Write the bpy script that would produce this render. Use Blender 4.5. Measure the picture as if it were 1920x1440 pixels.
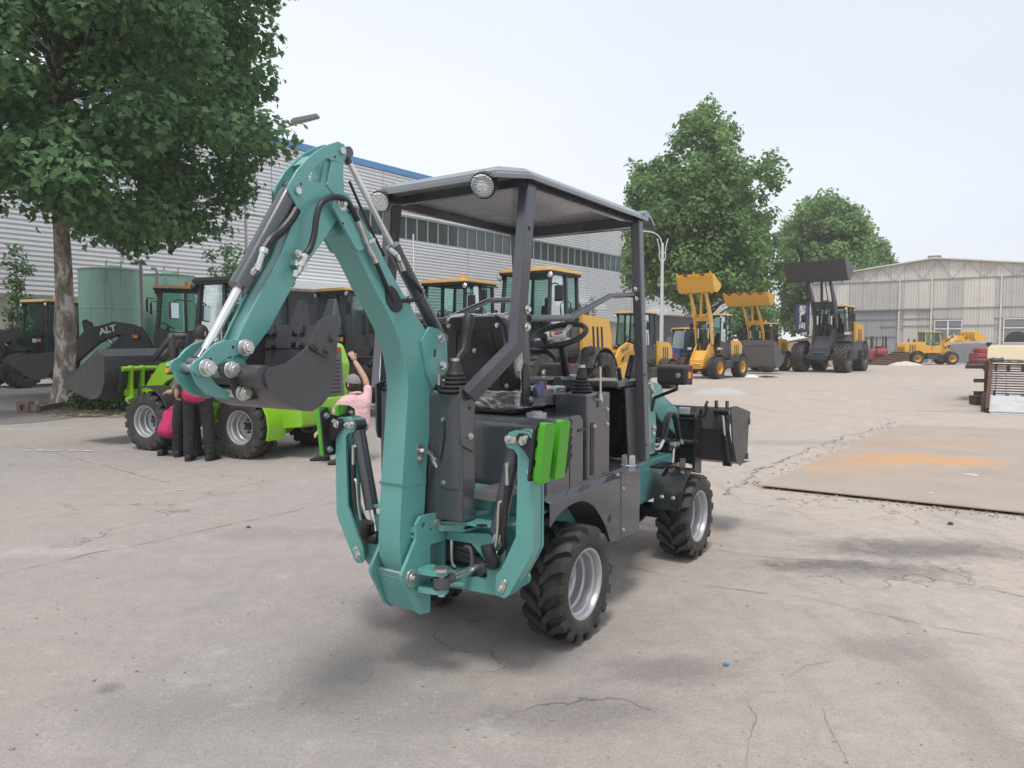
import bpy, bmesh, math, random
import numpy as np
from mathutils import Vector, Matrix, noise as mnoise
from mathutils.geometry import tessellate_polygon

for _o in list(bpy.data.objects):
    bpy.data.objects.remove(_o)
SC = bpy.context.scene
COL = SC.collection
R = math.radians
random.seed(7)
RNG = np.random.default_rng(7)

# ------------------------------------------------------------------ camera
FPX, CAMH = 1331.0, 1.5            # focal length in photo pixels, eye height
PITCH = math.atan(75 / FPX)
cam_d = bpy.data.cameras.new("camera")
cam_d.sensor_width = 36.0
cam_d.lens = FPX / 1920 * 36.0
cam_d.clip_start = 0.05
cam_d.clip_end = 3000
cam = bpy.data.objects.new("camera", cam_d)
COL.objects.link(cam)
cam.location = (0, 0, CAMH)
cam.rotation_euler = (math.pi / 2 - PITCH, 0, 0)
SC.camera = cam

# ------------------------------------------------------------------ world, sun, exposure
SUN_EL, SUN_AZ = R(66), R(190)     # azimuth clockwise from +Y (behind the camera, to its left)
W = bpy.data.worlds.new("World")
SC.world = W
W.use_nodes = True
nt = W.node_tree
nt.nodes.clear()
out = nt.nodes.new("ShaderNodeOutputWorld")
sky = nt.nodes.new("ShaderNodeTexSky")
sky.sky_type = 'NISHITA'
sky.sun_disc = False
sky.sun_elevation = SUN_EL
sky.sun_rotation = SUN_AZ
sky.air_density = 1.0
sky.dust_density = 4.0
bg = nt.nodes.new("ShaderNodeBackground")
bg.inputs['Strength'].default_value = 0.10
nt.links.new(sky.outputs[0], bg.inputs['Color'])
tc = nt.nodes.new("ShaderNodeTexCoord")
mp = nt.nodes.new("ShaderNodeMapping")
mp.inputs['Scale'].default_value = (1.0, 1.0, 2.6)
nz = nt.nodes.new("ShaderNodeTexNoise")
nz.inputs['Scale'].default_value = 0.9
nz.inputs['Detail'].default_value = 4
nz.inputs['Roughness'].default_value = 0.5
nt.links.new(tc.outputs['Generated'], mp.inputs['Vector'])
nt.links.new(mp.outputs[0], nz.inputs['Vector'])
cr = nt.nodes.new("ShaderNodeValToRGB")
cr.color_ramp.elements[0].position = 0.30
cr.color_ramp.elements[0].color = (0.606, 0.645, 0.722, 1)
cr.color_ramp.elements[1].position = 0.72
cr.color_ramp.elements[1].color = (0.720, 0.750, 0.788, 1)
sx = nt.nodes.new("ShaderNodeSeparateXYZ")      # the cloud deck thins slowly from one side to the other
nt.links.new(tc.outputs['Generated'], sx.inputs[0])
gm = nt.nodes.new("ShaderNodeMath")
gm.operation = 'MULTIPLY_ADD'
gm.inputs[1].default_value = -0.55
gm.inputs[2].default_value = 0.06
nt.links.new(sx.outputs['X'], gm.inputs[0])
ga = nt.nodes.new("ShaderNodeMath")
ga.operation = 'ADD'
nt.links.new(nz.outputs['Fac'], ga.inputs[0])
nt.links.new(gm.outputs[0], ga.inputs[1])
nt.links.new(ga.outputs[0], cr.inputs[0])
bg2 = nt.nodes.new("ShaderNodeBackground")      # the closed overcast deck
bg2.inputs['Strength'].default_value = 1.0
nt.links.new(cr.outputs[0], bg2.inputs['Color'])
mx = nt.nodes.new("ShaderNodeMixShader")
mx.inputs[0].default_value = 0.90
nt.links.new(bg.outputs[0], mx.inputs[1])
nt.links.new(bg2.outputs[0], mx.inputs[2])
nt.links.new(mx.outputs[0], out.inputs['Surface'])

sun_d = bpy.data.lights.new("sun", 'SUN')
sun_d.energy = 1.5
sun_d.angle = R(13)
sun_d.color = (1.0, 0.955, 0.89)
sun = bpy.data.objects.new("sun", sun_d)
COL.objects.link(sun)
_sd = Vector((math.sin(SUN_AZ) * math.cos(SUN_EL), math.cos(SUN_AZ) * math.cos(SUN_EL), math.sin(SUN_EL)))
sun.rotation_euler = _sd.to_track_quat('Z', 'Y').to_euler()

SC.view_settings.view_transform = 'Standard'
SC.view_settings.look = 'None'
SC.view_settings.exposure = 0.50
SC.view_settings.gamma = 1.0
SC.view_settings.use_curve_mapping = False
SC.cycles.max_bounces = 7
SC.cycles.diffuse_bounces = 3
SC.cycles.glossy_bounces = 3
SC.cycles.transmission_bounces = 5
SC.cycles.transparent_max_bounces = 10
SC.cycles.volume_bounces = 1
SC.cycles.caustics_reflective = False
SC.cycles.caustics_refractive = False

# ------------------------------------------------------------------ picture -> place
_c, _s = math.cos(PITCH), math.sin(PITCH)
V_R, V_F, V_U = Vector((1, 0, 0)), Vector((0, _c, -_s)), Vector((0, _s, _c))
CAM = Vector((0, 0, CAMH))


def ray(px, py):
    return V_R * ((px - 960) / FPX) + V_F + V_U * ((720 - py) / FPX)


def at(px, py, D):
    """point seen at a photo pixel, at distance D along the ground axis"""
    r = ray(px, py)
    return CAM + r * (D / r.y)


def on_ground(px, py, z=0.0):
    r = ray(px, py)
    return CAM + r * ((z - CAMH) / r.z)


class Frame:
    """a local frame standing on the ground: x forward, y left, z up"""
    def __init__(self, O, heading):
        # heading: degrees clockwise from +Y
        a = R(heading)
        self.O = Vector((O[0], O[1], 0))
        self.F = Vector((math.sin(a), math.cos(a), 0))
        self.L = Vector((-math.cos(a), math.sin(a), 0))
        self.rot = math.pi / 2 - a

    def _hit(self, px, py, n, val):
        r = ray(px, py)
        k = (val - (CAM - self.O).dot(n)) / r.dot(n)
        v = CAM + r * k - self.O
        return v.dot(self.F), v.dot(self.L), v.z

    def y(self, px, py, y):           # on plane y: -> (x, z)
        a = self._hit(px, py, self.L, y)
        return a[0], a[2]

    def x(self, px, py, x):           # -> (y, z)
        a = self._hit(px, py, self.F, x)
        return a[1], a[2]

    def z(self, px, py, z):           # -> (x, y)
        a = self._hit(px, py, Vector((0, 0, 1)), z)
        return a[0], a[1]

    def py(self, px, py, y):          # 3-D local point
        return Vector(self._hit(px, py, self.L, y))

    def pxx(self, px, py, x):
        return Vector(self._hit(px, py, self.F, x))

    def pz(self, px, py, z):
        return Vector(self._hit(px, py, Vector((0, 0, 1)), z))

    def world(self, p):
        return self.O + self.F * p[0] + self.L * p[1] + Vector((0, 0, p[2]))


# ------------------------------------------------------------------ materials
def _links(m):
    return m.node_tree.nodes, m.node_tree.links


def mat(name, color, rough=0.5, metal=0.0, var=0.10, scale=6.0, bump=0.0, bump_scale=80.0, coat=0.0, dust=0.0,
        rvar=0.12, dirt=None, dirt_amt=0.0, dirt_scale=3.0, spec=0.5):
    m = bpy.data.materials.new(name)
    m.use_nodes = True
    N, Lk = _links(m)
    b = N["Principled BSDF"]
    b.inputs['Roughness'].default_value = rough
    b.inputs['Metallic'].default_value = metal
    b.inputs['Specular IOR Level'].default_value = spec
    if coat:
        b.inputs['Coat Weight'].default_value = coat
        b.inputs['Coat Roughness'].default_value = 0.08
    tcn = N.new("ShaderNodeTexCoord")
    n1 = N.new("ShaderNodeTexNoise")
    n1.inputs['Scale'].default_value = scale
    n1.inputs['Detail'].default_value = 5
    Lk.new(tcn.outputs['Object'], n1.inputs['Vector'])
    c = Vector(color[:3])
    mixn = N.new("ShaderNodeMix")
    mixn.data_type = 'RGBA'
    mixn.inputs['A'].default_value = (*(c * (1 - var)), 1)
    mixn.inputs['B'].default_value = (*[min(1, v) for v in (c * (1 + var))], 1)
    Lk.new(n1.outputs['Fac'], mixn.inputs['Factor'])
    last = mixn.outputs['Result']
    if dirt is not None:
        n3 = N.new("ShaderNodeTexNoise")
        n3.inputs['Scale'].default_value = dirt_scale
        n3.inputs['Detail'].default_value = 8
        n3.inputs['Roughness'].default_value = 0.65
        Lk.new(tcn.outputs['Object'], n3.inputs['Vector'])
        rp = N.new("ShaderNodeMapRange")
        rp.inputs['From Min'].default_value = 0.48
        rp.inputs['From Max'].default_value = 0.72
        rp.inputs['To Max'].default_value = dirt_amt
        Lk.new(n3.outputs['Fac'], rp.inputs['Value'])
        m2 = N.new("ShaderNodeMix")
        m2.data_type = 'RGBA'
        Lk.new(rp.outputs[0], m2.inputs['Factor'])
        Lk.new(last, m2.inputs['A'])
        m2.inputs['B'].default_value = (*dirt, 1)
        last = m2.outputs['Result']
    Lk.new(last, b.inputs['Base Color'])
    if rvar:
        n2 = N.new("ShaderNodeTexNoise")
        n2.inputs['Scale'].default_value = scale * 2.3
        n2.inputs['Detail'].default_value = 6
        Lk.new(tcn.outputs['Object'], n2.inputs['Vector'])
        mr = N.new("ShaderNodeMapRange")
        mr.inputs['To Min'].default_value = max(0.02, rough - rvar)
        mr.inputs['To Max'].default_value = min(1, rough + rvar)
        Lk.new(n2.outputs['Fac'], mr.inputs['Value'])
        Lk.new(mr.outputs[0], b.inputs['Roughness'])
    if bump:
        n4 = N.new("ShaderNodeTexNoise")
        n4.inputs['Scale'].default_value = bump_scale
        n4.inputs['Detail'].default_value = 4
        Lk.new(tcn.outputs['Object'], n4.inputs['Vector'])
        bp = N.new("ShaderNodeBump")
        bp.inputs['Strength'].default_value = bump
        bp.inputs['Distance'].default_value = 0.01 if bump < .6 else 0.03
        Lk.new(n4.outputs['Fac'], bp.inputs['Height'])
        Lk.new(bp.outputs[0], b.inputs['Normal'])
    return m


def glass_mat(name, tint=(0.55, 0.72, 0.68), alpha=0.55, rough=0.03):
    """tinted cab glass: clear with a tint, reflecting like a pane"""
    m = bpy.data.materials.new(name)
    m.use_nodes = True
    N, Lk = _links(m)
    N.clear()
    o = N.new("ShaderNodeOutputMaterial")
    tr = N.new("ShaderNodeBsdfTransparent")
    tr.inputs['Color'].default_value = (*tint, 1)
    gl = N.new("ShaderNodeBsdfGlossy")
    gl.inputs['Roughness'].default_value = rough
    gl.inputs['Color'].default_value = (0.9, 0.95, 0.95, 1)
    fr = N.new("ShaderNodeFresnel")
    fr.inputs['IOR'].default_value = 1.35
    mxn = N.new("ShaderNodeMixShader")
    hf = N.new("ShaderNodeMath")
    hf.operation = 'MULTIPLY'
    hf.inputs[1].default_value = 0.55
    Lk.new(fr.outputs[0], hf.inputs[0])
    Lk.new(hf.outputs[0], mxn.inputs[0])
    Lk.new(tr.outputs[0], mxn.inputs[1])
    Lk.new(gl.outputs[0], mxn.inputs[2])
    Lk.new(mxn.outputs[0], o.inputs['Surface'])
    return m


M = {}
M['teal'] = mat("teal paint", (0.118, 0.346, 0.320), 0.34, coat=0.35, var=0.06, scale=4, bump=0.02, bump_scale=60, dirt=(0.15, 0.33, 0.30), dirt_amt=0.14, dirt_scale=5)
M['roofgrey'] = mat("glossy roof grey paint", (0.165, 0.177, 0.205), 0.20, coat=0.8, var=0.06, scale=2, rvar=0.06, dirt=(0.17, 0.17, 0.18), dirt_amt=0.15, dirt_scale=3)
M['roofunder'] = mat("blue grey underside reflection", (0.270, 0.292, 0.335), 0.28, coat=0.5, var=0.08, scale=2.5, dirt=(0.2, 0.21, 0.23), dirt_amt=0.4, dirt_scale=2)  # lighter, bluer colour holds the reflection seen under the canopy roof
M['grey'] = mat("dark grey paint", (0.062, 0.067, 0.080), 0.25, coat=0.55, var=0.08, scale=3, bump=0.015, bump_scale=40, dirt=(0.125, 0.128, 0.135), dirt_amt=0.16, dirt_scale=2.2)
M['bucketgrey'] = mat("bucket grey paint", (0.062, 0.063, 0.069), 0.40, var=0.12, scale=5, bump=0.03, bump_scale=50, dirt=(0.14, 0.135, 0.13), dirt_amt=0.2)
M['black'] = mat("black paint", (0.016, 0.0165, 0.019), 0.30, coat=0.2, var=0.15, dirt=(0.08, 0.075, 0.07), dirt_amt=0.12)
M['plastic'] = mat("black plastic", (0.022, 0.022, 0.024), 0.5, var=0.15, bump=0.03, bump_scale=200)
M['rubber'] = mat("tyre rubber", (0.034, 0.0325, 0.031), 0.60, var=0.25, scale=12, bump=0.06, bump_scale=90, dirt=(0.16, 0.14, 0.125), dirt_amt=0.38, dirt_scale=7)
M['boot'] = mat("rubber boot", (0.03, 0.03, 0.03), 0.55, var=0.2)
M['hose'] = mat("hydraulic hose", (0.02, 0.02, 0.022), 0.45, var=0.2, scale=30)
M['zinc'] = mat("zinc plated steel", (0.62, 0.62, 0.60), 0.33, metal=0.9, var=0.15, scale=25)
M['chrome'] = mat("chromed rod", (0.78, 0.78, 0.77), 0.22, metal=0.9, var=0.05)
M['brass'] = mat("brass fitting", (0.60, 0.43, 0.20), 0.35, metal=0.9, var=0.2)
M['rim'] = mat("silver rim paint", (0.50, 0.51, 0.53), 0.36, metal=0.55, var=0.08, dirt=(0.3, 0.27, 0.24), dirt_amt=0.3)
M['pad'] = mat("lime pad", (0.072, 0.375, 0.020), 0.42, var=0.10, scale=10)
M['blackpipe'] = mat("dark hose bundle", (0.014, 0.014, 0.015), 0.42, var=0.3, bump=0.2, bump_scale=30)
M['lens'] = mat("lamp lens", (0.80, 0.81, 0.82), 0.14, metal=0.6, var=0.25, scale=60, bump=0.6, bump_scale=120)
M['amber'] = mat("amber lens", (0.85, 0.30, 0.03), 0.25, var=0.1)
M['red'] = mat("red plastic", (0.52, 0.03, 0.035), 0.4, var=0.1)
M['lime'] = mat("lime green paint", (0.240, 0.500, 0.026), 0.34, coat=0.2, var=0.06, dirt=(0.30, 0.42, 0.08), dirt_amt=0.15)
M['yellow'] = mat("yellow paint", (0.76, 0.415, 0.050), 0.38, coat=0.15, var=0.07, dirt=(0.45, 0.27, 0.09), dirt_amt=0.25)
M['yellowroof'] = mat("cab roof yellow", (0.74, 0.48, 0.17), 0.42, var=0.08)
M['charcoal'] = mat("charcoal machine paint", (0.040, 0.041, 0.045), 0.40, coat=0.1, var=0.12, dirt=(0.13, 0.12, 0.11), dirt_amt=0.25)
M['steelgrey'] = mat("steel blue grey paint", (0.050, 0.056, 0.068), 0.42, var=0.10, dirt=(0.15, 0.15, 0.15), dirt_amt=0.25)
M['loaderdark'] = mat("near black machine paint", (0.024, 0.025, 0.030), 0.34, coat=0.15, var=0.12, dirt=(0.10, 0.10, 0.10), dirt_amt=0.18)
M['midgrey'] = mat("mid grey paint", (0.12, 0.12, 0.125), 0.42, var=0.1, dirt=(0.2, 0.19, 0.18), dirt_amt=0.2)
M['glass'] = glass_mat("cab glass", (0.60, 0.78, 0.73))
M['white'] = mat("white print", (0.80, 0.80, 0.80), 0.5, var=0.03)
M['mirror'] = mat("mirror", (0.7, 0.72, 0.75), 0.08, metal=1.0, var=0.03)
M['interior'] = mat("cab interior black", (0.02, 0.02, 0.022), 0.6, var=0.2)
M['redpaint'] = mat("faded red paint", (0.33, 0.045, 0.055), 0.48, var=0.15, dirt=(0.14, 0.08, 0.07), dirt_amt=0.4)
M['rust'] = mat("rusty steel", (0.10, 0.052, 0.036), 0.75, var=0.3, scale=14, bump=0.1, bump_scale=60, dirt=(0.035, 0.03, 0.03), dirt_amt=0.6)
M['bluepaint'] = mat("blue paint", (0.035, 0.10, 0.26), 0.5, var=0.15)
M['film'] = mat("clear film", (0.75, 0.76, 0.78), 0.2, var=0.1)


# ------------------------------------------------------------------ mesh building
def frame_of(d):
    d = Vector(d).normalized()
    a = Vector((0, 0, 1)) if abs(d.z) < 0.9 else Vector((1, 0, 0))
    u = d.cross(a).normalized()
    return u, d.cross(u).normalized(), d


def rounded(pts, r, n=4):
    """round the corners of a 2-D polygon; r a number or one radius per corner"""
    out_ = []
    m = len(pts)
    for i in range(m):
        p0, p1, p2 = Vector(pts[i - 1]), Vector(pts[i]), Vector(pts[(i + 1) % m])
        rr = r[i] if isinstance(r, (list, tuple)) else r
        a, b = (p0 - p1), (p2 - p1)
        la, lb = a.length, b.length
        if rr <= 0 or la < 1e-6 or lb < 1e-6:
            out_.append(tuple(p1))
            continue
        a.normalize()
        b.normalize()
        ang = math.acos(max(-1, min(1, a.dot(b))))
        if ang > 3.05:
            out_.append(tuple(p1))
            continue
        t = min(rr / math.tan(ang / 2), la * 0.48, lb * 0.48)
        q0, q1 = p1 + a * t, p1 + b * t
        for k in range(n + 1):
            s = k / n
            out_.append(tuple((q0 * (1 - s) + p1 * s) * (1 - s) + (p1 * (1 - s) + q1 * s) * s))
    return out_


def circle2(cx, cy, r, n=16):
    return [(cx + r * math.cos(2 * math.pi * k / n), cy + r * math.sin(2 * math.pi * k / n)) for k in range(n)]


def smooth_path(pts, n=6):
    P = [Vector(p) for p in pts]
    if len(P) < 3:
        return P
    o = []
    Q = [P[0] * 2 - P[1]] + P + [P[-1] * 2 - P[-2]]
    for i in range(1, len(Q) - 2):
        for k in range(n):
            t = k / n
            a, b, c, d = Q[i - 1], Q[i], Q[i + 1], Q[i + 2]
            o.append(0.5 * ((2 * b) + (c - a) * t + (2 * a - 5 * b + 4 * c - d) * t * t + (3 * b - a - 3 * c + d) * t ** 3))
    o.append(P[-1])
    return o


class MB:
    def __init__(self):
        self.v = []
        self.f = []

    def add(self, vs, fs):
        o = len(self.v)
        self.v += [tuple(v) for v in vs]
        self.f += [tuple(i + o for i in f) for f in fs]
        return self

    def box(self, c, s, rot=None):
        c = Vector(c)
        vs = []
        for dx in (-.5, .5):
            for dy in (-.5, .5):
                for dz in (-.5, .5):
                    p = Vector((dx * s[0], dy * s[1], dz * s[2]))
                    if rot is not None:
                        p = rot @ p
                    vs.append(c + p)
        return self.add(vs, [(0, 1, 3, 2), (4, 6, 7, 5), (0, 4, 5, 1), (2, 3, 7, 6), (0, 2, 6, 4), (1, 5, 7, 3)])

    def box2(self, lo, hi):
        return self.box([(a + b) / 2 for a, b in zip(lo, hi)], [abs(b - a) for a, b in zip(lo, hi)])

    def bar(self, p0, p1, w, h, up=(0, 0, 1), ext=0.0):
        """square bar from p0 to p1, w across, h along 'up'"""
        p0, p1 = Vector(p0), Vector(p1)
        d = (p1 - p0)
        L = d.length + 2 * ext
        d.normalize()
        u = Vector(up)
        s = d.cross(u)
        if s.length < 1e-4:
            s = d.cross(Vector((1, 0, 0)))
        s.normalize()
        u = s.cross(d).normalized()
        Rm = Matrix((d, s, u)).transposed()
        return self.box((p0 + p1) / 2, (L, w, h), Rm)

    def prism(self, outer, axis, lo, hi, holes=()):
        """2-D polygon extruded along an axis. axis 'y': 2-D = (x,z); 'x': (y,z); 'z': (x,y); or a function (u,v,t)->point"""
        if axis == 'y':
            fn = lambda u, v, t: (u, t, v)
        elif axis == 'x':
            fn = lambda u, v, t: (t, u, v)
        elif axis == 'z':
            fn = lambda u, v, t: (u, v, t)
        else:
            fn = axis
        loops = [list(outer)] + [list(h) for h in holes]
        tri = tessellate_polygon([[Vector((p[0], p[1], 0)) for p in l] for l in loops]) if (holes or len(outer) > 4) else None
        flat = [p for l in loops for p in l]
        n = len(flat)
        vs = [fn(p[0], p[1], lo) for p in flat] + [fn(p[0], p[1], hi) for p in flat]
        fs = []
        if tri is None:
            fs += [tuple(range(n)), tuple(range(2 * n - 1, n - 1, -1))]
        else:
            for t in tri:
                fs.append(tuple(t))
                fs.append(tuple(i + n for i in reversed(t)))
        k = 0
        for l in loops:
            m = len(l)
            for i in range(m):
                a, b = k + i, k + (i + 1) % m
                fs.append((a, b, b + n, a + n))
            k += m
        return self.add(vs, fs)

    def cyl(self, p0, p1, r0, r1=None, n=16, caps=True):
        r1 = r0 if r1 is None else r1
        p0, p1 = Vector(p0), Vector(p1)
        u, w, d = frame_of(p1 - p0)
        vs = []
        for p, r in ((p0, r0), (p1, r1)):
            for k in range(n):
                a = 2 * math.pi * k / n
                vs.append(p + (u * math.cos(a) + w * math.sin(a)) * r)
        fs = [(k, (k + 1) % n, n + (k + 1) % n, n + k) for k in range(n)]
        if caps:
            fs += [tuple(range(n - 1, -1, -1)), tuple(range(n, 2 * n))]
        return self.add(vs, fs)

    def lathe(self, prof, c, axis, n=32, caps=True):
        """prof: list of (radius, t along axis)"""
        c = Vector(c)
        u, w, d = frame_of(axis)
        vs, fs = [], []
        for r, t in prof:
            for k in range(n):
                a = 2 * math.pi * k / n
                vs.append(c + d * t + (u * math.cos(a) + w * math.sin(a)) * max(r, 1e-4))
        for i in range(len(prof) - 1):
            for k in range(n):
                k2 = (k + 1) % n
                fs.append((i * n + k, i * n + k2, (i + 1) * n + k2, (i + 1) * n + k))
        if caps:
            fs.append(tuple(range(n - 1, -1, -1)))
            fs.append(tuple(range((len(prof) - 1) * n, len(prof) * n)))
        return self.add(vs, fs)

    def tube(self, pts, r, n=8, smooth=0, caps=True):
        P = smooth_path(pts, smooth) if smooth else [Vector(p) for p in pts]
        m = len(P)
        vs, fs = [], []
        pu = None
        for i in range(m):
            d = (P[min(i + 1, m - 1)] - P[max(i - 1, 0)])
            if d.length < 1e-9:
                d = Vector((0, 0, 1))
            d.normalize()
            if pu is None:
                pu = frame_of(d)[0]
            u = (pu - d * pu.dot(d))
            if u.length < 1e-6:
                u = frame_of(d)[0]
            u.normalize()
            w = d.cross(u)
            pu = u
            rr = r[i] if isinstance(r, (list, tuple)) else (r(i / (m - 1)) if callable(r) else r)
            for k in range(n):
                a = 2 * math.pi * k / n
                vs.append(P[i] + (u * math.cos(a) + w * math.sin(a)) * rr)
        for i in range(m - 1):
            for k in range(n):
                k2 = (k + 1) % n
                fs.append((i * n + k, i * n + k2, (i + 1) * n + k2, (i + 1) * n + k))
        if caps:
            fs.append(tuple(range(n - 1, -1, -1)))
            fs.append(tuple(range((m - 1) * n, m * n)))
        return self.add(vs, fs)

    def sphere(self, c, r, n=16, m=10, sc=(1, 1, 1)):
        prof = [(math.sin(math.pi * i / m), -math.cos(math.pi * i / m)) for i in range(m + 1)]
        vs, fs = [], []
        for a, z in prof:
            for k in range(n):
                t = 2 * math.pi * k / n
                vs.append((c[0] + r * sc[0] * a * math.cos(t), c[1] + r * sc[1] * a * math.sin(t), c[2] + r * sc[2] * z))
        for i in range(m):
            for k in range(n):
                k2 = (k + 1) % n
                fs.append((i * n + k, i * n + k2, (i + 1) * n + k2, (i + 1) * n + k))
        return self.add(vs, fs)

    def bolt(self, p, d, r=0.012, h=0.010, washer=True):
        """hexagon bolt head with washer, p on the surface, d outward"""
        p, d = Vector(p), Vector(d).normalized()
        if washer:
            self.cyl(p, p + d * h * 0.35, r * 1.35, n=14)
        self.cyl(p + d * h * 0.3, p + d * h * 1.3, r, r * 0.93, n=6)
        return self

    def mesh(self, name, angle=35, recalc=True):
        me = bpy.data.meshes.new(name)
        me.from_pydata(self.v, [], self.f)
        if recalc:
            bm = bmesh.new()
            bm.from_mesh(me)
            bmesh.ops.recalc_face_normals(bm, faces=bm.faces)
            bm.to_mesh(me)
            bm.free()
        if angle:
            me.polygons.foreach_set("use_smooth", [True] * len(me.polygons))
            me.set_sharp_from_angle(angle=R(angle))
        me.update()
        return me

    def build(self, name, m, parent=None, bevel=0.0, angle=35, seg=2, recalc=True, label=None):
        me = self.mesh(name, angle, recalc)
        if m is not None:
            me.materials.append(m if not isinstance(m, str) else M[m])
        o = bpy.data.objects.new(name, me)
        COL.objects.link(o)
        if parent is not None:
            o.parent = parent
        if bevel:
            md = o.modifiers.new("bevel", 'BEVEL')
            md.width = bevel
            md.segments = seg
            md.limit_method = 'ANGLE'
            md.angle_limit = R(40)
            md.use_clamp_overlap = True
            md.harden_normals = False
        if label:
            o['label'] = label
        return o


def tag(o, label=None, cat=None, group=None, kind=None):
    if label:
        o['label'] = label
    if cat:
        o['category'] = cat
    if group:
        o['group'] = group
    if kind:
        o['kind'] = kind
    return o


def thing(name, label, cat, loc=(0, 0, 0), rz=0.0, group=None):
    o = bpy.data.objects.new(name, None)
    o.empty_display_size = 0.2
    COL.objects.link(o)
    o.location = loc
    o.rotation_euler = (0, 0, rz)
    return tag(o, label, cat, group)


KIDS = {}


def copy_tree(o, parent=None, depth=0):
    c = o.copy()
    COL.objects.link(c)
    if parent is not None:
        c.parent = parent
    for ch in [x for x in COL.objects if x.parent == o]:
        copy_tree(ch, c, depth + 1)
    return c


def inst(o, name, parent=None, loc=None, rot=None, scale=None):
    """another object on the same mesh"""
    c = o.copy()
    COL.objects.link(c)
    c.name = name
    if parent is not None:
        c.parent = parent
    if loc is not None:
        c.location = loc
    if rot is not None:
        c.rotation_euler = rot
    if scale is not None:
        c.scale = scale
    return c


def text_mesh(s, size, extrude=0.0008, font=None, bold=0.0, shear=0.0):
    """flat lettering as a mesh lying in the XY plane, centred"""
    cu = bpy.data.curves.new("lettering", 'FONT')
    cu.body = s
    cu.size = size
    cu.extrude = extrude
    cu.align_x = 'CENTER'
    cu.align_y = 'CENTER'
    cu.offset = bold
    cu.shear = shear
    ob = bpy.data.objects.new("lettering", cu)
    COL.objects.link(ob)
    dg = bpy.context.evaluated_depsgraph_get()
    me = bpy.data.meshes.new_from_object(ob.evaluated_get(dg))
    bpy.data.objects.remove(ob)
    bpy.data.curves.remove(cu)
    return me


def lettering(name, s, size, m, parent, origin, xdir, ydir, bold=0.0, shear=0.0, lift=0.003):
    me = text_mesh(s, size, bold=bold, shear=shear)
    me.materials.clear()
    me.materials.append(M[m] if isinstance(m, str) else m)
    o = bpy.data.objects.new(name, me)
    COL.objects.link(o)
    x, y = Vector(xdir).normalized(), Vector(ydir).normalized()
    z = x.cross(y)
    p = Vector(origin) + z * lift
    mw = Matrix(((x.x, y.x, z.x, p.x), (x.y, y.y, z.y, p.y), (x.z, y.z, z.z, p.z), (0, 0, 0, 1)))
    o.parent = parent
    o.matrix_local = mw
    return o

# =====================================================================================
# THE SETTING
# =====================================================================================
# ------------------------------------------------------------------ ground
DAMP_SHADE = []
for _p, _rx, _ry, _a in (((1560, 1060), .62, .17, 1.0), ((1650, 1070), .6, .2, .7), ((1720, 1030), .85, .30, .9), ((1250, 1255), .35, .16, .6), ((1090, 1335), .40, .18, .55), ((205, 1290), .06, .06, .8),
                         ((1010, 1040), .5, .4, .35), ((880, 1190), .9, .5, .35), ((530, 1000), .8, .2, .25), ((1480, 830), 2.2, .35, .3), ((350, 1330), .5, .2, .3), ((1640, 1215), .3, .15, .35), ((760, 1330), .5, .2, .3)):  # first two on this line paint the shade under the machine
    _q = on_ground(*_p)
    DAMP_SHADE.append((_q.x, _q.y, _rx, _ry, _a))


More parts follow.
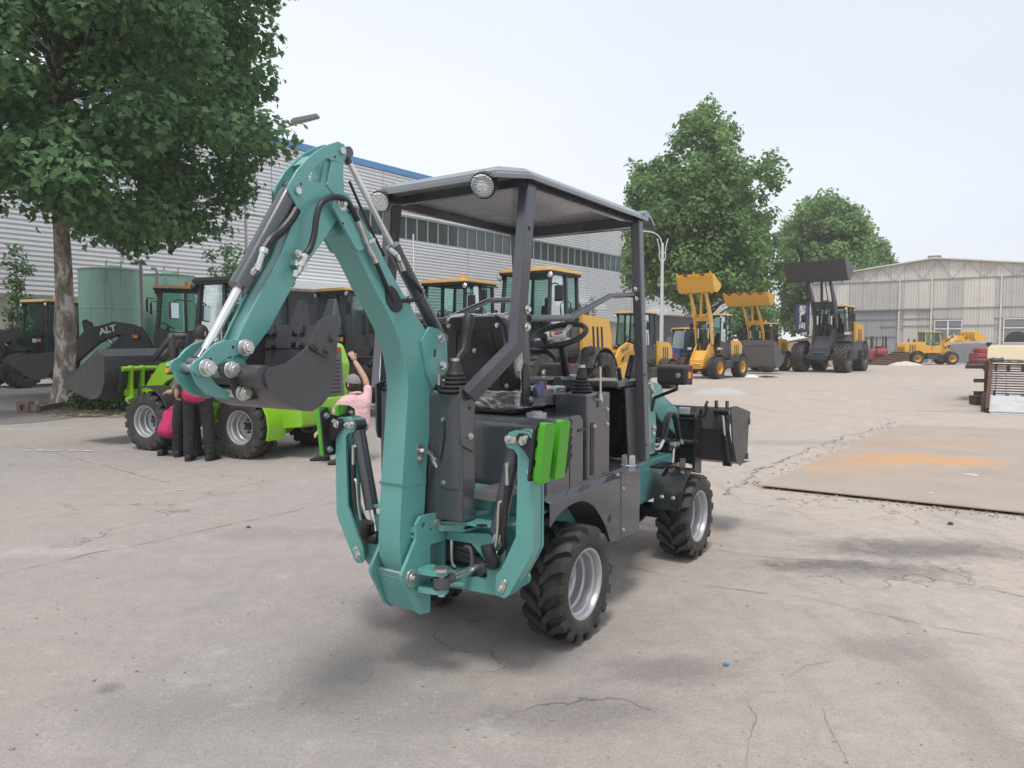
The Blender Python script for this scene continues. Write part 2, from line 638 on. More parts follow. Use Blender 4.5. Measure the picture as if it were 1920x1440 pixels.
def ground_material():
    m = bpy.data.materials.new("worn concrete")
    m.use_nodes = True
    N, Lk = _links(m)
    b = N["Principled BSDF"]
    b.inputs['Specular IOR Level'].default_value = 0.3
    tcn = N.new("ShaderNodeTexCoord")
    P = tcn.outputs['Object']

    def nz_(scale, detail=6, rough=0.55, vec=P, dist=0.0):
        n = N.new("ShaderNodeTexNoise")
        n.inputs['Scale'].default_value = scale
        n.inputs['Detail'].default_value = detail
        n.inputs['Roughness'].default_value = rough
        n.inputs['Distortion'].default_value = dist
        Lk.new(vec, n.inputs['Vector'])
        return n.outputs['Fac']

    def rng(v, a, b_, c=0.0, d=1.0):
        r = N.new("ShaderNodeMapRange")
        r.interpolation_type = 'SMOOTHSTEP'
        r.inputs['From Min'].default_value = a
        r.inputs['From Max'].default_value = b_
        r.inputs['To Min'].default_value = c
        r.inputs['To Max'].default_value = d
        Lk.new(v, r.inputs['Value'])
        return r.outputs[0]

    def mixc(f, a, b_, mode='MIX'):
        x = N.new("ShaderNodeMix")
        x.data_type = 'RGBA'
        x.blend_type = mode
        for k, v in (('Factor', f), ('A', a), ('B', b_)):
            if isinstance(v, (tuple, list)):
                x.inputs[k].default_value = (*v, 1)
            elif isinstance(v, (int, float)):
                x.inputs[k].default_value = v
            else:
                Lk.new(v, x.inputs[k])
        return x.outputs['Result']

    def mul(a, b_):
        x = N.new("ShaderNodeMath")
        x.operation = 'MULTIPLY'
        for i, v in enumerate((a, b_)):
            if isinstance(v, (int, float)):
                x.inputs[i].default_value = v
            else:
                Lk.new(v, x.inputs[i])
        return x.outputs[0]

    def add_(a, b_):
        x = N.new("ShaderNodeMath")
        x.operation = 'ADD'
        for i, v in enumerate((a, b_)):
            if isinstance(v, (int, float)):
                x.inputs[i].default_value = v
            else:
                Lk.new(v, x.inputs[i])
        return x.outputs[0]

    big = nz_(0.16, 4, 0.5)
    med = nz_(0.9, 7, 0.62)
    fine = nz_(9, 8, 0.7)
    grit = nz_(130, 3, 0.7)
    c = mixc(rng(big, 0.36, 0.64), (0.365, 0.328, 0.306), (0.415, 0.362, 0.320))
    c = mixc(rng(med, 0.40, 0.72, 0, 0.55), c, (0.350, 0.322, 0.308))
    c = mixc(rng(med, 0.42, 0.26, 0, 0.45), c, (0.510, 0.475, 0.450))
    # warm dust towards the yard's open right half, grey wear towards the left
    sep = N.new("ShaderNodeSeparateXYZ")
    Lk.new(P, sep.inputs[0])
    warm = rng(add_(sep.outputs['X'], mul(big, 3.0)), 0.5, 5.5)
    c = mixc(mul(warm, 0.55), c, (0.610, 0.510, 0.420))
    # long soft stains, stretched along the tyre tracks
    mp_ = N.new("ShaderNodeMapping")
    mp_.inputs['Rotation'].default_value = (0, 0, R(-28))
    mp_.inputs['Scale'].default_value = (1.0, 0.24, 1.0)
    Lk.new(P, mp_.inputs['Vector'])
    st = nz_(0.75, 6, 0.6, vec=mp_.outputs[0])
    c = mixc(rng(st, 0.58, 0.74, 0, 0.50), c, (0.190, 0.172, 0.165))
    mp2 = N.new("ShaderNodeMapping")
    mp2.inputs['Rotation'].default_value = (0, 0, R(12))
    mp2.inputs['Scale'].default_value = (0.22, 1.0, 1.0)
    mp2.inputs['Location'].default_value = (31, 12, 0)
    Lk.new(P, mp2.inputs['Vector'])
    st2 = nz_(0.62, 7, 0.66, vec=mp2.outputs[0])
    c = mixc(rng(st2, 0.60, 0.70, 0, 0.42), c, (0.200, 0.184, 0.176))
    c = mixc(rng(st2, 0.42, 0.31, 0, 0.36), c, (0.580, 0.545, 0.515))
    # oil spots
    oil = nz_(0.55, 3, 0.5, dist=0.8)
    c = mixc(rng(oil, 0.67, 0.76, 0, 0.45), c, (0.115, 0.105, 0.100))
    # damp, darker areas and painted shade under the machine, with soft ragged edges
    for (cx, cy, rx, ry, amt) in DAMP_SHADE:
        m_ = N.new("ShaderNodeMapping")
        m_.inputs['Location'].default_value = (-cx / rx, -cy / ry, 0)
        m_.inputs['Scale'].default_value = (1 / rx, 1 / ry, 0)
        Lk.new(P, m_.inputs['Vector'])
        ln = N.new("ShaderNodeVectorMath")
        ln.operation = 'LENGTH'
        Lk.new(m_.outputs[0], ln.inputs[0])
        e = add_(ln.outputs['Value'], add_(mul(add_(nz_(1.6, 7, 0.65), -0.5), 1.6), mul(add_(nz_(7.0, 6, 0.7), -0.5), 1.5)))
        c = mixc(rng(e, 1.30, 0.30, 0, amt), c, (0.160, 0.142, 0.133))
    # coarse mottling: worn paste, dust and scuffs of hand size
    mot = nz_(3.2, 9, 0.72)
    c = mixc(rng(mot, 0.50, 0.70, 0, 0.46), c, (0.262, 0.238, 0.224))
    c = mixc(rng(mot, 0.46, 0.30, 0, 0.40), c, (0.560, 0.520, 0.485))
    mp4 = N.new("ShaderNodeMapping")
    mp4.inputs['Rotation'].default_value = (0, 0, R(-34))
    mp4.inputs['Scale'].default_value = (3.2, 0.16, 1.0)
    Lk.new(P, mp4.inputs['Vector'])
    trk = nz_(1.3, 5, 0.6, vec=mp4.outputs[0])
    c = mixc(mul(rng(trk, 0.56, 0.70), rng(big, 0.40, 0.62, 0, 0.42)), c, (0.215, 0.195, 0.184))
    # exposed aggregate: dark and pale flecks a centimetre or two across
    agg = nz_(44, 4, 0.75)
    c = mixc(rng(agg, 0.55, 0.70, 0, 0.55), c, (0.175, 0.158, 0.148))
    c = mixc(rng(agg, 0.44, 0.30, 0, 0.45), c, (0.640, 0.600, 0.565))
    # grain
    c = mixc(rng(fine, 0.35, 0.70, 0, 0.42), c, (0.285, 0.262, 0.250))
    c = mixc(rng(grit, 0.56, 0.72, 0, 0.75), c, (0.125, 0.112, 0.105))
    c = mixc(rng(grit, 0.42, 0.30, 0, 0.55), c, (0.68, 0.65, 0.62))
    # hairline crazing
    vo = N.new("ShaderNodeTexVoronoi")
    vo.feature = 'DISTANCE_TO_EDGE'
    vo.inputs['Scale'].default_value = 0.55
    wob = N.new("ShaderNodeVectorMath")
    wob.operation = 'ADD'
    nv = N.new("ShaderNodeTexNoise")
    nv.inputs['Scale'].default_value = 2.6
    nv.inputs['Detail'].default_value = 6
    Lk.new(P, nv.inputs['Vector'])
    Lk.new(P, wob.inputs[0])
    Lk.new(nv.outputs['Color'], wob.inputs[1])
    Lk.new(wob.outputs[0], vo.inputs['Vector'])
    crk = rng(vo.outputs['Distance'], 0.0, 0.009, 1, 0)
    crk = mul(crk, rng(nz_(0.5, 2, 0.5), 0.52, 0.60))
    c = mixc(mul(crk, 0.6), c, (0.10, 0.09, 0.085))
    Lk.new(c, b.inputs['Base Color'])
    rr = rng(med, 0.3, 0.7, 0.70, 0.92)
    Lk.new(rr, b.inputs['Roughness'])
    h = add_(add_(mul(grit, 0.35), mul(agg, 0.7)), add_(mul(fine, 0.8), mul(crk, -0.8)))
    bp = N.new("ShaderNodeBump")
    bp.inputs['Strength'].default_value = 0.6
    bp.inputs['Distance'].default_value = 0.012
    Lk.new(h, bp.inputs['Height'])
    Lk.new(bp.outputs[0], b.inputs['Normal'])
    return m


M['ground'] = ground_material()
g = MB()
g.add([(-900, -60, 0), (900, -60, 0), (900, 1500, 0), (-900, 1500, 0)], [(0, 1, 2, 3)])
tag(g.build("ground", M['ground'], angle=0), kind='structure')

M['crack'] = mat("crack filler", (0.20, 0.175, 0.16), 0.9, var=0.35, scale=6)
M['joint'] = mat("joint dirt", (0.235, 0.205, 0.185), 0.9, var=0.4, scale=3)
M['chalk'] = mat("worn white paint", (0.66, 0.65, 0.63), 0.8, var=0.2, scale=9, dirt=(0.42, 0.39, 0.37), dirt_amt=0.8, dirt_scale=4)
M['damp'] = mat("dark patch", (0.150, 0.135, 0.128), 0.85, var=0.25, scale=4, dirt=(0.27, 0.24, 0.22), dirt_amt=0.9, dirt_scale=5)


def jag_line(pix, width, amp=0.012, step=0.022, z=0.004, seed=0):
    """a crack through ground points given as photo pixels"""
    rnd = random.Random(seed)
    P = [on_ground(*p) for p in pix]
    pts = []
    for a, b in zip(P[:-1], P[1:]):
        n = max(2, int((b - a).length / step))
        for k in range(n):
            pts.append(a.lerp(b, k / n))
    pts.append(P[-1])
    mb = MB()
    vs, fs = [], []
    off = 0
    for i, p in enumerate(pts):
        d = (pts[min(i + 1, len(pts) - 1)] - pts[max(0, i - 1)])
        d.z = 0
        d.normalize()
        s = Vector((-d.y, d.x, 0))
        off = off * 0.93 + rnd.gauss(0, amp * .75)
        w = width * (0.12 + 0.88 * abs(mnoise.noise(p * 3.1 + Vector((seed, 0, 0)))) ** .7) * rnd.uniform(.5, 1.0) * 0.5
        q = p + s * off
        vs += [(q.x - s.x * w, q.y - s.y * w, z), (q.x + s.x * w, q.y + s.y * w, z)]
        if i:
            k = 2 * i
            fs.append((k - 2, k - 1, k + 1, k))
    return mb.add(vs, fs)


CR = MB()
_cracks = [
    ([(-30, 1082), (140, 1048), (330, 1005), (480, 975), (560, 955), (648, 938)], 0.016, 'joint'),
    ([(0, 836), (60, 842), (130, 858), (230, 885), (320, 905)], 0.022, 'joint'),
    ([(1150, 1055), (1300, 1092), (1480, 1118), (1700, 1165), (1925, 1208)], 0.013, 'joint'),
    ([(1300, 1025), (1420, 1042), (1560, 1052), (1700, 1072), (1925, 1120)], 0.016, 'joint'),
    ([(1400, 1440), (1405, 1390), (1420, 1345), (1400, 1318), (1430, 1300), (1500, 1298)], 0.0045, 'crack'),
    ([(1590, 1435), (1565, 1390), (1545, 1350), (1545, 1330)], 0.0045, 'crack'),
    ([(1470, 1275), (1510, 1250), (1570, 1240)], 0.004, 'crack'),
    ([(640, 1128), (655, 1105), (690, 1092), (740, 1088)], 0.004, 'crack'),
    ([(1370, 930), (1430, 880), (1500, 850), (1580, 818), (1680, 792)], 0.05, 'joint'),
]
for i, (p, w_, mm) in enumerate(_cracks):
    tag(jag_line(p, w_, amp=w_ * 0.55, seed=i, z=0.004 + 0.0004 * i).build("ground_crack", M[mm], angle=0, recalc=False), kind='structure')


def ground_blot(poly, m, z, name, jit=0.06, seed=0, n=5):
    """an uneven patch lying on the ground, outlined in photo pixels"""
    rnd = random.Random(seed)
    P = [on_ground(*p) for p in poly]
    pts = []
    for i in range(len(P)):
        a, b = P[i], P[(i + 1) % len(P)]
        for k in range(n):
            q = a.lerp(b, k / n)
            s = jit * (a - b).length
            pts.append((q.x + rnd.uniform(-s, s), q.y + rnd.uniform(-s, s)))
    mb = MB().prism(pts, 'z', z - 0.002, z)
    return tag(mb.build(name, m, angle=0), kind='structure')


# worn remains of painted lines
def paint_dash(p, w_, seed, z=0.0072):
    a, b = on_ground(*p[0]), on_ground(*p[1])
    rnd = random.Random(seed)
    d = (b - a)
    L_ = d.length
    d.normalize()
    s = Vector((-d.y, d.x, 0))
    mb = MB()
    t = 0
    while t < L_:
        l = rnd.uniform(0.05, 0.35)
        if rnd.random() < 0.62:
            o0 = rnd.uniform(-0.3, 0.3) * w_
            ww = w_ * rnd.uniform(0.3, 1.0)
            pts = []
            for q in range(10):
                an = 2 * math.pi * q / 10
                pp = a + d * (t + l * 0.5 + l * 0.5 * math.cos(an) * rnd.uniform(.7, 1)) + s * (o0 + ww * .5 * math.sin(an) * rnd.uniform(.6, 1))
                pts.append((pp.x, pp.y, z))
            mb.add(pts, [tuple(range(10))])
        t += l
    return mb


for i, (p, w_) in enumerate([(((0, 845), (150, 846)), 0.12), (((150, 846), (290, 842)), 0.05), (((185, 898), (245, 893)), 0.06),
                             (((300, 925), (420, 908)), 0.04), (((1400, 785), (1560, 760)), 0.06), (((1560, 760), (1800, 712)), 0.05)]):
    tag(paint_dash(p, w_, i).build("road_marking", M['chalk'], angle=0, recalc=False), kind='structure')

# ------------------------------------------------------------------ steel plates lying on the yard
def plate_material():
    m = mat("weathered steel plate", (0.395, 0.325, 0.268), 0.62, var=0.12, scale=1.5, dirt=(0.30, 0.25, 0.21), dirt_amt=0.7, dirt_scale=1.2)
    N, Lk = _links(m)
    b = N["Principled BSDF"]
    src = b.inputs['Base Color'].links[0].from_socket
    tcn = N.new("ShaderNodeTexCoord")

    def n(scale, d=6, r=0.6, loc=(0, 0, 0), sc=(1, 1, 1)):
        mp_ = N.new("ShaderNodeMapping")
        mp_.inputs['Location'].default_value = loc
        mp_.inputs['Scale'].default_value = sc
        Lk.new(tcn.outputs['Object'], mp_.inputs['Vector'])
        x = N.new("ShaderNodeTexNoise")
        x.inputs['Scale'].default_value = scale
        x.inputs['Detail'].default_value = d
        x.inputs['Roughness'].default_value = r
        Lk.new(mp_.outputs[0], x.inputs['Vector'])
        return x.outputs['Fac']
    # rust where the coating is worn off: around two spots of the plate
    last = src
    for (qx, qy, rx, ry, amt) in ((1690, 866, 1.05, 0.62, 0.95), (1815, 872, 0.62, 0.5, 0.85), (1740, 835, 1.5, 0.6, 0.40), (1560, 880, 0.9, .9, .40)):
        _q = on_ground(qx, qy)
        cx, cy = _q.x, _q.y
        mp_ = N.new("ShaderNodeMapping")
        mp_.vector_type = 'POINT'
        mp_.inputs['Location'].default_value = (-cx / rx, -cy / ry, 0)
        mp_.inputs['Scale'].default_value = (1 / rx, 1 / ry, 0)
        Lk.new(tcn.outputs['Object'], mp_.inputs['Vector'])
        ln = N.new("ShaderNodeVectorMath")
        ln.operation = 'LENGTH'
        Lk.new(mp_.outputs[0], ln.inputs[0])
        ad = N.new("ShaderNodeMath")
        ad.operation = 'SUBTRACT'
        nn = n(3.6, 12, 0.80, sc=(1, 1.9, 1), loc=(cx, cy, 3))
        mu = N.new("ShaderNodeMath")
        mu.operation = 'MULTIPLY_ADD'
        Lk.new(nn, mu.inputs[0])
        mu.inputs[1].default_value = 6.0
        mu.inputs[2].default_value = -2.35
        Lk.new(mu.outputs[0], ad.inputs[0])
        Lk.new(ln.outputs['Value'], ad.inputs[1])
        rp = N.new("ShaderNodeMapRange")
        rp.inputs['From Min'].default_value = -0.25
        rp.inputs['From Max'].default_value = 0.55
        rp.inputs['To Max'].default_value = amt
        Lk.new(ad.outputs[0], rp.inputs['Value'])
        mxn = N.new("ShaderNodeMix")
        mxn.data_type = 'RGBA'
        Lk.new(rp.outputs[0], mxn.inputs['Factor'])
        Lk.new(last, mxn.inputs['A'])
        mxn.inputs['B'].default_value = (0.60, 0.31, 0.105, 1)
        last = mxn.outputs['Result']
    Lk.new(last, b.inputs['Base Color'])
    wv = N.new("ShaderNodeTexWave")
    wv.inputs['Scale'].default_value = 6.0
    wv.inputs['Distortion'].default_value = 2.0
    mp3 = N.new("ShaderNodeMapping")
    mp3.inputs['Rotation'].default_value = (0, 0, R(80))
    Lk.new(tcn.outputs['Object'], mp3.inputs['Vector'])
    Lk.new(mp3.outputs[0], wv.inputs['Vector'])
    bp = N.new("ShaderNodeBump")
    bp.inputs['Strength'].default_value = 0.16
    bp.inputs['Distance'].default_value = 0.02
    Lk.new(wv.outputs['Fac'], bp.inputs['Height'])
    Lk.new(bp.outputs[0], b.inputs['Normal'])
    return m


M['plate'] = plate_material()
PZ = 0.042
_pc = [on_ground(1424, 908, PZ), on_ground(1925, 960, PZ), on_ground(2400, 870, PZ), on_ground(2150, 812, PZ), on_ground(1690, 796, PZ)]
sp = MB().prism([(p.x, p.y) for p in _pc], 'z', PZ - .016, PZ)
tag(sp.build("steel_plate", M['plate'], bevel=0.004), "big rust-stained steel plate lying flat on the concrete yard", "steel plate")
M['manhole'] = mat("pale scrap", (0.5, 0.49, 0.48), 0.5)
for (px_, py_, r_) in ((1822, 891, 0.075), (1745, 925, 0.035)):
    c_ = on_ground(px_, py_, PZ)
    q = MB().prism([(c_.x + r_ * 1.25 * math.cos(a) * (0.8 + 0.2 * math.sin(3 * a)), c_.y + r_ * math.sin(a)) for a in [2 * math.pi * k / 14 for k in range(14)]], 'z', PZ + 0.001, PZ + 0.006)
    tag(q.build("scrap_disc", M['manhole']), "pale flat scrap disc lying on the orange rust stain" if r_ > .05 else "small pale scrap disc near the steel plate's front edge", "scrap")
# crumbled edge of the concrete along the plate
rub = MB()
_rr = random.Random(5)
for k in range(420):
    t = _rr.random()
    a, b = on_ground(1400, 905), on_ground(1925, 972)
    p = a.lerp(b, t) + Vector((_rr.gauss(0, .1), _rr.gauss(-.05, .12), 0))
    if k > 300:
        p = on_ground(1430, 905).lerp(on_ground(1680, 800), _rr.random()) + Vector((_rr.gauss(-.08, .06), _rr.gauss(0, .1), 0))
    s = _rr.uniform(.004, .016)
    rub.box((p.x, p.y, s * .3), (s * _rr.uniform(.7, 1.6), s * _rr.uniform(.7, 1.6), s), Matrix.Rotation(_rr.uniform(0, 3), 3, 'Z'))
M['rubble'] = mat("concrete crumbs", (0.33, 0.29, 0.26), 0.9, var=0.3, scale=30)
tag(rub.build("rubble", M['rubble'], angle=0), kind='stuff')
grv = MB()
for k in range(260):
    p = on_ground(_rr.uniform(-20, 1940), 700 + 760 * _rr.random() ** 1.0)
    s = _rr.uniform(.003, .010) * (1 if p.y < 8 else 1.8)
    grv.box((p.x, p.y, s * .25), (s * _rr.uniform(.7, 1.8), s, s * .8), Matrix.Rotation(_rr.uniform(0, 3), 3, 'Z'))
tag(grv.build("gravel", M['rubble'], angle=0), kind='stuff')

# ------------------------------------------------------------------ factory with the long corrugated wall
FA = Frame((-21.9, 30.36), 38.8)
M['clad'] = mat("pale corrugated sheet", (0.78, 0.79, 0.81), 0.42, metal=0.0, var=0.05, scale=0.6, dirt=(0.62, 0.62, 0.63), dirt_amt=0.35, dirt_scale=0.5)
M['bluetrim'] = mat("blue roof trim", (0.105, 0.275, 0.540), 0.5, var=0.06, scale=1)
M['paneglass'] = mat("dark window glass", (0.075, 0.092, 0.097), 0.10, metal=0.35, var=0.30, scale=0.45, rvar=0.05)
M['frame_alu'] = mat("grey window frame", (0.30, 0.36, 0.36), 0.45)
M['rendered'] = mat("cream rendered wall", (0.40, 0.38, 0.31), 0.8, var=0.1, scale=1)
M['darkwin'] = mat("dark doorway", (0.035, 0.037, 0.04), 0.4)
fac = thing("factory_building", "long pale grey corrugated factory building with blue roof edge and window strip", "building", FA.O, FA.rot)


def ribbed(x0, x1, z0, z1, pitch=0.215, dep=0.11, th=0.0):
    """sheet with horizontal trapezoid ribs, y=0 plane, ribs standing towards -y"""
    n = max(1, round((z1 - z0) / pitch))
    p = (z1 - z0) / n
    prof = []
    for i in range(n):
        z = z0 + i * p
        prof += [(0.0, z), (0.0, z + p * .30), (-dep, z + p * .34), (-dep, z + p * .84)]
    prof.append((0.0, z1))
    m = MB()
    vs = [(x, q[0], q[1]) for x in (x0, x1) for q in prof]
    k = len(prof)
    return m.add(vs, [(i, i + 1, k + i + 1, k + i) for i in range(k - 1)])


_sx = [-36 + 8.2 * k for k in range(15)]
for i in range(len(_sx) - 1):
    a, b = _sx[i] + 0.02, _sx[i + 1] - 0.02
    ribbed(a, b, 3.6, 8.56).build("cladding_panel", M['clad'], fac, angle=0, recalc=False)
    ribbed(a, b, 10.14, 12.78).build("cladding_panel", M['clad'], fac, angle=0, recalc=False)
    if not (_sx[i] > 5 and _sx[i + 1] < 64):
        ribbed(a, b, 8.6, 10.1).build("cladding_panel", M['clad'], fac, angle=0, recalc=False)
    MB().box2((b, -.05, 3.6), (b + .04, .02, 12.78)).build("seam_strip", M['clad'], fac)
WX0, WX1 = _sx[5], _sx[12]
MB().box2((_sx[0], .1, 0), (_sx[-1], .5, 12.6)).build("wall", M['rendered'], fac)
MB().box2((_sx[0], -.16, 12.78), (_sx[-1], .6, 13.2)).build("roof_trim", M['bluetrim'], fac, bevel=.02)
MB().box2((_sx[0], .6, 12.7), (_sx[-1], 40, 12.95)).build("roof", M['bluetrim'], fac)
npane = int((WX1 - WX0) / 1.02)
pane0 = None
for k in range(npane):
    x = WX0 + (k + .5) * (WX1 - WX0) / npane
    w_ = (WX1 - WX0) / npane - .07
    if pane0 is None:
        pane0 = MB().box((0, .04, 9.35), (w_, .02, 1.42)).build("window_pane", M['paneglass'], fac)
        pane0.location.x = x
        bar0 = MB().box((0, -.02, 9.35), (.06, .08, 1.5)).build("window_mullion", M['frame_alu'], fac)
        bar0.location.x = x - (WX1 - WX0) / npane / 2
    else:
        o_ = inst(pane0, "window_pane", fac, loc=(x, 0.0, 0))
        o_.rotation_euler = (0, 0, R(random.uniform(-.25, .25)))
        inst(bar0, "window_mullion", fac, loc=(x - (WX1 - WX0) / npane / 2, 0, 0))
MB().box2((WX0, -.06, 8.56), (WX1, .05, 8.62)).box2((WX0, -.06, 10.08), (WX1, .05, 10.14)).build("window_rail", M['frame_alu'], fac)
MB().box2((_sx[0], -.06, 3.5), (_sx[-1], .08, 3.6)).build("cladding_sill", M['frame_alu'], fac)
# low windows and doors under the cladding
for k in range(18):
    x = -30 + k * 4.4
    fr = MB().box2((x, .02, 1.2), (x + 3.2, .12, 3.3)).build("window", M['frame_alu'], fac)
    for j in range(2):
        MB().box2((x + .08 + j * 1.56, -.004, 1.28), (x + 1.52 + j * 1.56, .03, 3.22)).build("pane", M['darkwin'], fr)
# awnings over the doors
for x0, x1 in ((13.2, 21.5), (39.0, 46.0), (58, 70)):
    aw = MB().box2((x0, -2.2, 4.55), (x1, -.08, 5.05)).build("awning", M['clad'], fac, bevel=.03)
    MB().box2((x0 + .3, -.5, .02), (x1 - .3, -.09, 4.5)).build("doorway", M['darkwin'], fac)
# downpipes
for x in (-1.4, 24.0):
    MB().cyl((x, -.16, .2), (x, -.16, 9), .05, n=8).build("downpipe", M['clad'], fac)

# ------------------------------------------------------------------ shed on the right
SH = Frame((28.9, 60.2), 124.0)
M['sheetA'] = mat("weathered translucent sheet", (0.60, 0.575, 0.545), 0.7, var=0.10, scale=0.6, dirt=(0.47, 0.44, 0.41), dirt_amt=0.5, dirt_scale=0.8)
M['sheetB'] = mat("grey corrugated sheet", (0.50, 0.485, 0.465), 0.65, var=0.08, scale=0.6, dirt=(0.30, 0.29, 0.28), dirt_amt=0.4, dirt_scale=1)
M['sheetC'] = mat("pale corrugated sheet right", (0.66, 0.635, 0.60), 0.7, var=0.08, scale=0.8, dirt=(0.50, 0.46, 0.43), dirt_amt=0.5, dirt_scale=1.1)
M['bluesheet'] = mat("blue grey door sheet", (0.330, 0.345, 0.370), 0.55, var=0.08, scale=0.5, dirt=(0.25, 0.26, 0.29), dirt_amt=0.5, dirt_scale=.7)
M['skirt'] = mat("stained block skirting", (0.235, 0.245, 0.265), 0.8, var=0.2, scale=1.2, dirt=(0.42, 0.42, 0.43), dirt_amt=0.5, dirt_scale=2.2)
M['rail'] = mat("grey steel rail", (0.24, 0.24, 0.255), 0.55)
M['whitefr'] = mat("white window frame", (0.72, 0.73, 0.74), 0.5)
M['shedglass'] = mat("grey window glass", (0.21, 0.23, 0.235), 0.12, metal=0.3, var=0.25, scale=.9, rvar=.05)
M['void'] = mat("dark opening", (0.03, 0.03, 0.032), 0.7)
shed = thing("storage_shed", "wide weathered beige sheet shed with low gable roof and white framed windows", "building", SH.O, SH.rot)
SX0, SXP, SX1 = -3.5, 5.7, 18.0


def roof_z(x):
    return 8.27 - 0.122 * abs(x - SXP)


def vribbed(x0, x1, z0, zt0, zt1, pitch=0.19, dep=0.03):
    n = max(2, round((x1 - x0) / pitch))
    p = (x1 - x0) / n
    prof = []
    for i in range(n):
        x = x0 + i * p
        prof += [(x, 0.0), (x + p * .3, 0.0), (x + p * .5, -dep), (x + p * .8, -dep)]
    prof.append((x1, 0.0))
    vs = [(q[0], q[1], z0) for q in prof] + [(q[0], q[1], zt0 + (zt1 - zt0) * (q[0] - x0) / (x1 - x0)) for q in prof]
    k = len(prof)
    return MB().add(vs, [(i, i + 1, k + i + 1, k + i) for i in range(k - 1)])


ns = 21
WIN = [(5.85, 7.75, 1.55, 3.4), (10.4, 13.8, 1.55, 3.45)]
DOOR = (-2.3, 3.2)
for i in range(ns):
    a = SX0 + (SX1 - SX0) * i / ns + .01
    b = SX0 + (SX1 - SX0) * (i + 1) / ns - .01
    xm = (a + b) / 2
    mm = random.choice(['sheetA', 'sheetA', 'sheetC']) if xm < 8 else random.choice(['sheetC', 'sheetA', 'sheetC'])
    vribbed(a, b, 6.66, roof_z(a) - .02, roof_z(b) - .02).build("cladding_sheet", M[mm], shed, angle=0, recalc=False)
    mm = random.choice(['sheetA', 'sheetB', 'sheetC'])
    vribbed(a, b, 4.35, 6.62, 6.62).build("cladding_sheet", M[mm], shed, angle=0, recalc=False)
    if DOOR[0] < xm < DOOR[1]:
        continue
    inwin = any(w_[0] - .3 < xm < w_[1] + .3 for w_ in WIN)
    z0 = 3.5 if inwin else 1.55
    vribbed(a, b, z0, 4.31, 4.31).build("cladding_sheet", M[random.choice(['sheetB', 'sheetA', 'sheetB'])], shed, angle=0, recalc=False)
MB().box2((SX0, .06, 0), (SX1, .3, 6.7)).build("wall", M['sheetB'], shed)
MB().box2((DOOR[1] + .02, -.10, 0), (SX1, .05, 1.55)).build("skirting", M['skirt'], shed)
MB().box2((SX0, -.10, 0), (DOOR[0] - .02, .05, 1.55)).build("skirting", M['skirt'], shed)
for k in range(5):
    a, b = DOOR[0] + 1.1 * k, DOOR[0] + 1.1 * (k + 1) - .02
    vribbed(a, b, .05, 4.2, 4.2, pitch=.22, dep=.02).build("door_sheet", M['bluesheet' if k > 1 else 'sheetB'], shed, angle=0, recalc=False)
rl = [(SX0, SX1, 6.64), (SX0, SX1, 4.33)]
for a, b, z in rl + [(2.0, SX1, 2.95), (DOOR[0], 5.6, 3.55), (DOOR[0], DOOR[1], 2.1)]:
    MB().box2((a, -.075, z - .035), (b, -.042, z + .035)).build("rail", M['rail'], shed)
MB().box2((DOOR[0] - .4, -.2, 4.25), (5.6, -.08, 4.36)).build("door_track", M['rail'], shed)
for x in (SX0 + .05, DOOR[0] - .1, 3.35, 5.62, 10.2, 15):
    MB().box2((x - .055, -.14, 0), (x + .055, -.076, 6.7)).build("column", M['sheetC'], shed)
M['truss'] = mat('pale truss shadow tone', (0.40, 0.385, 0.37), .6)  # bars on the outer face stand in for truss shadows showing through
xs_ = [SX0 + .4 + 2.02 * k for k in range(13)]
for k in range(len(xs_) - 1):
    a, b = xs_[k], xs_[k + 1]
    m_ = (a + b) / 2
    MB().bar((a, -.055, 6.7), (m_, -.055, roof_z(m_) - .12), .012, .035, up=(0, 0, 1)).build("truss_shadow", M['truss'], shed)
    MB().bar((m_, -.061, roof_z(m_) - .12), (b, -.061, 6.7), .012, .035, up=(0, 0, 1)).build("truss_shadow", M['truss'], shed)
rt = MB()
rt.prism([(SX0 - .3, roof_z(SX0 - .3)), (SXP, roof_z(SXP)), (SX1 + .3, roof_z(SX1 + .3)), (SX1 + .3, roof_z(SX1 + .3) + .1), (SXP, roof_z(SXP) + .1), (SX0 - .3, roof_z(SX0 - .3) + .1)], 'y', -.35, 30)
rt.build("roof", M['sheetC'], shed)
MB().box((SXP, .6, 8.46), (.9, 1.2, .16)).build("ridge_cap", M['rail'], shed)
for (a, b, z0, z1) in WIN:
    fr = MB()
    t_ = .07
    fr.box2((a, -.09, z0), (b, .0, z0 + t_)).box2((a, -.09, z1 - t_), (b, .0, z1)).box2((a, -.09, z0 + t_), (a + t_, .0, z1 - t_)).box2((b - t_, -.09, z0 + t_), (b, .0, z1 - t_))
    zm = z0 + (z1 - z0) * .62
    xm = (a + b) / 2
    fr.box2((a + t_, -.085, zm - .04), (b - t_, .0, zm + .04)).box2((xm - .05, -.08, z0 + t_), (xm + .05, .0, z1 - t_))
    wf = fr.build("window", M['whitefr'], shed)
    for (xa, xb, za, zb) in ((a + t_, xm - .05, z0 + t_, zm - .04), (xm + .05, b - t_, z0 + t_, zm - .04), (a + t_, xm - .05, zm + .04, z1 - t_), (xm + .05, b - t_, zm + .04, z1 - t_)):
        MB().box2((xa, -.03, za), (xb, -.02, zb)).build("pane", M['shedglass'], wf)
    if a > 9:      # round duct behind the open lower pane
        MB().prism([(xm - .1 - .75 + .75 * math.cos(t), z0 + .1 + .8 * math.sin(t)) for t in [math.pi * k / 16 for k in range(17)]], 'y', -.05, -.034).build("duct_mouth", M['void'], wf)

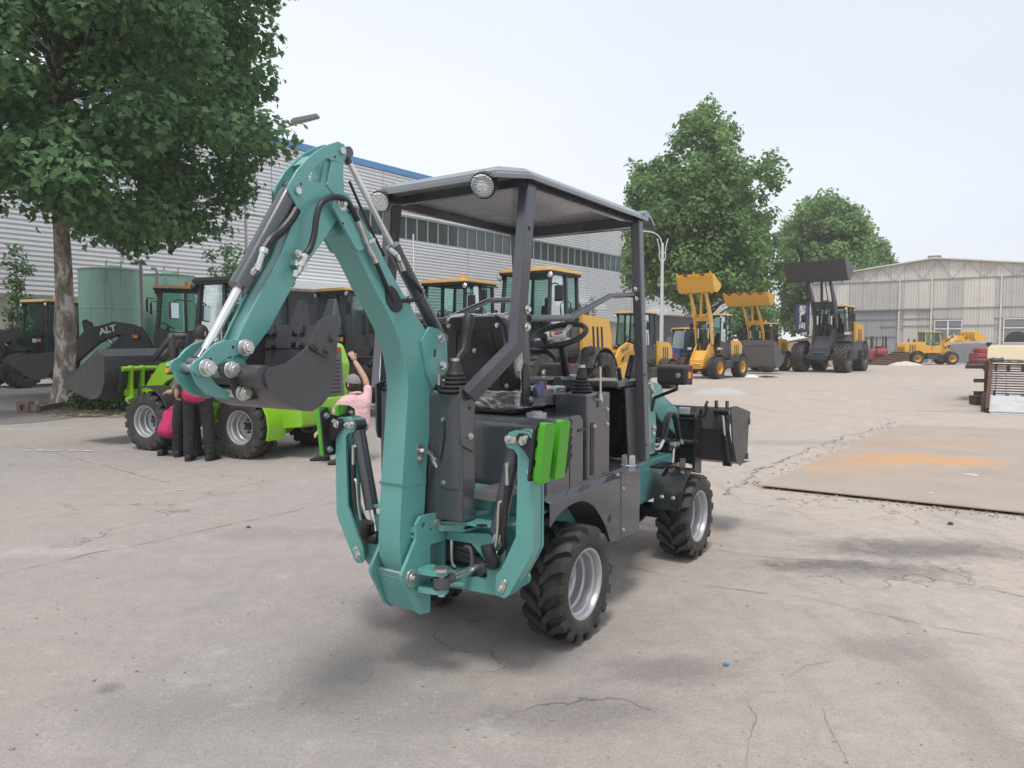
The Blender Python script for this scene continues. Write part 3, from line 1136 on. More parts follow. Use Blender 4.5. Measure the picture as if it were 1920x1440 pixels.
# sign on the shed corner: counterweight workshop
M['signblue'] = mat("navy sign board", (0.022, 0.036, 0.115), 0.45, var=0.08)
_sp = at(1504, 585, 61.5)
sg = thing("workshop_sign", "vertical navy sign with white Chinese characters at the shed's corner", "sign", (_sp.x, _sp.y, 0), R(-8))
_z0, _z1 = 1.5 + (645 - 620) / FPX * 61.5, 1.5 + (645 - 572) / FPX * 61.5
MB().box2((-.52, -.06, _z0), (.52, .06, _z1)).build("board", M['signblue'], sg, bevel=.01)
MB().cyl((.5, .15, 0), (.5, .15, _z1), .05, n=8).build("post", M['rail'], sg)
_h = (_z1 - _z0)
for k, ch in enumerate("配重车间"):
    lettering("lettering", ch, _h * .24, 'white', sg, (0, -.06, _z1 - _h * (.16 + .225 * k)), (1, 0, 0), (0, 0, 1), bold=.006, lift=.008)

# ------------------------------------------------------------------ green tanks by the factory
def tank_material():
    m = mat("weathered green tank", (0.275, 0.480, 0.395), 0.6, var=0.10, scale=1.2, dirt=(0.32, 0.46, 0.39), dirt_amt=0.5, dirt_scale=.8)
    N, Lk = _links(m)
    b = N["Principled BSDF"]
    src = b.inputs['Base Color'].links[0].from_socket
    tcn = N.new("ShaderNodeTexCoord")
    mp_ = N.new("ShaderNodeMapping")
    mp_.inputs['Scale'].default_value = (7, 7, .35)
    Lk.new(tcn.outputs['Object'], mp_.inputs['Vector'])
    n = N.new("ShaderNodeTexNoise")
    n.inputs['Scale'].default_value = 1.0
    n.inputs['Detail'].default_value = 6
    Lk.new(mp_.outputs[0], n.inputs['Vector'])
    rp = N.new("ShaderNodeMapRange")
    rp.inputs['From Min'].default_value = .54
    rp.inputs['From Max'].default_value = .75
    rp.inputs['To Max'].default_value = .75
    Lk.new(n.outputs['Fac'], rp.inputs['Value'])
    x = N.new("ShaderNodeMix")
    x.data_type = 'RGBA'
    Lk.new(rp.outputs[0], x.inputs['Factor'])
    Lk.new(src, x.inputs['A'])
    x.inputs['B'].default_value = (0.25, 0.19, 0.10, 1)
    Lk.new(x.outputs['Result'], b.inputs['Base Color'])
    return m


M['tank'] = tank_material()
for i, (px_, D_, wpx, top, lab) in enumerate([(211, 26.0, 106, 508, "rust-streaked green steel tank just behind the plane tree trunk"),
                                              (318, 28.5, 91, 518, "second green steel tank, half hidden behind the loader cabs")]):
    p = at(px_, 640, D_)
    r_ = wpx / FPX * D_ / 2
    ztop = 1.5 + (645 - top) / FPX * D_
    t = thing("steel_tank", lab, "tank", (p.x, p.y, 0), 0, "green tanks beside the factory")
    b = MB().lathe([(r_, 0), (r_, ztop * .3), (r_ + .012, ztop * .3 + .01), (r_ + .012, ztop * .3 + .04), (r_, ztop * .3 + .05), (r_, ztop * .66), (r_ + .012, ztop * .66 + .01),
                    (r_ + .012, ztop * .66 + .04), (r_, ztop * .66 + .05), (r_, ztop - .03), (r_ + .03, ztop - .03), (r_ + .03, ztop)], (0, 0, 0), (0, 0, 1), n=40)
    b.build("tank_shell", M['tank'], t)
    MB().cyl((.1, -.1, ztop), (.1, -.1, ztop + .14), .3, n=16).build("hatch", M['tank'], t)
    q = MB()
    q.tube([(-.15, 0, ztop), (-.15, 0, ztop + .3), (-.1, 0, ztop + .36)], .025, n=6)
    q.tube([(.5, -.2, ztop), (.5, -.2, ztop + .25), (.6, -.2, ztop + .3)], .025, n=6)
    q.build("vent_pipe", M['rail'], t)
    MB().tube([(r_ * .35, -r_ * .98, ztop - .1), (r_ * .35, -r_ * .98, ztop - .5)], .03, n=6).build("bracket", M['tank'], t)
for k, (px_, D_, top) in enumerate([(268, 25.5, 492), (298, 27, 505)]):
    p = at(px_, 640, D_)
    zt = 1.5 + (645 - top) / FPX * D_
    mb = MB().tube([(p.x, p.y, 0), (p.x, p.y, zt - .15), (p.x - .05, p.y, zt), (p.x - .2, p.y, zt + .02)], .055, n=8)
    tag(mb.build("standpipe", M['rail']), ["grey standpipe between the two green tanks", "grey standpipe in front of the second green tank"][k], "pipe")


# ------------------------------------------------------------------ trees
def leaf_material(name, c0, c1, c2, trans=0.25):
    m = bpy.data.materials.new(name)
    m.use_nodes = True
    N, Lk = _links(m)
    b = N["Principled BSDF"]
    a = N.new("ShaderNodeAttribute")
    a.attribute_name = "tint"
    rp = N.new("ShaderNodeValToRGB")
    rp.color_ramp.elements[0].color = (*c0, 1)
    rp.color_ramp.elements[1].color = (*c2, 1)
    e = rp.color_ramp.elements.new(.55)
    e.color = (*c1, 1)
    Lk.new(a.outputs['Fac'], rp.inputs[0])
    Lk.new(rp.outputs[0], b.inputs['Base Color'])
    b.inputs['Roughness'].default_value = 0.5
    b.inputs['Specular IOR Level'].default_value = 0.35
    tl = N.new("ShaderNodeBsdfTranslucent")
    Lk.new(rp.outputs[0], tl.inputs['Color'])
    mxn = N.new("ShaderNodeMixShader")
    mxn.inputs[0].default_value = trans
    o = N["Material Output"]
    Lk.new(b.outputs[0], mxn.inputs[1])
    Lk.new(tl.outputs[0], mxn.inputs[2])
    Lk.new(mxn.outputs[0], o.inputs['Surface'])
    return m


# a lobed plane leaf, folded along its rib: (verts, tris)
_lobed = [(0, 0, 0), (.22, -.06, .05), (.48, .04, .12), (.40, .26, .08), (.54, .50, .14), (.29, .60, .06), (0, 1.0, -.16),
          (-.29, .60, .06), (-.54, .50, .14), (-.40, .26, .08), (-.48, .04, .12), (-.22, -.06, .05)]
LEAF_V = np.array(_lobed + [(0, .42, .0)], dtype=np.float32)
LEAF_F = [(i, (i + 1) % 12, 12) for i in range(12)]
LEAF6_V = np.array([(0, 0, 0), (.42, .22, .08), (.34, .66, .05), (0, 1, -.08), (-.34, .66, .05), (-.42, .22, .08)], dtype=np.float32)
LEAF6_F = [(0, 1, 2), (0, 2, 3), (0, 3, 4), (0, 4, 5)]


def cloud_mesh(name, pos, out_dir, size, m, tmplV, tmplF, rng, tint, droop=0.35, rand=0.9):
    """many leaf-sized faces as one mesh; pos (n,3), out_dir (n,3), size (n,)"""
    n = len(pos)
    k = len(tmplV)
    nrm = out_dir * 0.6 + rng.normal(0, rand, (n, 3)) * .55 + np.array([0, 0, .55])
    nrm /= np.linalg.norm(nrm, axis=1)[:, None] + 1e-9
    t = rng.normal(0, 1, (n, 3)) + out_dir * .5 + np.array([0, 0, -droop])
    t -= nrm * (t * nrm).sum(1)[:, None]
    t /= np.linalg.norm(t, axis=1)[:, None] + 1e-9
    s = np.cross(t, nrm)
    V = (pos[:, None, :] + size[:, None, None] * (tmplV[None, :, 0:1] * s[:, None, :] + tmplV[None, :, 1:2] * t[:, None, :] + tmplV[None, :, 2:3] * nrm[:, None, :]))
    V = V.reshape(-1, 3).astype(np.float32)
    F = (np.array(tmplF, dtype=np.int32)[None] + (np.arange(n, dtype=np.int32) * k)[:, None, None]).reshape(-1, 3)
    me = bpy.data.meshes.new(name)
    me.vertices.add(len(V))
    me.vertices.foreach_set("co", V.ravel())
    me.loops.add(F.size)
    me.loops.foreach_set("vertex_index", F.ravel())
    me.polygons.add(len(F))
    me.polygons.foreach_set("loop_start", np.arange(0, F.size, 3, dtype=np.int32))
    at_ = me.attributes.new("tint", 'FLOAT', 'POINT')
    at_.data.foreach_set("value", np.repeat(tint, k).astype(np.float32))
    me.update(calc_edges=True)
    me.materials.append(m)
    return me


def in_poly(poly, x, y):
    c = False
    j = len(poly) - 1
    for i in range(len(poly)):
        xi, yi = poly[i]
        xj, yj = poly[j]
        if (yi > y) != (yj > y) and x < (xj - xi) * (y - yi) / (yj - yi) + xi:
            c = not c
        j = i
    return c


def project(p):
    v = Vector(p) - CAM
    d = v.dot(V_F)
    return 960 + FPX * v.dot(V_R) / d, 720 - FPX * v.dot(V_U) / d


def crown_clumps(base, outline, rad, n, seed, rmin, rmax, zr, margin=0.6):
    """clump centres inside the crown's volume (a round plan, the side view as in the outline)"""
    rnd = random.Random(seed)
    out_ = []
    tries = 0
    while len(out_) < n and tries < 60000:
        tries += 1
        a, rr = rnd.uniform(0, 2 * math.pi), rad * math.sqrt(rnd.random())
        z = rnd.uniform(*zr)
        p = Vector((base[0] + rr * math.cos(a), base[1] + rr * math.sin(a) * .85, z))
        r_ = rnd.uniform(rmin, rmax)
        ok = True
        for dx, dz in ((0, 0), (1, 0), (-1, 0), (0, 1), (0, -1), (.7, .7), (-.7, .7), (.7, -.7), (-.7, -.7)):
            if not in_poly(outline, *project(p + Vector((dx * r_ * margin, 0, dz * r_ * margin)))):
                ok = False
                break
        if ok:
            out_.append((p, r_))
    return out_


def clump_leaves(clumps, per, rng, flat=.8, size=(.16, .24)):
    P, O, T = [], [], []
    for (c, r_) in clumps:
        n = int(per * (r_ ** 2) * rng.uniform(.8, 1.2))
        d = rng.normal(0, 1, (n, 3))
        d /= np.linalg.norm(d, axis=1)[:, None]
        rr = r_ * (rng.random(n) ** .36)
        # lumpy outline
        lump = 1 + .28 * np.sin(d[:, 0] * 5 + c[0] * 3) * np.cos(d[:, 1] * 4 + c[1] * 2) + .12 * np.sin(d[:, 2] * 9 + c[2])
        p = np.array(c) + d * (rr * lump)[:, None] * np.array([1, 1, flat])
        P.append(p)
        O.append(d)
        base = rng.normal(.42, .12)
        T.append(np.clip(base + rng.normal(0, .16, n) + (rng.random(n) < .06) * .3, 0, 1))
    P, O, T = np.concatenate(P), np.concatenate(O), np.concatenate(T)
    S = rng.uniform(size[0], size[1], len(P))
    return P, O, S, T


def bark_material():
    m = mat("mottled plane bark", (0.215, 0.175, 0.145), 0.85, var=0.2, scale=5, bump=0.35, bump_scale=14)
    N, Lk = _links(m)
    b = N["Principled BSDF"]
    src = b.inputs['Base Color'].links[0].from_socket
    tcn = N.new("ShaderNodeTexCoord")
    mp_ = N.new("ShaderNodeMapping")
    mp_.inputs['Scale'].default_value = (3.2, 3.2, 1.35)
    Lk.new(tcn.outputs['Object'], mp_.inputs['Vector'])
    n = N.new("ShaderNodeTexNoise")
    n.inputs['Scale'].default_value = 1.7
    n.inputs['Detail'].default_value = 5
    n.inputs['Roughness'].default_value = .62
    n.inputs['Distortion'].default_value = .6
    Lk.new(mp_.outputs[0], n.inputs['Vector'])
    rp = N.new("ShaderNodeValToRGB")
    rp.color_ramp.interpolation = 'CONSTANT'
    rp.color_ramp.elements[0].color = (.120, .100, .088, 1)
    rp.color_ramp.elements[0].position = 0
    rp.color_ramp.elements[1].color = (.640, .610, .565, 1)
    rp.color_ramp.elements[1].position = .56
    for p_, c_ in ((.40, (.225, .185, .155)), (.50, (.37, .325, .28))):
        e = rp.color_ramp.elements.new(p_)
        e.color = (*c_, 1)
    Lk.new(n.outputs['Fac'], rp.inputs[0])
    x = N.new("ShaderNodeMix")
    x.data_type = 'RGBA'
    x.inputs['Factor'].default_value = .78
    Lk.new(src, x.inputs['A'])
    Lk.new(rp.outputs[0], x.inputs['B'])
    Lk.new(x.outputs['Result'], b.inputs['Base Color'])
    return m


M['bark'] = bark_material()
M['bark2'] = mat("grey bark", (0.13, 0.11, 0.095), 0.85, var=0.3, scale=3)
M['leafdark'] = leaf_material("plane leaves", (0.072, 0.150, 0.074), (0.145, 0.268, 0.122), (0.290, 0.430, 0.175), .46)
M['leafmid'] = leaf_material("far plane leaves", (0.095, 0.185, 0.066), (0.200, 0.335, 0.118), (0.330, 0.455, 0.180), .38)
M['leafhedge'] = leaf_material("hedge leaves", (0.020, 0.050, 0.018), (0.050, 0.110, 0.032), (0.150, 0.220, 0.060), .2)


def limb(mb, p0, p1, r0, r1, rnd, bend=.12, n=7, sides=9):
    p0, p1 = Vector(p0), Vector(p1)
    L_ = (p1 - p0).length
    j = Vector((rnd.uniform(-1, 1), rnd.uniform(-1, 1), rnd.uniform(0, 1))) * bend * L_
    pts = [p0.lerp(p1, t) + j * (4 * t * (1 - t)) + Vector((rnd.uniform(-1, 1), rnd.uniform(-1, 1), 0)) * .012 * L_ for t in [k / n for k in range(n + 1)]]
    mb.tube(pts, [r0 + (r1 - r0) * k / n for k in range(n + 1)], n=sides)
    return pts


def big_tree():
    base = at(122, 757, 17.6)
    t = thing("plane_tree", "large plane tree with mottled peeling bark at the yard's left edge", "tree", (base.x, base.y, 0))
    rnd = random.Random(3)
    loc0 = Vector((base.x, base.y, 0))
    trunk = MB()
    # trunk: flared foot, burr at head height, slight lean
    zs = [0, .08, .2, .45, .9, 1.5, 1.85, 2.1, 2.6, 3.3, 4.2, 5.2, 6.4, 7.8, 9.5]
    rs = [.36, .33, .29, .255, .235, .225, .25, .225, .20, .19, .18, .165, .14, .11, .07]
    n = 22
    vs, fs = [], []
    for i, (z, r_) in enumerate(zip(zs, rs)):
        cx = .05 * math.sin(z * .8) + .07 * (z > 1) * min(1, (z - 1) / 3)
        for k in range(n):
            a = 2 * math.pi * k / n
            w_ = 1 + .10 * mnoise.noise(Vector((math.cos(a) * 1.3, math.sin(a) * 1.3, z * 1.1))) + (.10 * math.cos(a * 5 + 1) if z < .3 else 0)
            vs.append((cx + r_ * w_ * math.cos(a), r_ * w_ * math.sin(a), z))
    for i in range(len(zs) - 1):
        for k in range(n):
            fs.append((i * n + k, i * n + (k + 1) % n, (i + 1) * n + (k + 1) % n, (i + 1) * n + k))
    trunk.add(vs, fs)
    trunk.build("trunk", M['bark'], t, angle=60)
    outline = [(-420, 400), (0, 400), (40, 375), (95, 392), (165, 432), (212, 448), (300, 458), (400, 428), (455, 378), (520, 325), (550, 275), (562, 225), (500, 182), (502, 95),
               (515, -30), (520, -420), (-600, -420)]
    cl = crown_clumps((base.x + .1, base.y, 0), outline, 6.6, 330, 11, .45, 1.0, (3.3, 14.0), margin=.30)
    rng = np.random.default_rng(4)
    P, O, S, T = clump_leaves(cl, 600, rng, size=(.085, .195))
    # crown-level shading comes from the light; the tint varies by clump only
    P = P - np.array([base.x, base.y, 0])
    # limbs to some clumps
    br = MB()
    for (c, r_) in cl[::4]:
        lc = c - loc0
        if lc.z < 5.6 or (lc.z < 8 and Vector((lc.x, lc.y)).length > 2.6):
            continue
        z0 = max(4.6, min(9, lc.z - 1.0 - .25 * Vector((lc.x, lc.y)).length))
        limb(br, (.08, 0, z0), lc, .075, .016, rnd, n=6, sides=6)
    br.build("branches", M['bark2'], t)
    # the 300 nearest, largest leaves are single parts, the rest one mass
    dist = (P[:, 1] + base.y)
    vis = np.array([-10 < project(p + np.array([base.x, base.y, 0]))[0] < 575 and project(p + np.array([base.x, base.y, 0]))[1] > -5 for p in P])
    order = np.argsort(np.where(vis, dist - S * 8, 99))
    near = order[:300]
    rest = order[300:]
    me = cloud_mesh("leaves", P[rest], O[rest], S[rest], M['leafdark'], LEAF_V, LEAF_F, rng, T[rest])
    lo = bpy.data.objects.new("leaves", me)
    COL.objects.link(lo)
    lo.parent = t
    tag(lo, kind='stuff')
    proto = [cloud_mesh("leaf", np.zeros((1, 3)), np.array([[0, -.6, .3]]), np.ones(1), M['leafdark'], LEAF_V, LEAF_F, rng, np.array([tt])) for tt in (.3, .42, .55, .75)]
    for i in near:
        o_ = bpy.data.objects.new("leaf", rnd.choice(proto))
        COL.objects.link(o_)
        o_.parent = t
        o_.location = P[i]
        o_.rotation_euler = (rnd.uniform(-.8, .8), rnd.uniform(-.8, .8), rnd.uniform(-1.2, 1.2))
        o_.scale = (S[i],) * 3
    return t


big_tree()


def mid_tree(px_, D_, outline, rad, n, seed, lab, rr=(.45, 1.1), per=230, size=(.17, .30), trunk_r=.3, zmin=3.2, zmax=20):
    base = at(px_, 645, D_)
    t = thing("plane_tree", lab, "tree", (base.x, base.y, 0), 0, "broad green trees across the yard")
    rnd = random.Random(seed)
    rng = np.random.default_rng(seed)
    # upright lobes first, then small clumps over each lobe's skin
    lobes = crown_clumps((base.x, base.y, 0), outline, rad, n // 11, seed, 1.1, 2.1, (zmin, zmax), margin=.95)
    cl = []
    for (lc_, lr) in lobes:
        for q in range(11):
            d_ = Vector(rng.normal(0, 1, 3))
            d_.normalize()
            p_ = lc_ + Vector((d_.x * lr, d_.y * lr, d_.z * lr * 1.45)) * rng.uniform(.75, 1.0)
            if in_poly(outline, *project(p_)):
                cl.append((p_, rng.uniform(rr[0], rr[1]) * .8))
    cl += crown_clumps((base.x, base.y, 0), outline, rad, n // 5, seed + 1, rr[0], rr[1], (zmin, zmax), margin=.5)
    P, O, S, T = clump_leaves(cl, per, rng, size=size, flat=1.0)
    P = P - np.array([base.x, base.y, 0])
    me = cloud_mesh("crown", P, O, S, M['leafmid'], LEAF6_V, LEAF6_F, rng, T, droop=.2)
    lo = bpy.data.objects.new("crown", me)
    COL.objects.link(lo)
    lo.parent = t
    tr = MB()
    top = max(c[0].z for c in cl)
    limb(tr, (0, 0, -.1), (.3, 0, top * .72), trunk_r, .06, rnd, bend=.02, n=9, sides=10)
    for (c, r_) in cl[::6]:
        lc = c - Vector((base.x, base.y, 0))
        limb(tr, (.1, 0, max(2.5, lc.z * .55)), lc, .10, .02, rnd, n=5, sides=5)
    tr.build("trunk", M['bark2'], t)
    return t


mid_tree(1312, 48, [(1130, 505), (1143, 480), (1168, 470), (1165, 430), (1178, 400), (1172, 350), (1184, 320), (1205, 278), (1222, 270), (1230, 290), (1256, 285), (1262, 222), (1280, 205), (1300, 215), (1322, 202), (1338, 190), (1350, 205), (1368, 215), (1372, 275), (1388, 265), (1398, 290),
                    (1408, 310), (1428, 300), (1444, 275), (1455, 290), (1468, 320), (1464, 345), (1466, 400), (1460, 440), (1475, 480), (1475, 540), (1440, 585), (1400, 560), (1330, 560), (1290, 570), (1200, 548)], 6.8, 560, 21, "tall leafy plane tree behind the yellow loader with its bucket raised", per=300)
mid_tree(1545, 70, [(1440, 600), (1455, 450), (1480, 410), (1508, 375), (1528, 333), (1552, 335), (1568, 378), (1600, 392), (1622, 402), (1630, 440), (1640, 520), (1600, 620), (1500, 640)], 6.5, 420, 22,
         "plane tree rising behind the raised dark bucket", rr=(.5, 1.3), per=210, size=(.22, .38))
mid_tree(1645, 86, [(1600, 530), (1612, 470), (1635, 448), (1660, 465), (1678, 500), (1660, 560), (1600, 600)], 4.5, 160, 23, "low tree peeking over the left slope of the shed roof", rr=(.5, 1.2), per=210, size=(.24, .40), zmin=5)
mid_tree(1395, 62, [(1360, 640), (1362, 560), (1400, 540), (1440, 540), (1460, 600), (1450, 650)], 4, 80, 24, "dark leafy tree low behind the yellow loaders", rr=(.5, 1.0), per=200, size=(.2, .34), zmin=1.5, zmax=9)


def sapling(px_, D_, y0, y1, wpx, seed, lab):
    base = at(px_, 645, D_)
    t = thing("young_tree", lab, "tree", (base.x, base.y, 0), 0, "slim young trees along the factory wall")
    rnd = random.Random(seed)
    rng = np.random.default_rng(seed)
    zt, zb = 1.5 + (645 - y0) / FPX * D_, 1.5 + (645 - y1) / FPX * D_
    st = MB()
    cl = []
    for k in range(5):
        q = Vector((rnd.uniform(-.25, .25), rnd.uniform(-.2, .2), 0))
        tip = q + Vector((rnd.uniform(-.5, .5) * wpx / FPX * D_, rnd.uniform(-.3, .3), zt * rnd.uniform(.8, 1)))
        pts = limb(st, q, tip, .028, .008, rnd, bend=.03, sides=6)
        for p in pts[3:]:
            if p.z > zb:
                cl.append((p + Vector((rnd.gauss(0, .1), rnd.gauss(0, .1), 0)), rnd.uniform(.22, .42)))
    st.build("stems", M['bark2'], t)
    P, O, S, T = clump_leaves(cl, 420, rng, size=(.09, .17))
    me = cloud_mesh("crown", P, O, S, M['leafdark'], LEAF6_V, LEAF6_F, rng, T)
    lo = bpy.data.objects.new("crown", me)
    COL.objects.link(lo)
    lo.parent = t


sapling(48, 29.5, 462, 625, 38, 31, "slim many-stemmed young tree against the wall at far left")
sapling(420, 30, 452, 600, 60, 32, "young leafy tree behind the black canopy with an amber beacon")
sapling(1100, 62, 560, 640, 30, 33, "small young tree near the factory's far end")


def hedge(p0, p1, depth, h, seed, lab, dens=900, size=(.05, .09)):
    a, b = Vector(p0), Vector(p1)
    d = (b - a)
    L_ = d.length
    d.normalize()
    s = Vector((-d.y, d.x, 0))
    t = thing("hedge", lab, "hedge", (a.x, a.y, 0), 0)
    rng = np.random.default_rng(seed)
    n = int(dens * L_)
    u = rng.uniform(0, L_, n)
    v = rng.uniform(-.5, .5, n)
    v = np.sign(v) * np.abs(v * 2) ** .5 * .5 * depth
    z = h * (rng.random(n) ** .6)
    z *= 1 + .12 * np.sin(u * 3.1 + seed) * np.cos(u * 1.3)
    P = np.outer(u, np.array(d)) + np.outer(v, np.array(s)) + np.outer(z, [0, 0, 1])
    O = np.outer(v / depth * 2, np.array(s)) + np.outer(z / h - .3, [0, 0, 1])
    tint = np.clip(rng.normal(.45, .18, n), 0, 1)
    me = cloud_mesh("foliage", P, O, rng.uniform(size[0], size[1], n), M['leafhedge'], LEAF6_V, LEAF6_F, rng, tint)
    o = bpy.data.objects.new("foliage", me)
    COL.objects.link(o)
    o.parent = t
    q = MB()
    rnd = random.Random(seed)
    for k in range(int(L_ * 5)):
        x = d * rnd.uniform(.1, L_ - .1) + s * rnd.uniform(-.3, .3) * depth
        limb(q, x, x + Vector((rnd.gauss(0, .1), rnd.gauss(0, .1), h * .8)), .012, .004, rnd, sides=5, n=4)
    q.build("stems", M['bark2'], t)['kind'] = 'stuff'
    return t


_a, _b = on_ground(160, 765), on_ground(470, 775)
hedge(_a, _b, .9, .75, 41, "clipped green hedge at the foot of the plane tree", dens=2600, size=(.05, .10))
_a, _b = at(1235, 680, 44), at(1330, 680, 44)
hedge(_a, _b, 1.2, .95, 42, "low hedge behind the yellow loaders", dens=1500, size=(.09, .16))
_a, _b = at(1455, 680, 50), at(1540, 680, 50)
hedge(_a, _b, 1.2, .9, 43, "low hedge beside the wooden crates", dens=1500, size=(.1, .17))

# planting bed with fallen leaves, timber edging and a hollow block
M['soil'] = mat("trodden soil", (0.150, 0.120, 0.095), 0.95, var=0.3, scale=3, bump=.4, bump_scale=25)
M['asphalt'] = mat("dark wet asphalt", (0.20, 0.185, 0.175), 0.7, var=0.25, scale=2, bump=.2, bump_scale=60)
ground_blot([(-60, 800), (60, 793), (150, 783), (105, 771), (20, 770), (-60, 775)], M['asphalt'], .006, "asphalt_patch", jit=.03, seed=2)
ground_blot([(70, 776), (160, 783), (260, 776), (420, 778), (470, 770), (300, 752), (150, 750), (90, 758)], M['soil'], .014, "soil_bed", jit=.03, seed=3)
fl = MB()
for k in range(260):
    p = on_ground(_rr.uniform(90, 440), _rr.uniform(762, 783))
    s = _rr.uniform(.03, .07)
    a = _rr.uniform(0, 6.28)
    fl.add([(p.x + s * math.cos(a + t), p.y + s * math.sin(a + t), .02 + _rr.uniform(0, .02)) for t in (0, 1.3, 3.1, 4.6)], [(0, 1, 2, 3)])
M['deadleaf'] = mat("fallen leaves", (0.40, 0.37, 0.20), 0.7, var=0.4, scale=4)
tag(fl.build("fallen_leaves", M['deadleaf'], angle=0, recalc=False), kind='stuff')
M['timber'] = mat("weathered timber", (0.13, 0.085, 0.062), 0.85, var=0.3, scale=8)
for k, (pa, pb, w_) in enumerate([((72, 772), (122, 763), .12), ((120, 765), (165, 752), .10)]):
    a, b = on_ground(*pa), on_ground(*pb)
    tag(MB().bar(a + Vector((0, 0, .055)), b + Vector((0, 0, .07)), .05, w_).build("timber_beam", M['timber'], bevel=.006),
        ["weathered timber beam lying in front of the plane tree", "weathered timber edging running under the hedge"][k], "timber")
M['brick'] = mat("brown block", (0.215, 0.140, 0.105), 0.85, var=0.2, scale=9)
_p = on_ground(42, 774)
tag(MB().prism([(-.13, 0), (.13, 0), (.13, .24), (-.13, .24)], 'y', 0, .22, holes=[[(-.05, .03), (.05, .03), (.05, .16), (-.05, .16)]]).build("hollow_block", M['brick'], bevel=.006),
    "brown hollow block on the ground at left of the tree", "block").location = (_p.x, _p.y, .008)
M['kerb'] = mat("mossy kerb stone", (0.20, 0.20, 0.15), .9, var=.2, scale=6)
for k, (px_, py_, w_, lab) in enumerate([(59, 773, .30, "short dark kerb stone beside the hollow block"), (88, 757, .34, "mossy kerb stone behind the tree foot")]):
    _p = on_ground(px_, py_)
    tag(MB().box((0, 0, .085), (w_, .14, .15)).build("kerb_stone", M['kerb'], bevel=.01), lab, "kerb stone").location = (_p.x, _p.y, .008)

# ------------------------------------------------------------------ street lamps
M['galv'] = mat("galvanised lamp post", (0.62, 0.63, 0.64), .5, metal=.2)
M['lamphead'] = mat("grey lamp head", (0.30, 0.31, 0.32), .5)
_b = at(466, 645, 25.0)
zt = 1.5 + (645 - 236) / FPX * 25
sl = thing("street_lamp", "street lamp whose flat grey head pokes out of the plane tree", "street lamp", (_b.x, _b.y, 0), 0)
MB().cyl((0, 0, 0), (0, 0, zt - .9), .07, .045, n=12).build("post", M['galv'], sl)
MB().tube([(0, 0, zt - .95), (.35, 0, zt - .65), (1.85, 0, zt - .05)], .03, n=8, smooth=4).build("arm", M['galv'], sl)
hd = MB().prism(rounded([(-.12, -.05), (.80, -.05), (.86, .0), (.80, .05), (.0, .09), (-.12, .04)], .03), 'y', -.15, .15)
ho = hd.build("lamp_head", M['lamphead'], sl, bevel=.02)
ho.location = (1.77, 0, zt - .02)
ho.rotation_euler = (0, R(-14), 0)
_b = at(1240, 645, 39.5)
zt = 1.5 + (645 - 458) / FPX * 39.5
sl = thing("street_lamp", "white street lamp with curled bracket in front of the tall tree", "street lamp", (_b.x, _b.y, 0), 0)
MB().cyl((0, 0, 0), (0, 0, zt), .13, .075, n=12).build("post", M['galv'], sl)
q = MB()
for s in (-1, 1):
    q.tube([(s * .07, 0, zt - 1.0), (s * .17, 0, zt - .8), (s * .17, 0, zt - .3), (s * .3, 0, zt + .25)], .03, n=7, smooth=4)
    q.tube([(s * .05, 0, zt - .55), (s * .17, 0, zt - .5)], .025, n=6)
q.tube([(0, 0, zt - .2), (-.15, 0, zt + .3), (-.55, 0, zt + .58), (-1.35, 0, zt + .68)], .035, n=8, smooth=5)
q.build("arm", M['galv'], sl)
MB().box((-1.5, 0, zt + .69), (.5, .2, .1)).build("lamp_head", M['lamphead'], sl, bevel=.02)

# =====================================================================================
# WHEELS (shared by all machines)
# =====================================================================================
def tyre_mb(Rr, w, rim, lug_h, n, lug_w, skew=.35, style='lug', sides=44):
    """tyre round local y, centred; lugs stand on the tread in two staggered rows"""
    mb = MB()
    rb = Rr - lug_h
    prof = [(rim * .97, -w * .36), (rim * 1.0, -w * .43), (rim * 1.10, -w * .47), ((rim + rb) / 2, -w * .505), (rb * .93, -w * .495), (rb * .985, -w * .43), (rb, -w * .30), (rb * 1.004, 0),
            (rb, w * .30), (rb * .985, w * .43), (rb * .93, w * .495), ((rim + rb) / 2, w * .505), (rim * 1.10, w * .47), (rim * 1.0, w * .43), (rim * .97, w * .36)]
    mb.lathe(prof, (0, 0, 0), (0, 1, 0), n=sides, caps=False)
    da = 2 * math.pi / n
    for s in (-1, 1):
        for i in range(n):
            a0 = da * (i + (0.5 if s > 0 else 0))
            hw = lug_w / Rr / 2
            # stations: (across, turn, half width, top radius, foot radius)
            if style == 'lug':
                st = [(.505, -.02, hw * .85, rb * .945, rb * .86), (.495, 0, hw * 1.0, Rr * .965, rb * .88), (.43, .0, hw * 1.05, Rr * .992, rb * .95), (.20, skew * .35, hw * .95, Rr, rb * .985), (.13, skew * .62, hw * .95, Rr, rb * .985), (-.015, skew, hw * .9, Rr, rb * .985)]
            else:   # long curved bars of a big loader tyre
                st = [(.505, -.05, hw * 1.1, rb * .93, rb * .84), (.49, 0, hw * 1.15, Rr * .965, rb * .88), (.36, .08 * skew, hw * 1.1, Rr * .995, rb * .96), (.18, .55 * skew, hw, Rr, rb * .985), (.02, skew, hw, Rr, rb * .985)]
            vs = []
            for (t, da_, h_, rt, rf) in st:
                for (aa, rr) in ((-h_ * 1.12, rf), (-h_ * .92, rt), (h_ * .92, rt), (h_ * 1.12, rf)):
                    a = a0 + da_ + aa
                    vs.append((rr * math.sin(a), s * t * w, rr * math.cos(a)))
            fs = [(0, 1, 2, 3)]
            for j in range(len(st) - 1):
                o = 4 * j
                for q in range(3):
                    fs.append((o + q, o + q + 1, o + 5 + q, o + 4 + q))
            o = 4 * (len(st) - 1)
            fs.append((o + 3, o + 2, o + 1, o))
            mb.add(vs, fs)
    return mb


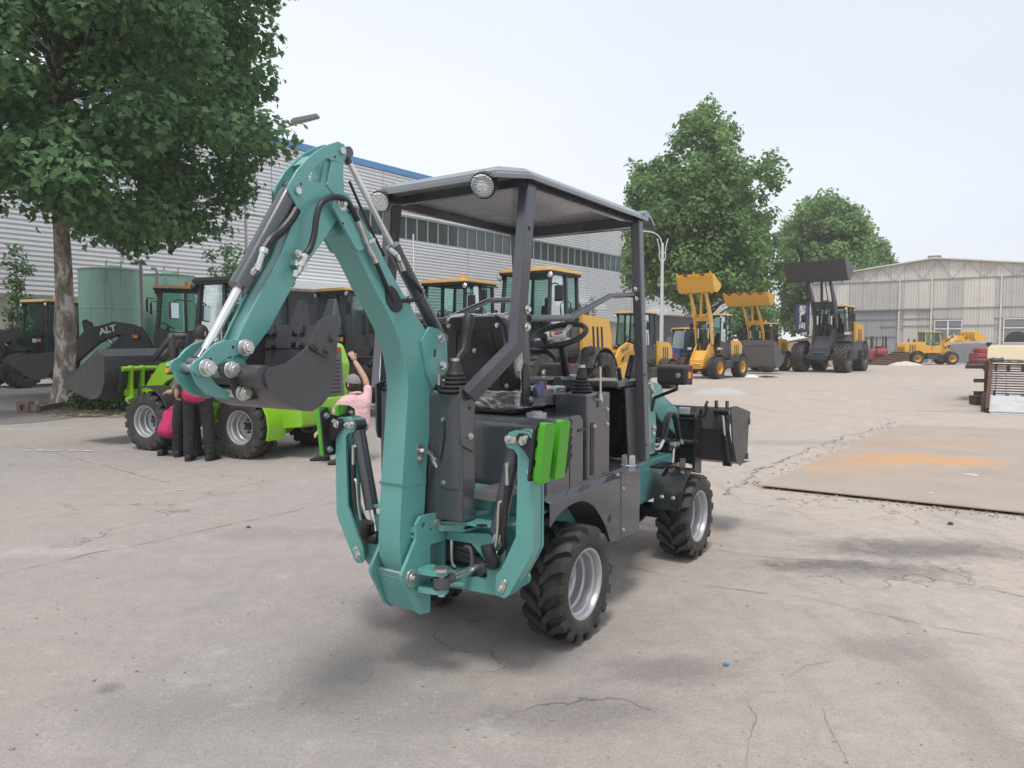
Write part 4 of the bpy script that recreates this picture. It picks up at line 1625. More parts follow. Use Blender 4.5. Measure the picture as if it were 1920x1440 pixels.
def rim_mb(r, w, depth=.45, hub=.28, sides=40, holes=0):
    """deep-dish steel rim, outer side at +y"""
    mb = MB()
    prof = [(r * 1.06, w * .40), (r * 1.07, w * .43), (r * 1.04, w * .45), (r * .985, w * .44), (r * .95, w * .40), (r * .94, w * .30), (r * .875, w * .27), (r * .86, w * .22), (r * .86, w * .08), (r * .79, w * .04), (r * .77, w * (.45 - depth) + .012),
            (r * .70, w * (.45 - depth)), (r * .5, w * (.45 - depth)), (r * hub, w * (.45 - depth) + .004), (0.001, w * (.45 - depth) + .004)]
    mb.lathe(prof, (0, 0, 0), (0, 1, 0), n=sides, caps=False)
    mb.lathe([(r * 1.05, -w * .42), (r * .9, -w * .40), (r * .86, -w * .2), (r * .86, w * .08)], (0, 0, 0), (0, 1, 0), n=sides, caps=False)
    return mb


def make_wheel(parent, c, Rr, w, rim, lug_h, n, lug_w, m_rim, out=1, skew=.35, style='lug', depth=.5, cache={}, spin=0.0, hubmat=None, bolts=6, brass=True, sides=44):
    key = (Rr, w, rim, n, style, m_rim)
    if key not in cache:
        t = tyre_mb(Rr, w, rim, lug_h, n, lug_w, skew, style, sides).mesh("tyre", 32)
        t.materials.append(M['rubber'])
        r_ = rim_mb(rim, w, depth, sides=sides).mesh("wheel", 35)
        r_.materials.append(M[m_rim])
        h = MB()
        yb = w * (.45 - depth)
        h.cyl((0, yb, 0), (0, yb + w * .16, 0), rim * .24, rim * .21, n=18)
        h.cyl((0, yb + w * .15, 0), (0, yb + w * .20, 0), rim * .12, rim * .10, n=12)
        hm = h.mesh("hub", 35)
        hm.materials.append(M[hubmat or 'black'])
        b = MB()
        for k in range(bolts):
            a = 2 * math.pi * k / bolts
            b.bolt((rim * .40 * math.sin(a), yb, rim * .40 * math.cos(a)), (0, 1, 0), r=rim * .062, h=rim * .09)
        bm_ = b.mesh("wheel_bolts", 35)
        bm_.materials.append(M['brass' if brass else 'black'])
        cache[key] = (t, r_, hm, bm_)
    t, r_, hm, bm_ = cache[key]
    wh = bpy.data.objects.new("wheel", r_)
    COL.objects.link(wh)
    wh.parent = parent
    wh.location = c
    wh.rotation_euler = (0, spin, 0) if out > 0 else (0, spin, math.pi)
    for nm, me in (("tyre", t), ("hub", hm), ("wheel_bolts", bm_)):
        o = bpy.data.objects.new(nm, me)
        COL.objects.link(o)
        o.parent = wh
        if nm == "wheel_bolts":
            o['kind'] = 'stuff'
    return wh


def cylinder(parent, p0, p1, split, r, rod_r, m_body='black', eye=None, name="hydraulic_cylinder", eye_w=.03, gland=True):
    """barrel from p0 to split (0..1), chromed rod on to p1; eyes round local y at both ends"""
    p0, p1 = Vector(p0), Vector(p1)
    d = (p1 - p0).normalized()
    q = p0.lerp(p1, split)
    b = MB()
    s0 = p0 + d * (r * .9)
    b.cyl(s0, q, r, n=20)
    if gland:
        b.cyl(q - d * r * 1.0, q + d * r * .25, r * 1.06, n=20)
    e = eye or r * 1.05
    b.cyl(p0 - Vector((0, eye_w, 0)), p0 + Vector((0, eye_w, 0)), e, n=18)
    body = b.build(name, M[m_body], parent, bevel=.0)
    rd = MB().cyl(q, p1 - d * e * .7, rod_r, n=14).build("piston_rod", M['chrome'], body)
    ee = MB().cyl(p1 - Vector((0, eye_w, 0)), p1 + Vector((0, eye_w, 0)), e, n=18)
    ee.cyl(p1 - d * e * 2.0, p1 - d * e * .6, rod_r * 1.25, rod_r * 1.6, n=14)
    ee.build("rod_eye", M[m_body], body)
    return body


# =====================================================================================
# THE TEAL BACKHOE LOADER
# =====================================================================================
MF = Frame((-.04025, 3.78742), 33.7)
MC = thing("backhoe_loader", "teal and dark grey mini backhoe loader with lime stabilizer pads and grey canopy", "backhoe loader", MF.O, MF.rot)


def PY(pts, y):
    return [MF.y(p[0], p[1], y) for p in pts]


def PX(pts, x):
    return [MF.x(p[0], p[1], x) for p in pts]


def V3(px, py, y):
    return MF.py(px, py, y)


def bolts(pix, y, r=.010, h=.009, parent=None, m='zinc', d=(0, -1, 0), name="bolt"):
    """each bolt its own object, on plane y, seen at photo pixels"""
    for p in pix:
        MB().bolt(MF.py(p[0], p[1], y), d, r, h).build(name, M[m], parent or MC)


def plates(poly, y0, y1, name, m, parent=None, bevel=.003, holes=(), mirror=True, r=0):
    """the plate on the -y side (photo outline on plane -y1) and its twin on +y, each its own object"""
    q = rounded(poly, r) if r else poly
    o = MB().prism(q, 'y', -y1, -y0, holes=holes).build(name, M[m], parent or MC, bevel=bevel)
    if mirror:
        MB().prism(q, 'y', y0, y1, holes=holes).build(name, M[m], parent or MC, bevel=bevel)
    return o


# ---- wheels
WR, WW, WRIM = .292, .225, .172
for (x, s, sp_) in ((0.0, -1, .1), (0.0, 1, .5), (1.70, -1, .9), (1.70, 1, .2)):
    make_wheel(MC, (x, -.395 if s < 0 else .505, .294), WR, WW, WRIM, .030, 17, .050, 'rim', out=s, skew=.30, spin=sp_, depth=.62)
# axles
for x in (0.0, 1.70):
    MB().cyl((x, -.33, .294), (x, .43, .294), .055, n=14).sphere((x, 0, .294), .12, sc=(1, .9, 1)).build("axle", M['black'], MC)

# ---- boom
yb = .062
rear = [(648, 440), (675, 488), (700, 540), (722, 580), (737, 610), (749, 640), (757, 667), (762, 700), (764, 730), (760, 800), (753, 910), (750, 965), (748, 1015), (750, 1050), (765, 1090)]
front = [(790, 1080), (797, 955), (801, 872), (808, 790), (813, 740), (816, 690), (812, 655), (803, 625), (780, 590), (743, 527), (700, 447), (672, 400), (650, 385)]
bp = PY(rear + front, -yb)
boom = MB().prism(bp, 'y', -yb, yb).build("boom", M['teal'], MC, bevel=.005, angle=30)
# weld step at the foot and the seam of the top casting
MB().prism(PY([(750, 908), (753, 914), (799, 905), (799, 898)], -yb), 'y', -yb - .0015, yb + .0015).build("weld_seam", M['teal'], boom)
# ears at the boom's head
ear = PY([(622, 385), (625, 367), (640, 357), (655, 366), (662, 384), (692, 452), (682, 468), (672, 471), (665, 463), (642, 420)], -yb - .012)
plates(ear, yb + .001, yb + .013, "boom_ear", 'teal', boom, r=.01)
# bracket plates towards the cab
brk = PY([(806, 612), (822, 617), (834, 628), (838, 645), (839, 690), (832, 703), (822, 710), (812, 730), (800, 700), (790, 640)], -yb - .012)
brh = PY([(813, 655), (818, 655), (818, 670), (813, 670)], -yb - .012)
plates(brk, yb + .001, yb + .013, "boom_bracket", 'teal', boom, r=.012, holes=[rounded(brh, .006)])
bolts([(826, 634), (829, 685)], -yb - .013, .015, .012, boom)
MB().cyl(V3(643, 383, -yb - .016), V3(643, 383, -yb - .016) + Vector((0, 2 * yb + .032, 0)), .024, n=24).build("pivot_pin", M['zinc'], boom)
bolts([(643, 383)], -yb - .017, .010, .012, boom)
# oval rubber grommet on the side
gp = PY([(721, 545), (725, 536), (733, 536), (742, 545), (752, 565), (753, 578), (745, 586), (735, 583), (725, 568)], -yb)
MB().prism(rounded(gp, .01), 'y', -yb - .007, -yb + .001).build("grommet", M['plastic'], boom, bevel=.003)
MB().prism(rounded(PY([(731, 552), (737, 550), (745, 566), (744, 576), (738, 575)], -yb - .008), .006), 'y', -yb - .0085, -yb - .006).build("grommet_hole", M['blackpipe'], boom)

# ---- dipper arm
yd = .042
dpo = [(634, 265), (646, 271), (651, 285), (649, 296), (644.5, 308), (644, 330), (646, 352), (641, 385), (633, 412), (606, 452), (560, 517), (506, 617), (462, 676), (450, 692), (440, 700), (432, 690), (444, 640), (457, 610), (487, 550), (525, 482), (546, 424),
       (557, 397), (555.5, 383), (546, 367), (540, 355), (541.5, 346), (558, 318), (578, 296), (597, 280.5), (618, 270)]
dph = [(600, 307), (611, 298.6), (617, 297), (622, 303), (615, 342), (611, 345), (583, 340), (578.5, 333), (580.5, 327)]
plates(PY(dpo, -yd), yd - .010, yd, "dipper_arm", 'teal', MC, holes=[rounded(PY(dph, -yd), .008)], bevel=.0025)
core = PY([(625, 412), (600, 450), (556, 514), (502, 614), (455, 680), (448, 645), (462, 610), (492, 550), (530, 482), (551, 424), (560, 404)], -yd)
MB().prism(core, 'y', -yd + .011, yd - .011).build("dipper_core", M['teal'], MC, bevel=.002)
MB().prism(PY([(612, 300), (624, 297), (616, 352), (604, 352)], -yd), 'y', -yd + .011, yd - .011).build("dipper_web", M['teal'], MC)
MB().prism(PY([(572, 306), (590, 290), (594, 296), (577, 312)], -yd), 'y', -yd + .011, yd - .011).build("dipper_web", M['teal'], MC)
for p, r_ in (((640, 283), .013), ((557, 358), .013)):
    q = V3(*p, -yd)
    MB().cyl((q.x, -yd - .012, q.z), (q.x, yd + .012, q.z), r_, n=20).build("pivot_pin", M['zinc'], MC)
for p in ((628, 294), (564, 345), (643, 419), (654, 399)):
    q = V3(*p, -yd)
    yy = -yd if p[0] < 640 else -yb - .013
    q = V3(*p, yy)
    MB().cyl((q.x, yy - .0012, q.z), (q.x, yy + .002, q.z), .0045, n=10).build("bolt_hole", M['blackpipe'], MC)

# ---- dipper (bucket) cylinder and dipper ram
c0, c1 = V3(549, 350, 0), V3(371, 683, 0)
cyl1 = cylinder(MC, c0, c1, .585, .036, .016, 'grey', eye=.026, eye_w=.028)
c0, c1 = V3(826, 634, 0), V3(645, 287, 0)
cyl2 = cylinder(MC, c0, c1, .535, .030, .0125, 'grey', eye=.022, eye_w=.03)
MB().tube([V3(655, 340, .03), V3(690, 420, .03), V3(720, 480, .03)], .006, n=8).build("steel_pipe", M['black'], cyl2)
c0, c1 = V3(820, 979, 0), V3(829, 690, 0)
cyl3 = cylinder(MC, c0, c1, .80, .034, .017, 'grey', eye=.026, eye_w=.03)

# ---- bucket linkage
yl = .066
up_ = PY([(360, 684), (365, 677), (376, 671), (386, 659), (401, 646), (419, 638), (442, 636), (459, 641), (470, 648), (470, 656), (462, 663), (449, 665), (431, 669), (418, 679), (409, 692), (400, 702), (385, 707), (370, 704), (361, 696)], -yl)
lo_ = PY([(364, 698), (372, 718), (391, 739), (412, 747), (433, 749), (436, 738), (426, 730), (411, 721), (402, 709), (398, 699), (387, 706)], -yl)
plates(up_, yl - .011, yl, "bucket_link", 'teal', MC, bevel=.0025)
plates(lo_, yl - .022, yl - .012, "bucket_link", 'teal', MC, bevel=.0025)
for p in ((459, 652), (387, 690)):
    q = V3(*p, -yl)
    MB().cyl((q.x, -yl - .004, q.z), (q.x, yl + .004, q.z), .017, n=18).build("pivot_pin", M['zinc'], MC)
    o_ = MB().cyl((q.x, -yl - .006, q.z), (q.x, -yl + .001, q.z), .029, n=22).cyl((q.x, -yl - .025, q.z), (q.x, -yl - .005, q.z), .0245, n=6).cyl((q.x, -yl - .031, q.z), (q.x, -yl - .005, q.z), .015, n=16)
    o_.build("lock_nut", M['zinc'], MC, bevel=.002)
for p in ((437, 651), (394, 674)):
    q = V3(*p, -yl)
    MB().cyl((q.x, -yl - .0012, q.z), (q.x, -yl + .002, q.z), .005, n=10).build("bolt_hole", M['blackpipe'], MC)

# ---- backhoe bucket
ybk = .19
bk = V3(560, 700, 0)
shell = [(502, 690), (494, 703), (494, 716), (500, 727), (510, 738), (522, 749), (543, 763), (563, 770), (582, 771), (600, 760), (613, 743), (622, 716), (626, 685), (629, 645), (632, 609)]
sh = PY(shell, -ybk)
side = sh + PY([(596, 607), (588, 630), (579, 645), (562, 662), (535, 681)], -ybk)
mbk = MB()
inn = []
for i, p in enumerate(sh):
    a, b = Vector(sh[max(0, i - 1)]), Vector(sh[min(len(sh) - 1, i + 1)])
    d = (b - a).normalized()
    inn.append((p[0] - d.y * .008, p[1] + d.x * .008))
mbk.prism(sh + inn[::-1], 'y', -ybk + .001, ybk - .001)
bucket = mbk.build("backhoe_bucket", M['bucketgrey'], MC, angle=30)
plates(rounded(side, .004, 2), ybk, ybk + .010, "side_plate", 'bucketgrey', bucket)
cut = PY([(578, 646), (583, 656), (613, 671), (621, 665), (631, 629), (630, 588), (596, 600), (590, 614)], -ybk - .010)
plates(rounded(cut, [.004, .008, .008, .006, .006, .001, .001, .004], 2), ybk + .0105, ybk + .020, "side_cutter", 'bucketgrey', bucket)
bolts([(594.7, 651), (613.4, 657.5), (622.8, 635)], -ybk - .021, .011, .010, bucket, m='bucketgrey')
lipp = [V3(632, 609, -ybk), V3(629, 655, -ybk)]
ld = (lipp[0] - lipp[1]).normalized()
ln_ = Vector((-ld.z, 0, ld.x))
if ln_.x > 0:
    ln_ = -ln_
lip = MB()
e0, e1 = lipp[0], lipp[1]
lip.prism([(e1.x, e1.z), (e0.x, e0.z), (e0.x + ln_.x * .016, e0.z + ln_.z * .016), (e1.x + ln_.x * .016, e1.z + ln_.z * .016)], 'y', -ybk + .002, ybk - .002)
lip.build("cutting_edge", M['bucketgrey'], bucket, bevel=.002)
for yy in (-.165, 0.0, .165):
    t = MB()
    pts = []
    base = e0 - ld * .035
    for (u, wv, tv) in ((0, .034, .020), (.055, .032, .019), (.065, .028, .017), (.128, .020, .005)):
        c = base + ld * u + ln_ * .006
        for sy, sn in ((-1, -1), (1, -1), (1, 1), (-1, 1)):
            pts.append((c.x + ln_.x * sn * tv, yy + sy * wv, c.z + ln_.z * sn * tv))
    fs = [(0, 1, 2, 3), (12, 15, 14, 13)]
    for j in range(3):
        for k in range(4):
            fs.append((4 * j + k, 4 * j + (k + 1) % 4, 4 * j + 4 + (k + 1) % 4, 4 * j + 4 + k))
    t.add(pts, fs)
    t.build("bucket_tooth", M['bucketgrey'], bucket, bevel=.003)
    for u in (-.015, -.06):
        for sy in (-.0,):
            c = base + ld * (u + .02) + ln_ * .018
            for dy in ((-.022, .022) if yy == 0 else (.0,)):
                MB().bolt((c.x, yy + dy * 0 + (0.03 if yy < 0 else -.03 if yy > 0 else dy), c.z), ln_, .0105, .011).build("bolt", M['bucketgrey'], bucket)
earp = PY([(411, 692), (415, 682), (431, 676), (444, 682), (453, 693), (451, 708), (462, 720), (497, 722), (500, 728), (494, 740), (487, 748), (462, 751), (447, 750), (440, 741), (435, 723), (431, 713), (418, 708)], -.078)
plates(rounded(earp, .006), .067, .079, "bucket_ear", 'bucketgrey', bucket)
q = V3(476, 705, -.13)
MB().cyl((q.x, -ybk, q.z), (q.x, ybk, q.z), .037, n=24).build("cross_tube", M['bucketgrey'], bucket)
for p in ((433, 693), (455, 736)):
    q = V3(*p, -.079)
    MB().cyl((q.x, -.083, q.z), (q.x, .083, q.z), .018, n=18).build("pivot_pin", M['zinc'], bucket)
    MB().cyl((q.x, -.085, q.z), (q.x, -.078, q.z), .028, n=22).cyl((q.x, -.103, q.z), (q.x, -.084, q.z), .0245, n=6).cyl((q.x, -.109, q.z), (q.x, -.084, q.z), .015, n=16).build("lock_nut", M['zinc'], bucket, bevel=.002)
q = V3(436, 693, -.03)
MB().cyl((q.x, -.062, q.z), (q.x, .062, q.z), .038, n=24).build("dipper_boss", M['teal'], MC)

# ---- swing post
ys = .098
post = PY([(781, 984), (789, 969), (806, 964), (820, 962), (829, 971), (832, 990), (836, 1012), (807, 1021), (807, 1147), (790, 1153), (780, 1147), (755, 1092), (753, 1080), (760, 1062), (781, 1011)], -ys)
ph = circle2(*MF.y(794, 985, -ys), .013, 14)
sp0 = plates(rounded(post, .010), ys - .016, ys, "swing_post", 'teal', MC, holes=[ph])
MB().prism(PY([(762, 1078), (790, 1086), (798, 1140), (788, 1150), (780, 1140)], -ys), 'y', -ys + .016, ys - .016).build("swing_post_web", M['teal'], MC, bevel=.003)
q = V3(771, 1083, -ys)
MB().cyl((q.x, -ys - .004, q.z), (q.x, ys + .004, q.z), .022, n=18).build("pivot_pin", M['zinc'], MC)
MB().cyl((q.x, -ys - .010, q.z), (q.x, -ys + .001, q.z), .040, n=26).cyl((q.x, -ys - .014, q.z), (q.x, -ys - .009, q.z), .022, n=20).cyl((q.x, -ys - .024, q.z), (q.x, -ys - .012, q.z), .012, n=6).build("washer", M['zinc'], MC, bevel=.0015)
q = V3(819, 980, -ys)
MB().cyl((q.x, -ys - .010, q.z), (q.x, ys + .010, q.z), .018, n=18).build("pivot_pin", M['zinc'], MC)
for p in ((807, 992), (783, 1088)):
    q = V3(*p, -ys)
    MB().cyl((q.x, -ys - .0012, q.z), (q.x, -ys + .002, q.z), .005, n=10).build("bolt_hole", M['blackpipe'], MC)

# ---- rear frame: plate with opening, tongues to the swing post, deck
XP = -.60
half = PX([(874, 999), (921, 1000), (932, 1012), (944, 1024), (946, 1036), (942, 1059), (948, 1078), (957, 1100), (955, 1112), (946, 1118), (921, 1113), (875, 1104)], XP)
half = [(y + .0, z) for y, z in half]
openh = [(-.16, .585), (-.235, .605), (-.325, .53), (-.325, .455), (-.16, .455)]
right_ = [(-.10, half[0][1])] + half + [(-.10, half[-1][1] - .01)]
full = rounded(right_ + [(-y, z) for y, z in reversed(right_)], .008, 3)
oph = [rounded([(-.07, .60), (-.235, .605), (-.322, .53), (-.322, .45), (-.07, .45)], .015), rounded([(.07, .45), (.322, .45), (.322, .53), (.235, .605), (.07, .60)], .015)]
rf = MB().prism(full, 'x', XP - .010, XP + .010, holes=oph).build("rear_frame", M['teal'], MC, bevel=.003)
MB().prism([(-y, z) for y, z in full], 'x', XP + .15, XP + .17, holes=[[(-.3, .44), (.3, .44), (.3, .60), (-.3, .60)]]).build("frame_plate", M['teal'], rf, bevel=.003)
for zc, t_ in ((.685, .022), (.655, .012), (.452, .018), (.405, .018)):
    MB().prism(rounded([(-.82, -.080), (-.82, .080), (-.67, .080), (XP - .005, .20), (XP + .15, .23), (XP + .15, -.23), (XP - .005, -.20), (-.67, -.080)], .02), 'z', zc - t_ / 2, zc + t_ / 2).build("frame_tongue", M['teal'], rf, bevel=.003)
for s in (-1, 1):
    MB().bar((-.69, s * .074, .668), (XP, s * .190, .668), .012, .028).build("frame_gusset", M['teal'], rf, bevel=.002)
MB().prism(rounded([(XP - .03, -.36), (XP - .055, -.30), (XP - .045, -.18), (XP - .03, -.10), (XP - .03, .36), (-.12, .42), (-.12, -.42), (XP + .05, -.42)], .02), 'z', .697, .709).build("rear_deck", M['teal'], rf, bevel=.003)
MB().prism([(XP + .18, -.40), (XP + .18, .40), (XP + .32, .40), (XP + .32, -.40)], 'z', .712, .80).build("step_riser", M['teal'], rf)
MB().box2((-.50, -.27, .43), (1.2, .27, .66)).build("chassis_beam", M['teal'], rf, bevel=.01)
MB().cyl((-.66, -.33, .7095), (-.66, -.33, .7105), .028, n=6).build("deck_hole", M['blackpipe'], rf)
# swing cylinder, lugs, hose bundle in the opening
for zc in (.512, .432):
    MB().prism(rounded([(-.84, -.10), (-.82, -.20), (-.79, -.235), (-.755, -.225), (-.735, -.10)], .02), 'z', zc - .010, zc + .010).build("swing_lug", M['teal'], MC, bevel=.004)
MB().cyl((-.785, -.205, .41), (-.785, -.205, .53), .017, n=16).cyl((-.785, -.205, .521), (-.785, -.205, .535), .034, n=20).build("swing_pin", M['zinc'], MC)
sw = MB().cyl((-.56, -.245, .492), (-.28, -.29, .51), .042, n=20).cyl((-.585, -.241, .490), (-.55, -.247, .492), .046, n=20).build("swing_cylinder", M['grey'], MC)
MB().cyl((-.75, -.210, .474), (-.57, -.243, .491), .016, n=14).build("piston_rod", M['chrome'], sw)
MB().cyl((-.785, -.205, .450), (-.785, -.205, .495), .038, n=20).cyl((-.77, -.205, .472), (-.72, -.216, .476), .024, n=14).build("rod_eye", M['grey'], sw)
rnd = random.Random(9)
for k in range(9):
    z = .50 + .011 * k
    MB().tube([(-.50, -.30, z + .02 * rnd.random()), (-.53, -.2, z - .02 + .03 * rnd.random()), (-.56, -.1, z + .01 * rnd.random()), (-.60, 0.05, z - .01), (-.58, .25, z)], .017, n=8, smooth=4).build("hose", M['blackpipe'], rf)
MB().tube([(-.60, -.115, .60), (-.605, -.12, .50), (-.60, -.135, .475)], .007, n=8, smooth=3).build("steel_hook", M['zinc'], rf)
MB().tube([(-.615, -.20, .585), (-.615, -.235, .58), (-.61, -.24, .50), (-.61, -.235, .47)], .008, n=8, smooth=3).build("steel_hook", M['midgrey'], rf)

# ---- stabilizers
leg = [(.452, 1.098), (.47, 1.128), (.50, 1.138), (.565, 1.132), (.585, 1.10), (.588, .92), (.588, .64), (.56, .585), (.468, .425), (.445, .408), (.415, .412), (.398, .44), (.402, .50), (.43, .535), (.505, .685), (.512, .90), (.514, 1.035), (.495, 1.058), (.46, 1.062), (.45, 1.08)]
for s in (-1, 1):
    lr = rounded([(s * y, z) for y, z in leg], .010, 3)
    st = MB().prism(lr, 'x', -.655, -.643).build("stabilizer_leg", M['teal'], MC, bevel=.003)
    MB().prism(lr, 'x', -.577, -.565).build("leg_plate", M['teal'], st, bevel=.003)
    fl = [(.584, 1.095), (.584, .64), (.555, .58), (.463, .42)]
    fi = [(.576, 1.095), (.576, .643), (.548, .585), (.456, .425)]
    MB().prism([(s * y, z) for y, z in fl + fi[::-1]], 'x', -.642, -.578).build("leg_cover", M['teal'], st)
    top, bot = Vector((-.61, s * .478, 1.098)), Vector((-.61, s * .355, .575))
    d = (bot - top).normalized()
    b = MB().cyl(top + d * .03, top.lerp(bot, .80), .035, n=20).cyl(top - Vector((.033, 0, 0)), top + Vector((.033, 0, 0)), .031, n=20)
    b = b.build("stabilizer_cylinder", M['grey'], st)
    MB().cyl(top.lerp(bot, .8), bot, .018, n=14).build("piston_rod", M['chrome'], b)
    # hoses and fittings beside the ram
    f0 = top.lerp(bot, .24) + Vector((-.045, s * .012, 0))
    MB().cyl(f0 + Vector((.03, 0, .02)), f0 + Vector((-.004, 0, .015)), .011, n=10).cyl(f0 + Vector((0, 0, .02)), f0 + Vector((0, 0, -.075)), .0095, n=8).build("fitting", M['zinc'], b)
    h0 = f0 + Vector((0, 0, -.07))
    MB().tube([h0, h0 + Vector((-.005, -s * .006, -.12)), h0 + Vector((0, -s * .02, -.22)), Vector((-.62, s * .42, .62)), Vector((-.60, s * .36, .56))], .012, n=9, smooth=4).build("hose", M['hose'], b)
    MB().tube([h0 + Vector((-.012, -s * .02, -.07)), h0 + Vector((-.014, -s * .034, -.09)), h0 + Vector((-.012, -s * .042, -.20)), h0 + Vector((-.008, -s * .055, -.27))], .0065, n=8, smooth=3).build("steel_pipe", M['zinc'], b)
    MB().tube([Vector((-.66, s * .36, .63)), Vector((-.665, s * .375, .59)), Vector((-.645, s * .385, .55)), Vector((-.62, s * .34, .54))], .030, n=12, smooth=4).build("hose_sleeve", M['blackpipe'], b)
    # pins with their keeper plates
    for (y, z, an) in ((.468, 1.098, 0), (.40, .575, 90), (.430, .448, 60)):
        c = Vector((-.656 if z > .5 and y > .45 or z < .5 else -.612, s * y, z))
        if z == .575:
            c.x = -.612
            c.y = s * .372
        a = R(an)
        dv = Vector((0, s * math.cos(a), -math.sin(a) if z > .5 else math.sin(a))) * .038
        k = MB()
        u = Vector((0, dv.z, -dv.y)).normalized() * .017
        pts = []
        for q in range(16):
            t = 2 * math.pi * q / 16
            cc = c if math.cos(t) < 0 else c + dv
            rr = .019 if math.cos(t) < 0 else .013
            pts.append(cc + dv.normalized() * rr * math.cos(t) + Vector((0, dv.z, -dv.y)).normalized() * rr * math.sin(t))
        vs = [p for p in pts] + [p + Vector((-.005, 0, 0)) for p in pts]
        k.add(vs, [tuple(range(16)), tuple(range(31, 15, -1))] + [(q, (q + 1) % 16, 16 + (q + 1) % 16, 16 + q) for q in range(16)])
        k.bolt(c + Vector((-.005, 0, 0)), (-1, 0, 0), .011, .010).bolt(c + dv + Vector((-.005, 0, 0)), (-1, 0, 0), .0075, .008)
        k.build("pin_keeper", M['zinc'], st, bevel=.001)
    # foot: black plate with two lime pads, folded up at the outside
    Rt = Matrix.Rotation(R(-7 * s), 3, 'X')
    pc = Vector((-.60, s * .618, 1.055))
    fp = MB()
    prof = rounded([(-.115, -.115), (.115, -.115), (.115, .105), (.07, .13), (.055, .09), (.0, .075), (-.055, .09), (-.07, .13), (-.115, .105)], .012)
    fp.prism(prof, lambda u, v, t: tuple(pc + Rt @ Vector((u, t, v))), -.006, .006)
    foot = fp.build("stabilizer_foot", M['plastic'], st, bevel=.003)
    for j in (-1, 1):
        pad = MB()
        pad.prism(rounded([(j * .064 - .040, -.120), (j * .064 + .040, -.120), (j * .064 + .040, .125), (j * .064 - .040, .135)], .012), lambda u, v, t: tuple(pc + Rt @ Vector((u, t, v))), s * .018, s * .046)
        for q in range(3):
            pad.prism([(j * .064 - .03, -.105 + q * .08), (j * .064 + .03, -.105 + q * .08), (j * .064 + .03, -.055 + q * .08), (j * .064 - .03, -.055 + q * .08)], lambda u, v, t: tuple(pc + Rt @ Vector((u, t, v))), s * .006, s * .019)
        pad.build("rubber_pad", M['pad'], foot, bevel=.006, seg=3)
    for (u, v) in ((-.085, .085), (-.085, -.085), (.085, .085)):
        MB().bolt(pc + Rt @ Vector((u, -s * .006, v)), (0, -s, 0), .012, .013).build("bolt", M['zinc'], foot)
    for xx in (-.668, -.555):
        gs = [(.612, 1.10), (.612, .985), (.560, 1.055), (.525, 1.085), (.515, 1.11), (.53, 1.13), (.56, 1.128)]
        MB().prism(rounded([(s * y, z) for y, z in gs], .008), 'x', xx - .005, xx + .005).build("foot_lug", M['plastic'], foot, bevel=.002)
    c = Vector((-.674, s * .552, 1.097))
    MB().prism(rounded([(s * .535, 1.115), (s * .575, 1.125), (s * .572, 1.09), (s * .545, 1.078)], .012), 'x', c.x - .005, c.x).bolt(c + Vector((-.005, 0, 0)), (-1, 0, 0), .012, .010).bolt(c + Vector((-.005, s * .018, .018)), (-1, 0, 0), .008, .008).build("pin_keeper", M['zinc'], foot)

# ---- rear console box and its joystick
cb = MB().box2((-.69, -.245, .712), (-.585, .245, 1.285)).build("control_console", M['grey'], MC, bevel=.012, seg=3)
MB().box2((-.694, -.235, .86), (-.6905, -.12, 1.20)).build("access_cover", M['grey'], cb, bevel=.002)
for (y, z) in ((-.145, 1.165), (-.145, .885)):
    MB().bolt((-.694, y, z), (-1, 0, 0), .008, .006).build("bolt", M['zinc'], cb)
MB().tube([(-.696, -.150, 1.17), (-.699, -.155, 1.10), (-.699, -.13, .98)], .004, n=6, smooth=3).build("cable", M['hose'], cb)
# step plate under the box
MB().box2((-.60, -.42, .835), (-.40, -.24, .847)).build("foot_step", M['midgrey'], MC, bevel=.002)
MB().box((-.602, -.30, .83), (.006, .20, .045)).build("step_lip", M['midgrey'], MC, bevel=.002)


def joystick(base, tip, grip_r, parent, ridges=5, boot_r=.075, m_boot='boot', gl=.16):
    base, tip = Vector(base), Vector(tip)
    up = Vector((0, 0, 1))
    b = MB()
    prof = []
    for k in range(ridges):
        z = .018 * k
        rr = boot_r * (1 - .11 * k)
        prof += [(rr * .86, z), (rr, z + .006), (rr, z + .010), (rr * .84, z + .016)]
    z = .018 * ridges
    prof += [(boot_r * .45, z + .01), (boot_r * .24, z + .055)]
    b.lathe(prof, base, up, n=24)
    bo = b.build("lever_boot", M[m_boot], parent, angle=50)
    neck = base + up * (z + .05)
    mid = neck + Vector((tip.x - neck.x, tip.y - neck.y, (tip.z - neck.z) * .35)) * .62
    MB().tube([neck - up * .02, neck + (mid - neck) * .5, mid, mid.lerp(tip, .5), tip.lerp(mid, .12), tip], [grip_r * .62, grip_r * .66, grip_r * .8, grip_r * .95, grip_r * 1.15, grip_r * .8], n=14).build("lever_grip", M['plastic'], bo, angle=60)
    MB().cyl(neck - up * .004, neck + up * .012, grip_r * .78, n=14).build("clamp", M['zinc'], bo)
    return bo


j0 = V3(850, 733, -.17)
j1 = V3(880, 590, -.17)
joystick((-.64, -.17, 1.285), (j1.x, -.17, j1.z), .026, MC)
joystick((-.64, .17, 1.285), (-.58, .17, 1.54), .026, MC)

